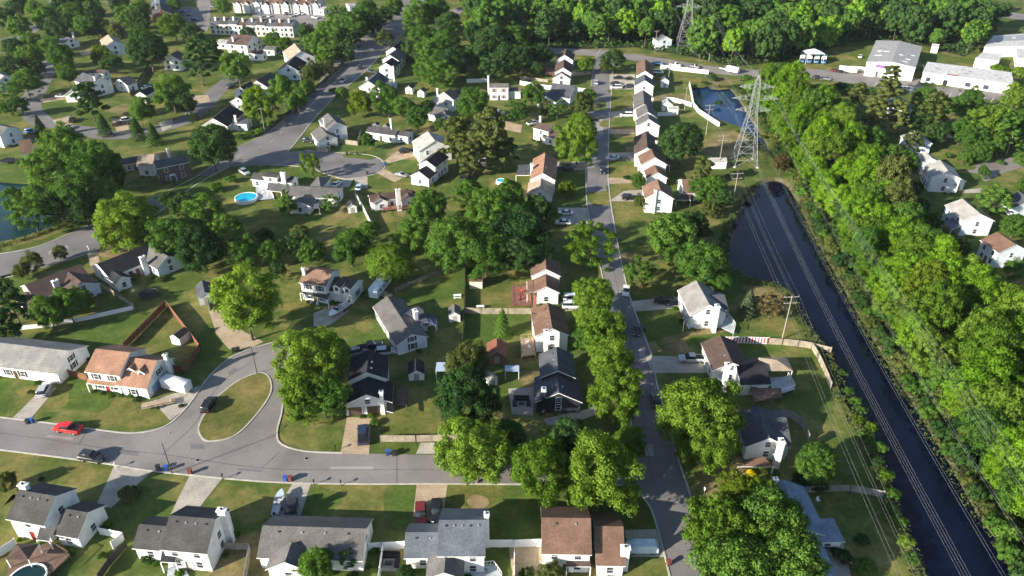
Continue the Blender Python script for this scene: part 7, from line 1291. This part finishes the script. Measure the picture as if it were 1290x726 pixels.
for p, l in zip(LINE[:4], ('double crossarm pole nearest the lattice tower, beside the dome tree', 'double crossarm pole beside the white-roofed trailer shed', 'double crossarm pole at the canal head beside the garden trees', 'tall double crossarm pole on the grass before the tan fence')): utility_pole(p, POLEH, math.atan2(1, .0) - math.pi / 2 + .08, ARMS, l)
for px, py, h, az, arms, l in [(825, 66, 11, .1, [(10.4, 2.6)], 'wooden pole beside the far lattice tower'), (893, 77, 11, .3, [(10.4, 2.6)], 'wooden pole on the verge of the cross road'), (334, 168, 10, 0, [(9.4, 2.2)], 'wooden pole at the boulevard bend by the tall bright tree'), (382, 122, 10, 0, [(9.4, 2.2)], 'wooden pole beside the boulevard hedge trees'), (144, 31, 13, .2, [(12.4, 4.0), (11, 3.2)], 'pale wooden pole with two crossarms in the upper left'), (1267, 196, 9, 0, [(8.6, 1.6)], 'leaning pole in the clearing at the right edge'), (842, 101, 9, .1, [(8.6, 2.0)], 'wooden pole behind the pale blue playhouse'), (862, 140, 10, .1, [(9.4, 3.0)], 'wooden pole beside the white pond fence')]: utility_pole(G(px, py), h, az, arms, l)
def lattice_tower(loc, az, h, label):
    root = empty('transmission_tower', loc, az, label, 'pylon', 'steel lattice towers'); mb = MB(); k = h / 32.0
    lv = [(0, 4.0), (5, 3.35), (10, 2.6), (15, 1.9), (19, 1.3), (22.5, 1.1), (26, .95), (29, .8), (32, .12)]; lv = [(z * k, w * k) for z, w in lv]
    cr = [(-1, -1), (1, -1), (1, 1), (-1, 1)]
    for (z0, w0), (z1, w1) in zip(lv, lv[1:]):
        for i in range(4):
            a, b = cr[i], cr[(i + 1) % 4]; p0, p1 = Vector((a[0] * w0, a[1] * w0, z0)), Vector((a[0] * w1, a[1] * w1, z1)); q0, q1 = Vector((b[0] * w0, b[1] * w0, z0)), Vector((b[0] * w1, b[1] * w1, z1))
            mb.beam(p0, p1, .14); mb.beam(p0, q1, .07); mb.beam(q0, p1, .07); mb.beam(p1, q1, .07)
            if z1 < 16 * k: m = (p0 + p1) / 2; n = (q0 + q1) / 2; mb.beam(m, n, .075)
    mb.build('lattice_frame', M_STEEL, root)
    for i, (x, y) in enumerate(cr): mb = MB(); mb.tube((x * 4 * k, y * 4 * k, -.1), (x * 4 * k, y * 4 * k, .35), .5, n=10); mb.build('footing', M_KERB, root)
    tips = []
    for z, reach in ((19.5, 6.2), (23.6, 8.0), (27.6, 6.0)):
        z *= k; reach *= k
        for s in (-1, 1):
            mb = MB(); w = 1.15 * k; tip = Vector((s * reach, 0, z + .3))
            for y in (-w, w): mb.beam((s * w, y, z), tip, .09); mb.beam((s * w, y, z + 1.7 * k), tip, .08)
            for t in (.3, .6): a = Vector((s * w, -w, z)).lerp(tip, t); b = Vector((s * w, w, z)).lerp(tip, t); c = Vector((s * w, -w, z + 1.7 * k)).lerp(tip, t); d = Vector((s * w, w, z + 1.7 * k)).lerp(tip, t); mb.beam(a, b, .09); mb.beam(a, c, .09); mb.beam(b, d, .09); mb.beam(a, d, .08)
            arm = mb.build('crossarm', M_STEEL, root); mb = MB(); mb.tube(tip, tip - Vector((0, 0, 1.7)), .13, n=6); mb.build('insulator', M_BLACK, arm); tips.append(tip - Vector((0, 0, 1.7)))
    tips.append(Vector((-.1, 0, h))); tips.append(Vector((.1, 0, h)))
    M = Matrix.Translation(loc) @ Matrix.Rotation(az, 4, 'Z'); return [M @ t for t in tips]
TAZ = math.atan2(153, 9.4) - math.pi / 2
tw1 = lattice_tower(G(937, 206), TAZ, 30.5, 'steel lattice tower on the grass between pond and canal'); tw2 = lattice_tower(G(862, 62), TAZ, 34, 'steel lattice tower at the edge of the far woods')
NEXT = [Vector((61.5 + (t.x - 80), -62 + (t.y - 241), t.z)) for t in tw1]
CABG = 'power line cables'
def cable(a, b, sag, r, label, pair=0.0):
    mb = MB(); n = 28; offs = [-pair / 2, pair / 2] if pair else [0.0]; d = (b - a); d.z = 0; d.normalize(); nn = Vector((-d.y, d.x, 0))
    for o in offs:
        P = [a.lerp(b, i / n) + nn * o - Vector((0, 0, sag * 4 * (i / n) * (1 - i / n))) for i in range(n + 1)]
        for p, q in zip(P, P[1:]): mb.tube(p, q, r, n=4, cap=False)
    o = mb.build('power_cable', M_CABLE); tag(o, label, 'power cable', CABG)
lv_n = ('lower', 'lower', 'middle', 'middle', 'upper', 'upper', 'top', 'top'); sd_n = ('left', 'right') * 4
for i, (a, b, c) in enumerate(zip(tw2, tw1, NEXT)):
    r = .012 if i < 6 else .009
    cable(a, b, 4.0, r, f'{lv_n[i]} {sd_n[i]} high cable strung between the two lattice towers', .45 if i < 6 else 0)
    cable(b, c, 7.5 if i < 6 else 5, r, f'{lv_n[i]} {sd_n[i]} high cable running from the pond tower down over the canal wood', .45 if i < 6 else 0)
    cable(Vector((a.x + (a.x - b.x) * .6, a.y + (a.y - b.y) * .6 + 60, a.z)), a, 5, r, f'{lv_n[i]} {sd_n[i]} high cable leading over the far woods', .45 if i < 6 else 0)
spn = ('beyond the trailer shed', 'between the tower pole and shed pole', 'between the canal head and grass pole', 'over the canal bank below the grass pole', 'leaving the bottom edge')
for k, (p, q) in enumerate(zip(LINE, LINE[1:])):
    for z, xs, nm in ((POLEH - .05, (-1.6, 0, 1.6), 'upper'), (POLEH - 1.65, (-1.4, 1.4), 'lower')):
        for j, x in enumerate(xs):
            w = {3: ('left', 'middle', 'right'), 2: ('left', 'right')}[len(xs)][j]; cable(p + Vector((x, .17, z)), q + Vector((x, .17, z)), .9, .012, f'{nm} {w} cable on wooden poles, span {spn[k]}')

# ---------------------------------------------------------------- labels that single each thing out
def side_of(p, q):
    """where p lies as seen from the camera, relative to q"""
    a, b = proj((p.x, p.y, 0)), proj((q.x, q.y, 0)); dx, dy = a[0] - b[0], a[1] - b[1]
    if abs(dx) > abs(dy) * 1.2: return 'right of' if dx > 0 else 'left of'
    return 'in front of' if dy > 0 else 'behind'
def nearest(p, k=0):
    return sorted(HOUSES, key=lambda h: (h[1] - p).length)[k]
ORD = ('first', 'second', 'third', 'fourth', 'fifth', 'sixth', 'seventh', 'eighth', 'ninth', 'tenth', 'eleventh', 'twelfth')
def resolve(items):
    """items: [object, base label, place]; equal labels are told apart by their order in the picture"""
    by = {}
    for it in items: by.setdefault(it[1], []).append(it)
    for lab, L in by.items():
        if len(L) == 1: L[0][0]['label'] = lab; continue
        xs = [proj((i[2].x, i[2].y, 0)) for i in L]; wide = max(x[0] for x in xs) - min(x[0] for x in xs) >= max(x[1] for x in xs) - min(x[1] for x in xs)
        L.sort(key=lambda i: proj((i[2].x, i[2].y, 0))[0 if wide else 1])
        for k, i in enumerate(L):
            e = (('left one', 'right one') if wide else ('farther one', 'nearer one'))[k] if len(L) == 2 else (ORD[k] + (' from the left' if wide else ' from the back'))
            i[0]['label'] = lab + ', ' + e
COLW = {'bright': 'bright green', 'wood': 'bright green', 'mid': 'mid green', 'dark': 'dark green', 'olive': 'olive green', 'yellow': 'yellow green', 'silver': 'silvery', 'brown': 'brownish', 'gold': 'golden yellow'}
SHP = {'round': 'leafy tree', 'tall': 'tall tree', 'sparse': 'thin tree', 'dome': 'dome-shaped tree', 'pine': 'pine', 'cone': 'cone-shaped tree', 'willow': 'weeping willow', 'bush': 'bush'}
items = []
for root, nm, kind, leaf, r, p, lab in TREES:
    if lab: continue
    lm, q = nearest(p); lm = lm.replace('the pair of steep black roofs', 'the steep black roofs'); sz = (('low ' if r < 1 else '') if kind == 'bush' else '' if 3.2 <= r <= 5.2 else ('small ' if r < 3.2 else 'large '))
    items.append([root, f'{sz}{COLW[leaf]} {SHP[kind]} {side_of(p, q)} {lm}', p]); root['group'] = 'garden shrubs' if kind == 'bush' else 'garden and street trees'
resolve(items)
KW = {'sedan': 'car', 'suv': 'SUV', 'van': 'van', 'pickup': 'pickup'}; PW = {'r': 'on the road', 'd': 'on a drive', 'l': 'in the parking lot'}; PC = {'darkred': 'dark red', 'dark': 'charcoal', 'paleblue': 'pale blue', 'navy': 'navy blue'}
items = []
for g, kind, col, where, p, lab in CARS:
    g['category'] = {'sedan': 'car', 'suv': 'car', 'van': 'van', 'pickup': 'pickup truck'}[kind]; g['group'] = 'cars parked in the neighbourhood'
    if lab: g['label'] = lab
    else: lm, q = nearest(p); items.append([g, f'{PC.get(col, col)} {KW[kind]} {PW[where]} {side_of(p, q)} {lm}', p])
resolve(items)

# ---------------------------------------------------------------- the air
mb = MB(); mb.box((0, 2700, 50.2), (7200, 6800, 104.6))
hz = mb.build('haze', []); tag(hz, kind='stuff')
hm = bpy.data.materials.new('air'); hm.use_nodes = True; hn = hm.node_tree; hn.nodes.clear()
ho = hn.nodes.new('ShaderNodeOutputMaterial'); pv = hn.nodes.new('ShaderNodeVolumePrincipled'); pv.inputs['Color'].default_value = (0.80, 0.88, 1.0, 1); pv.inputs['Density'].default_value = 0.00006; pv.inputs['Anisotropy'].default_value = 0.3
hn.links.new(pv.outputs[0], ho.inputs['Volume']); hz.data.materials.append(hm)
cy.volume_bounces = 0; cy.volume_step_rate = 1.0
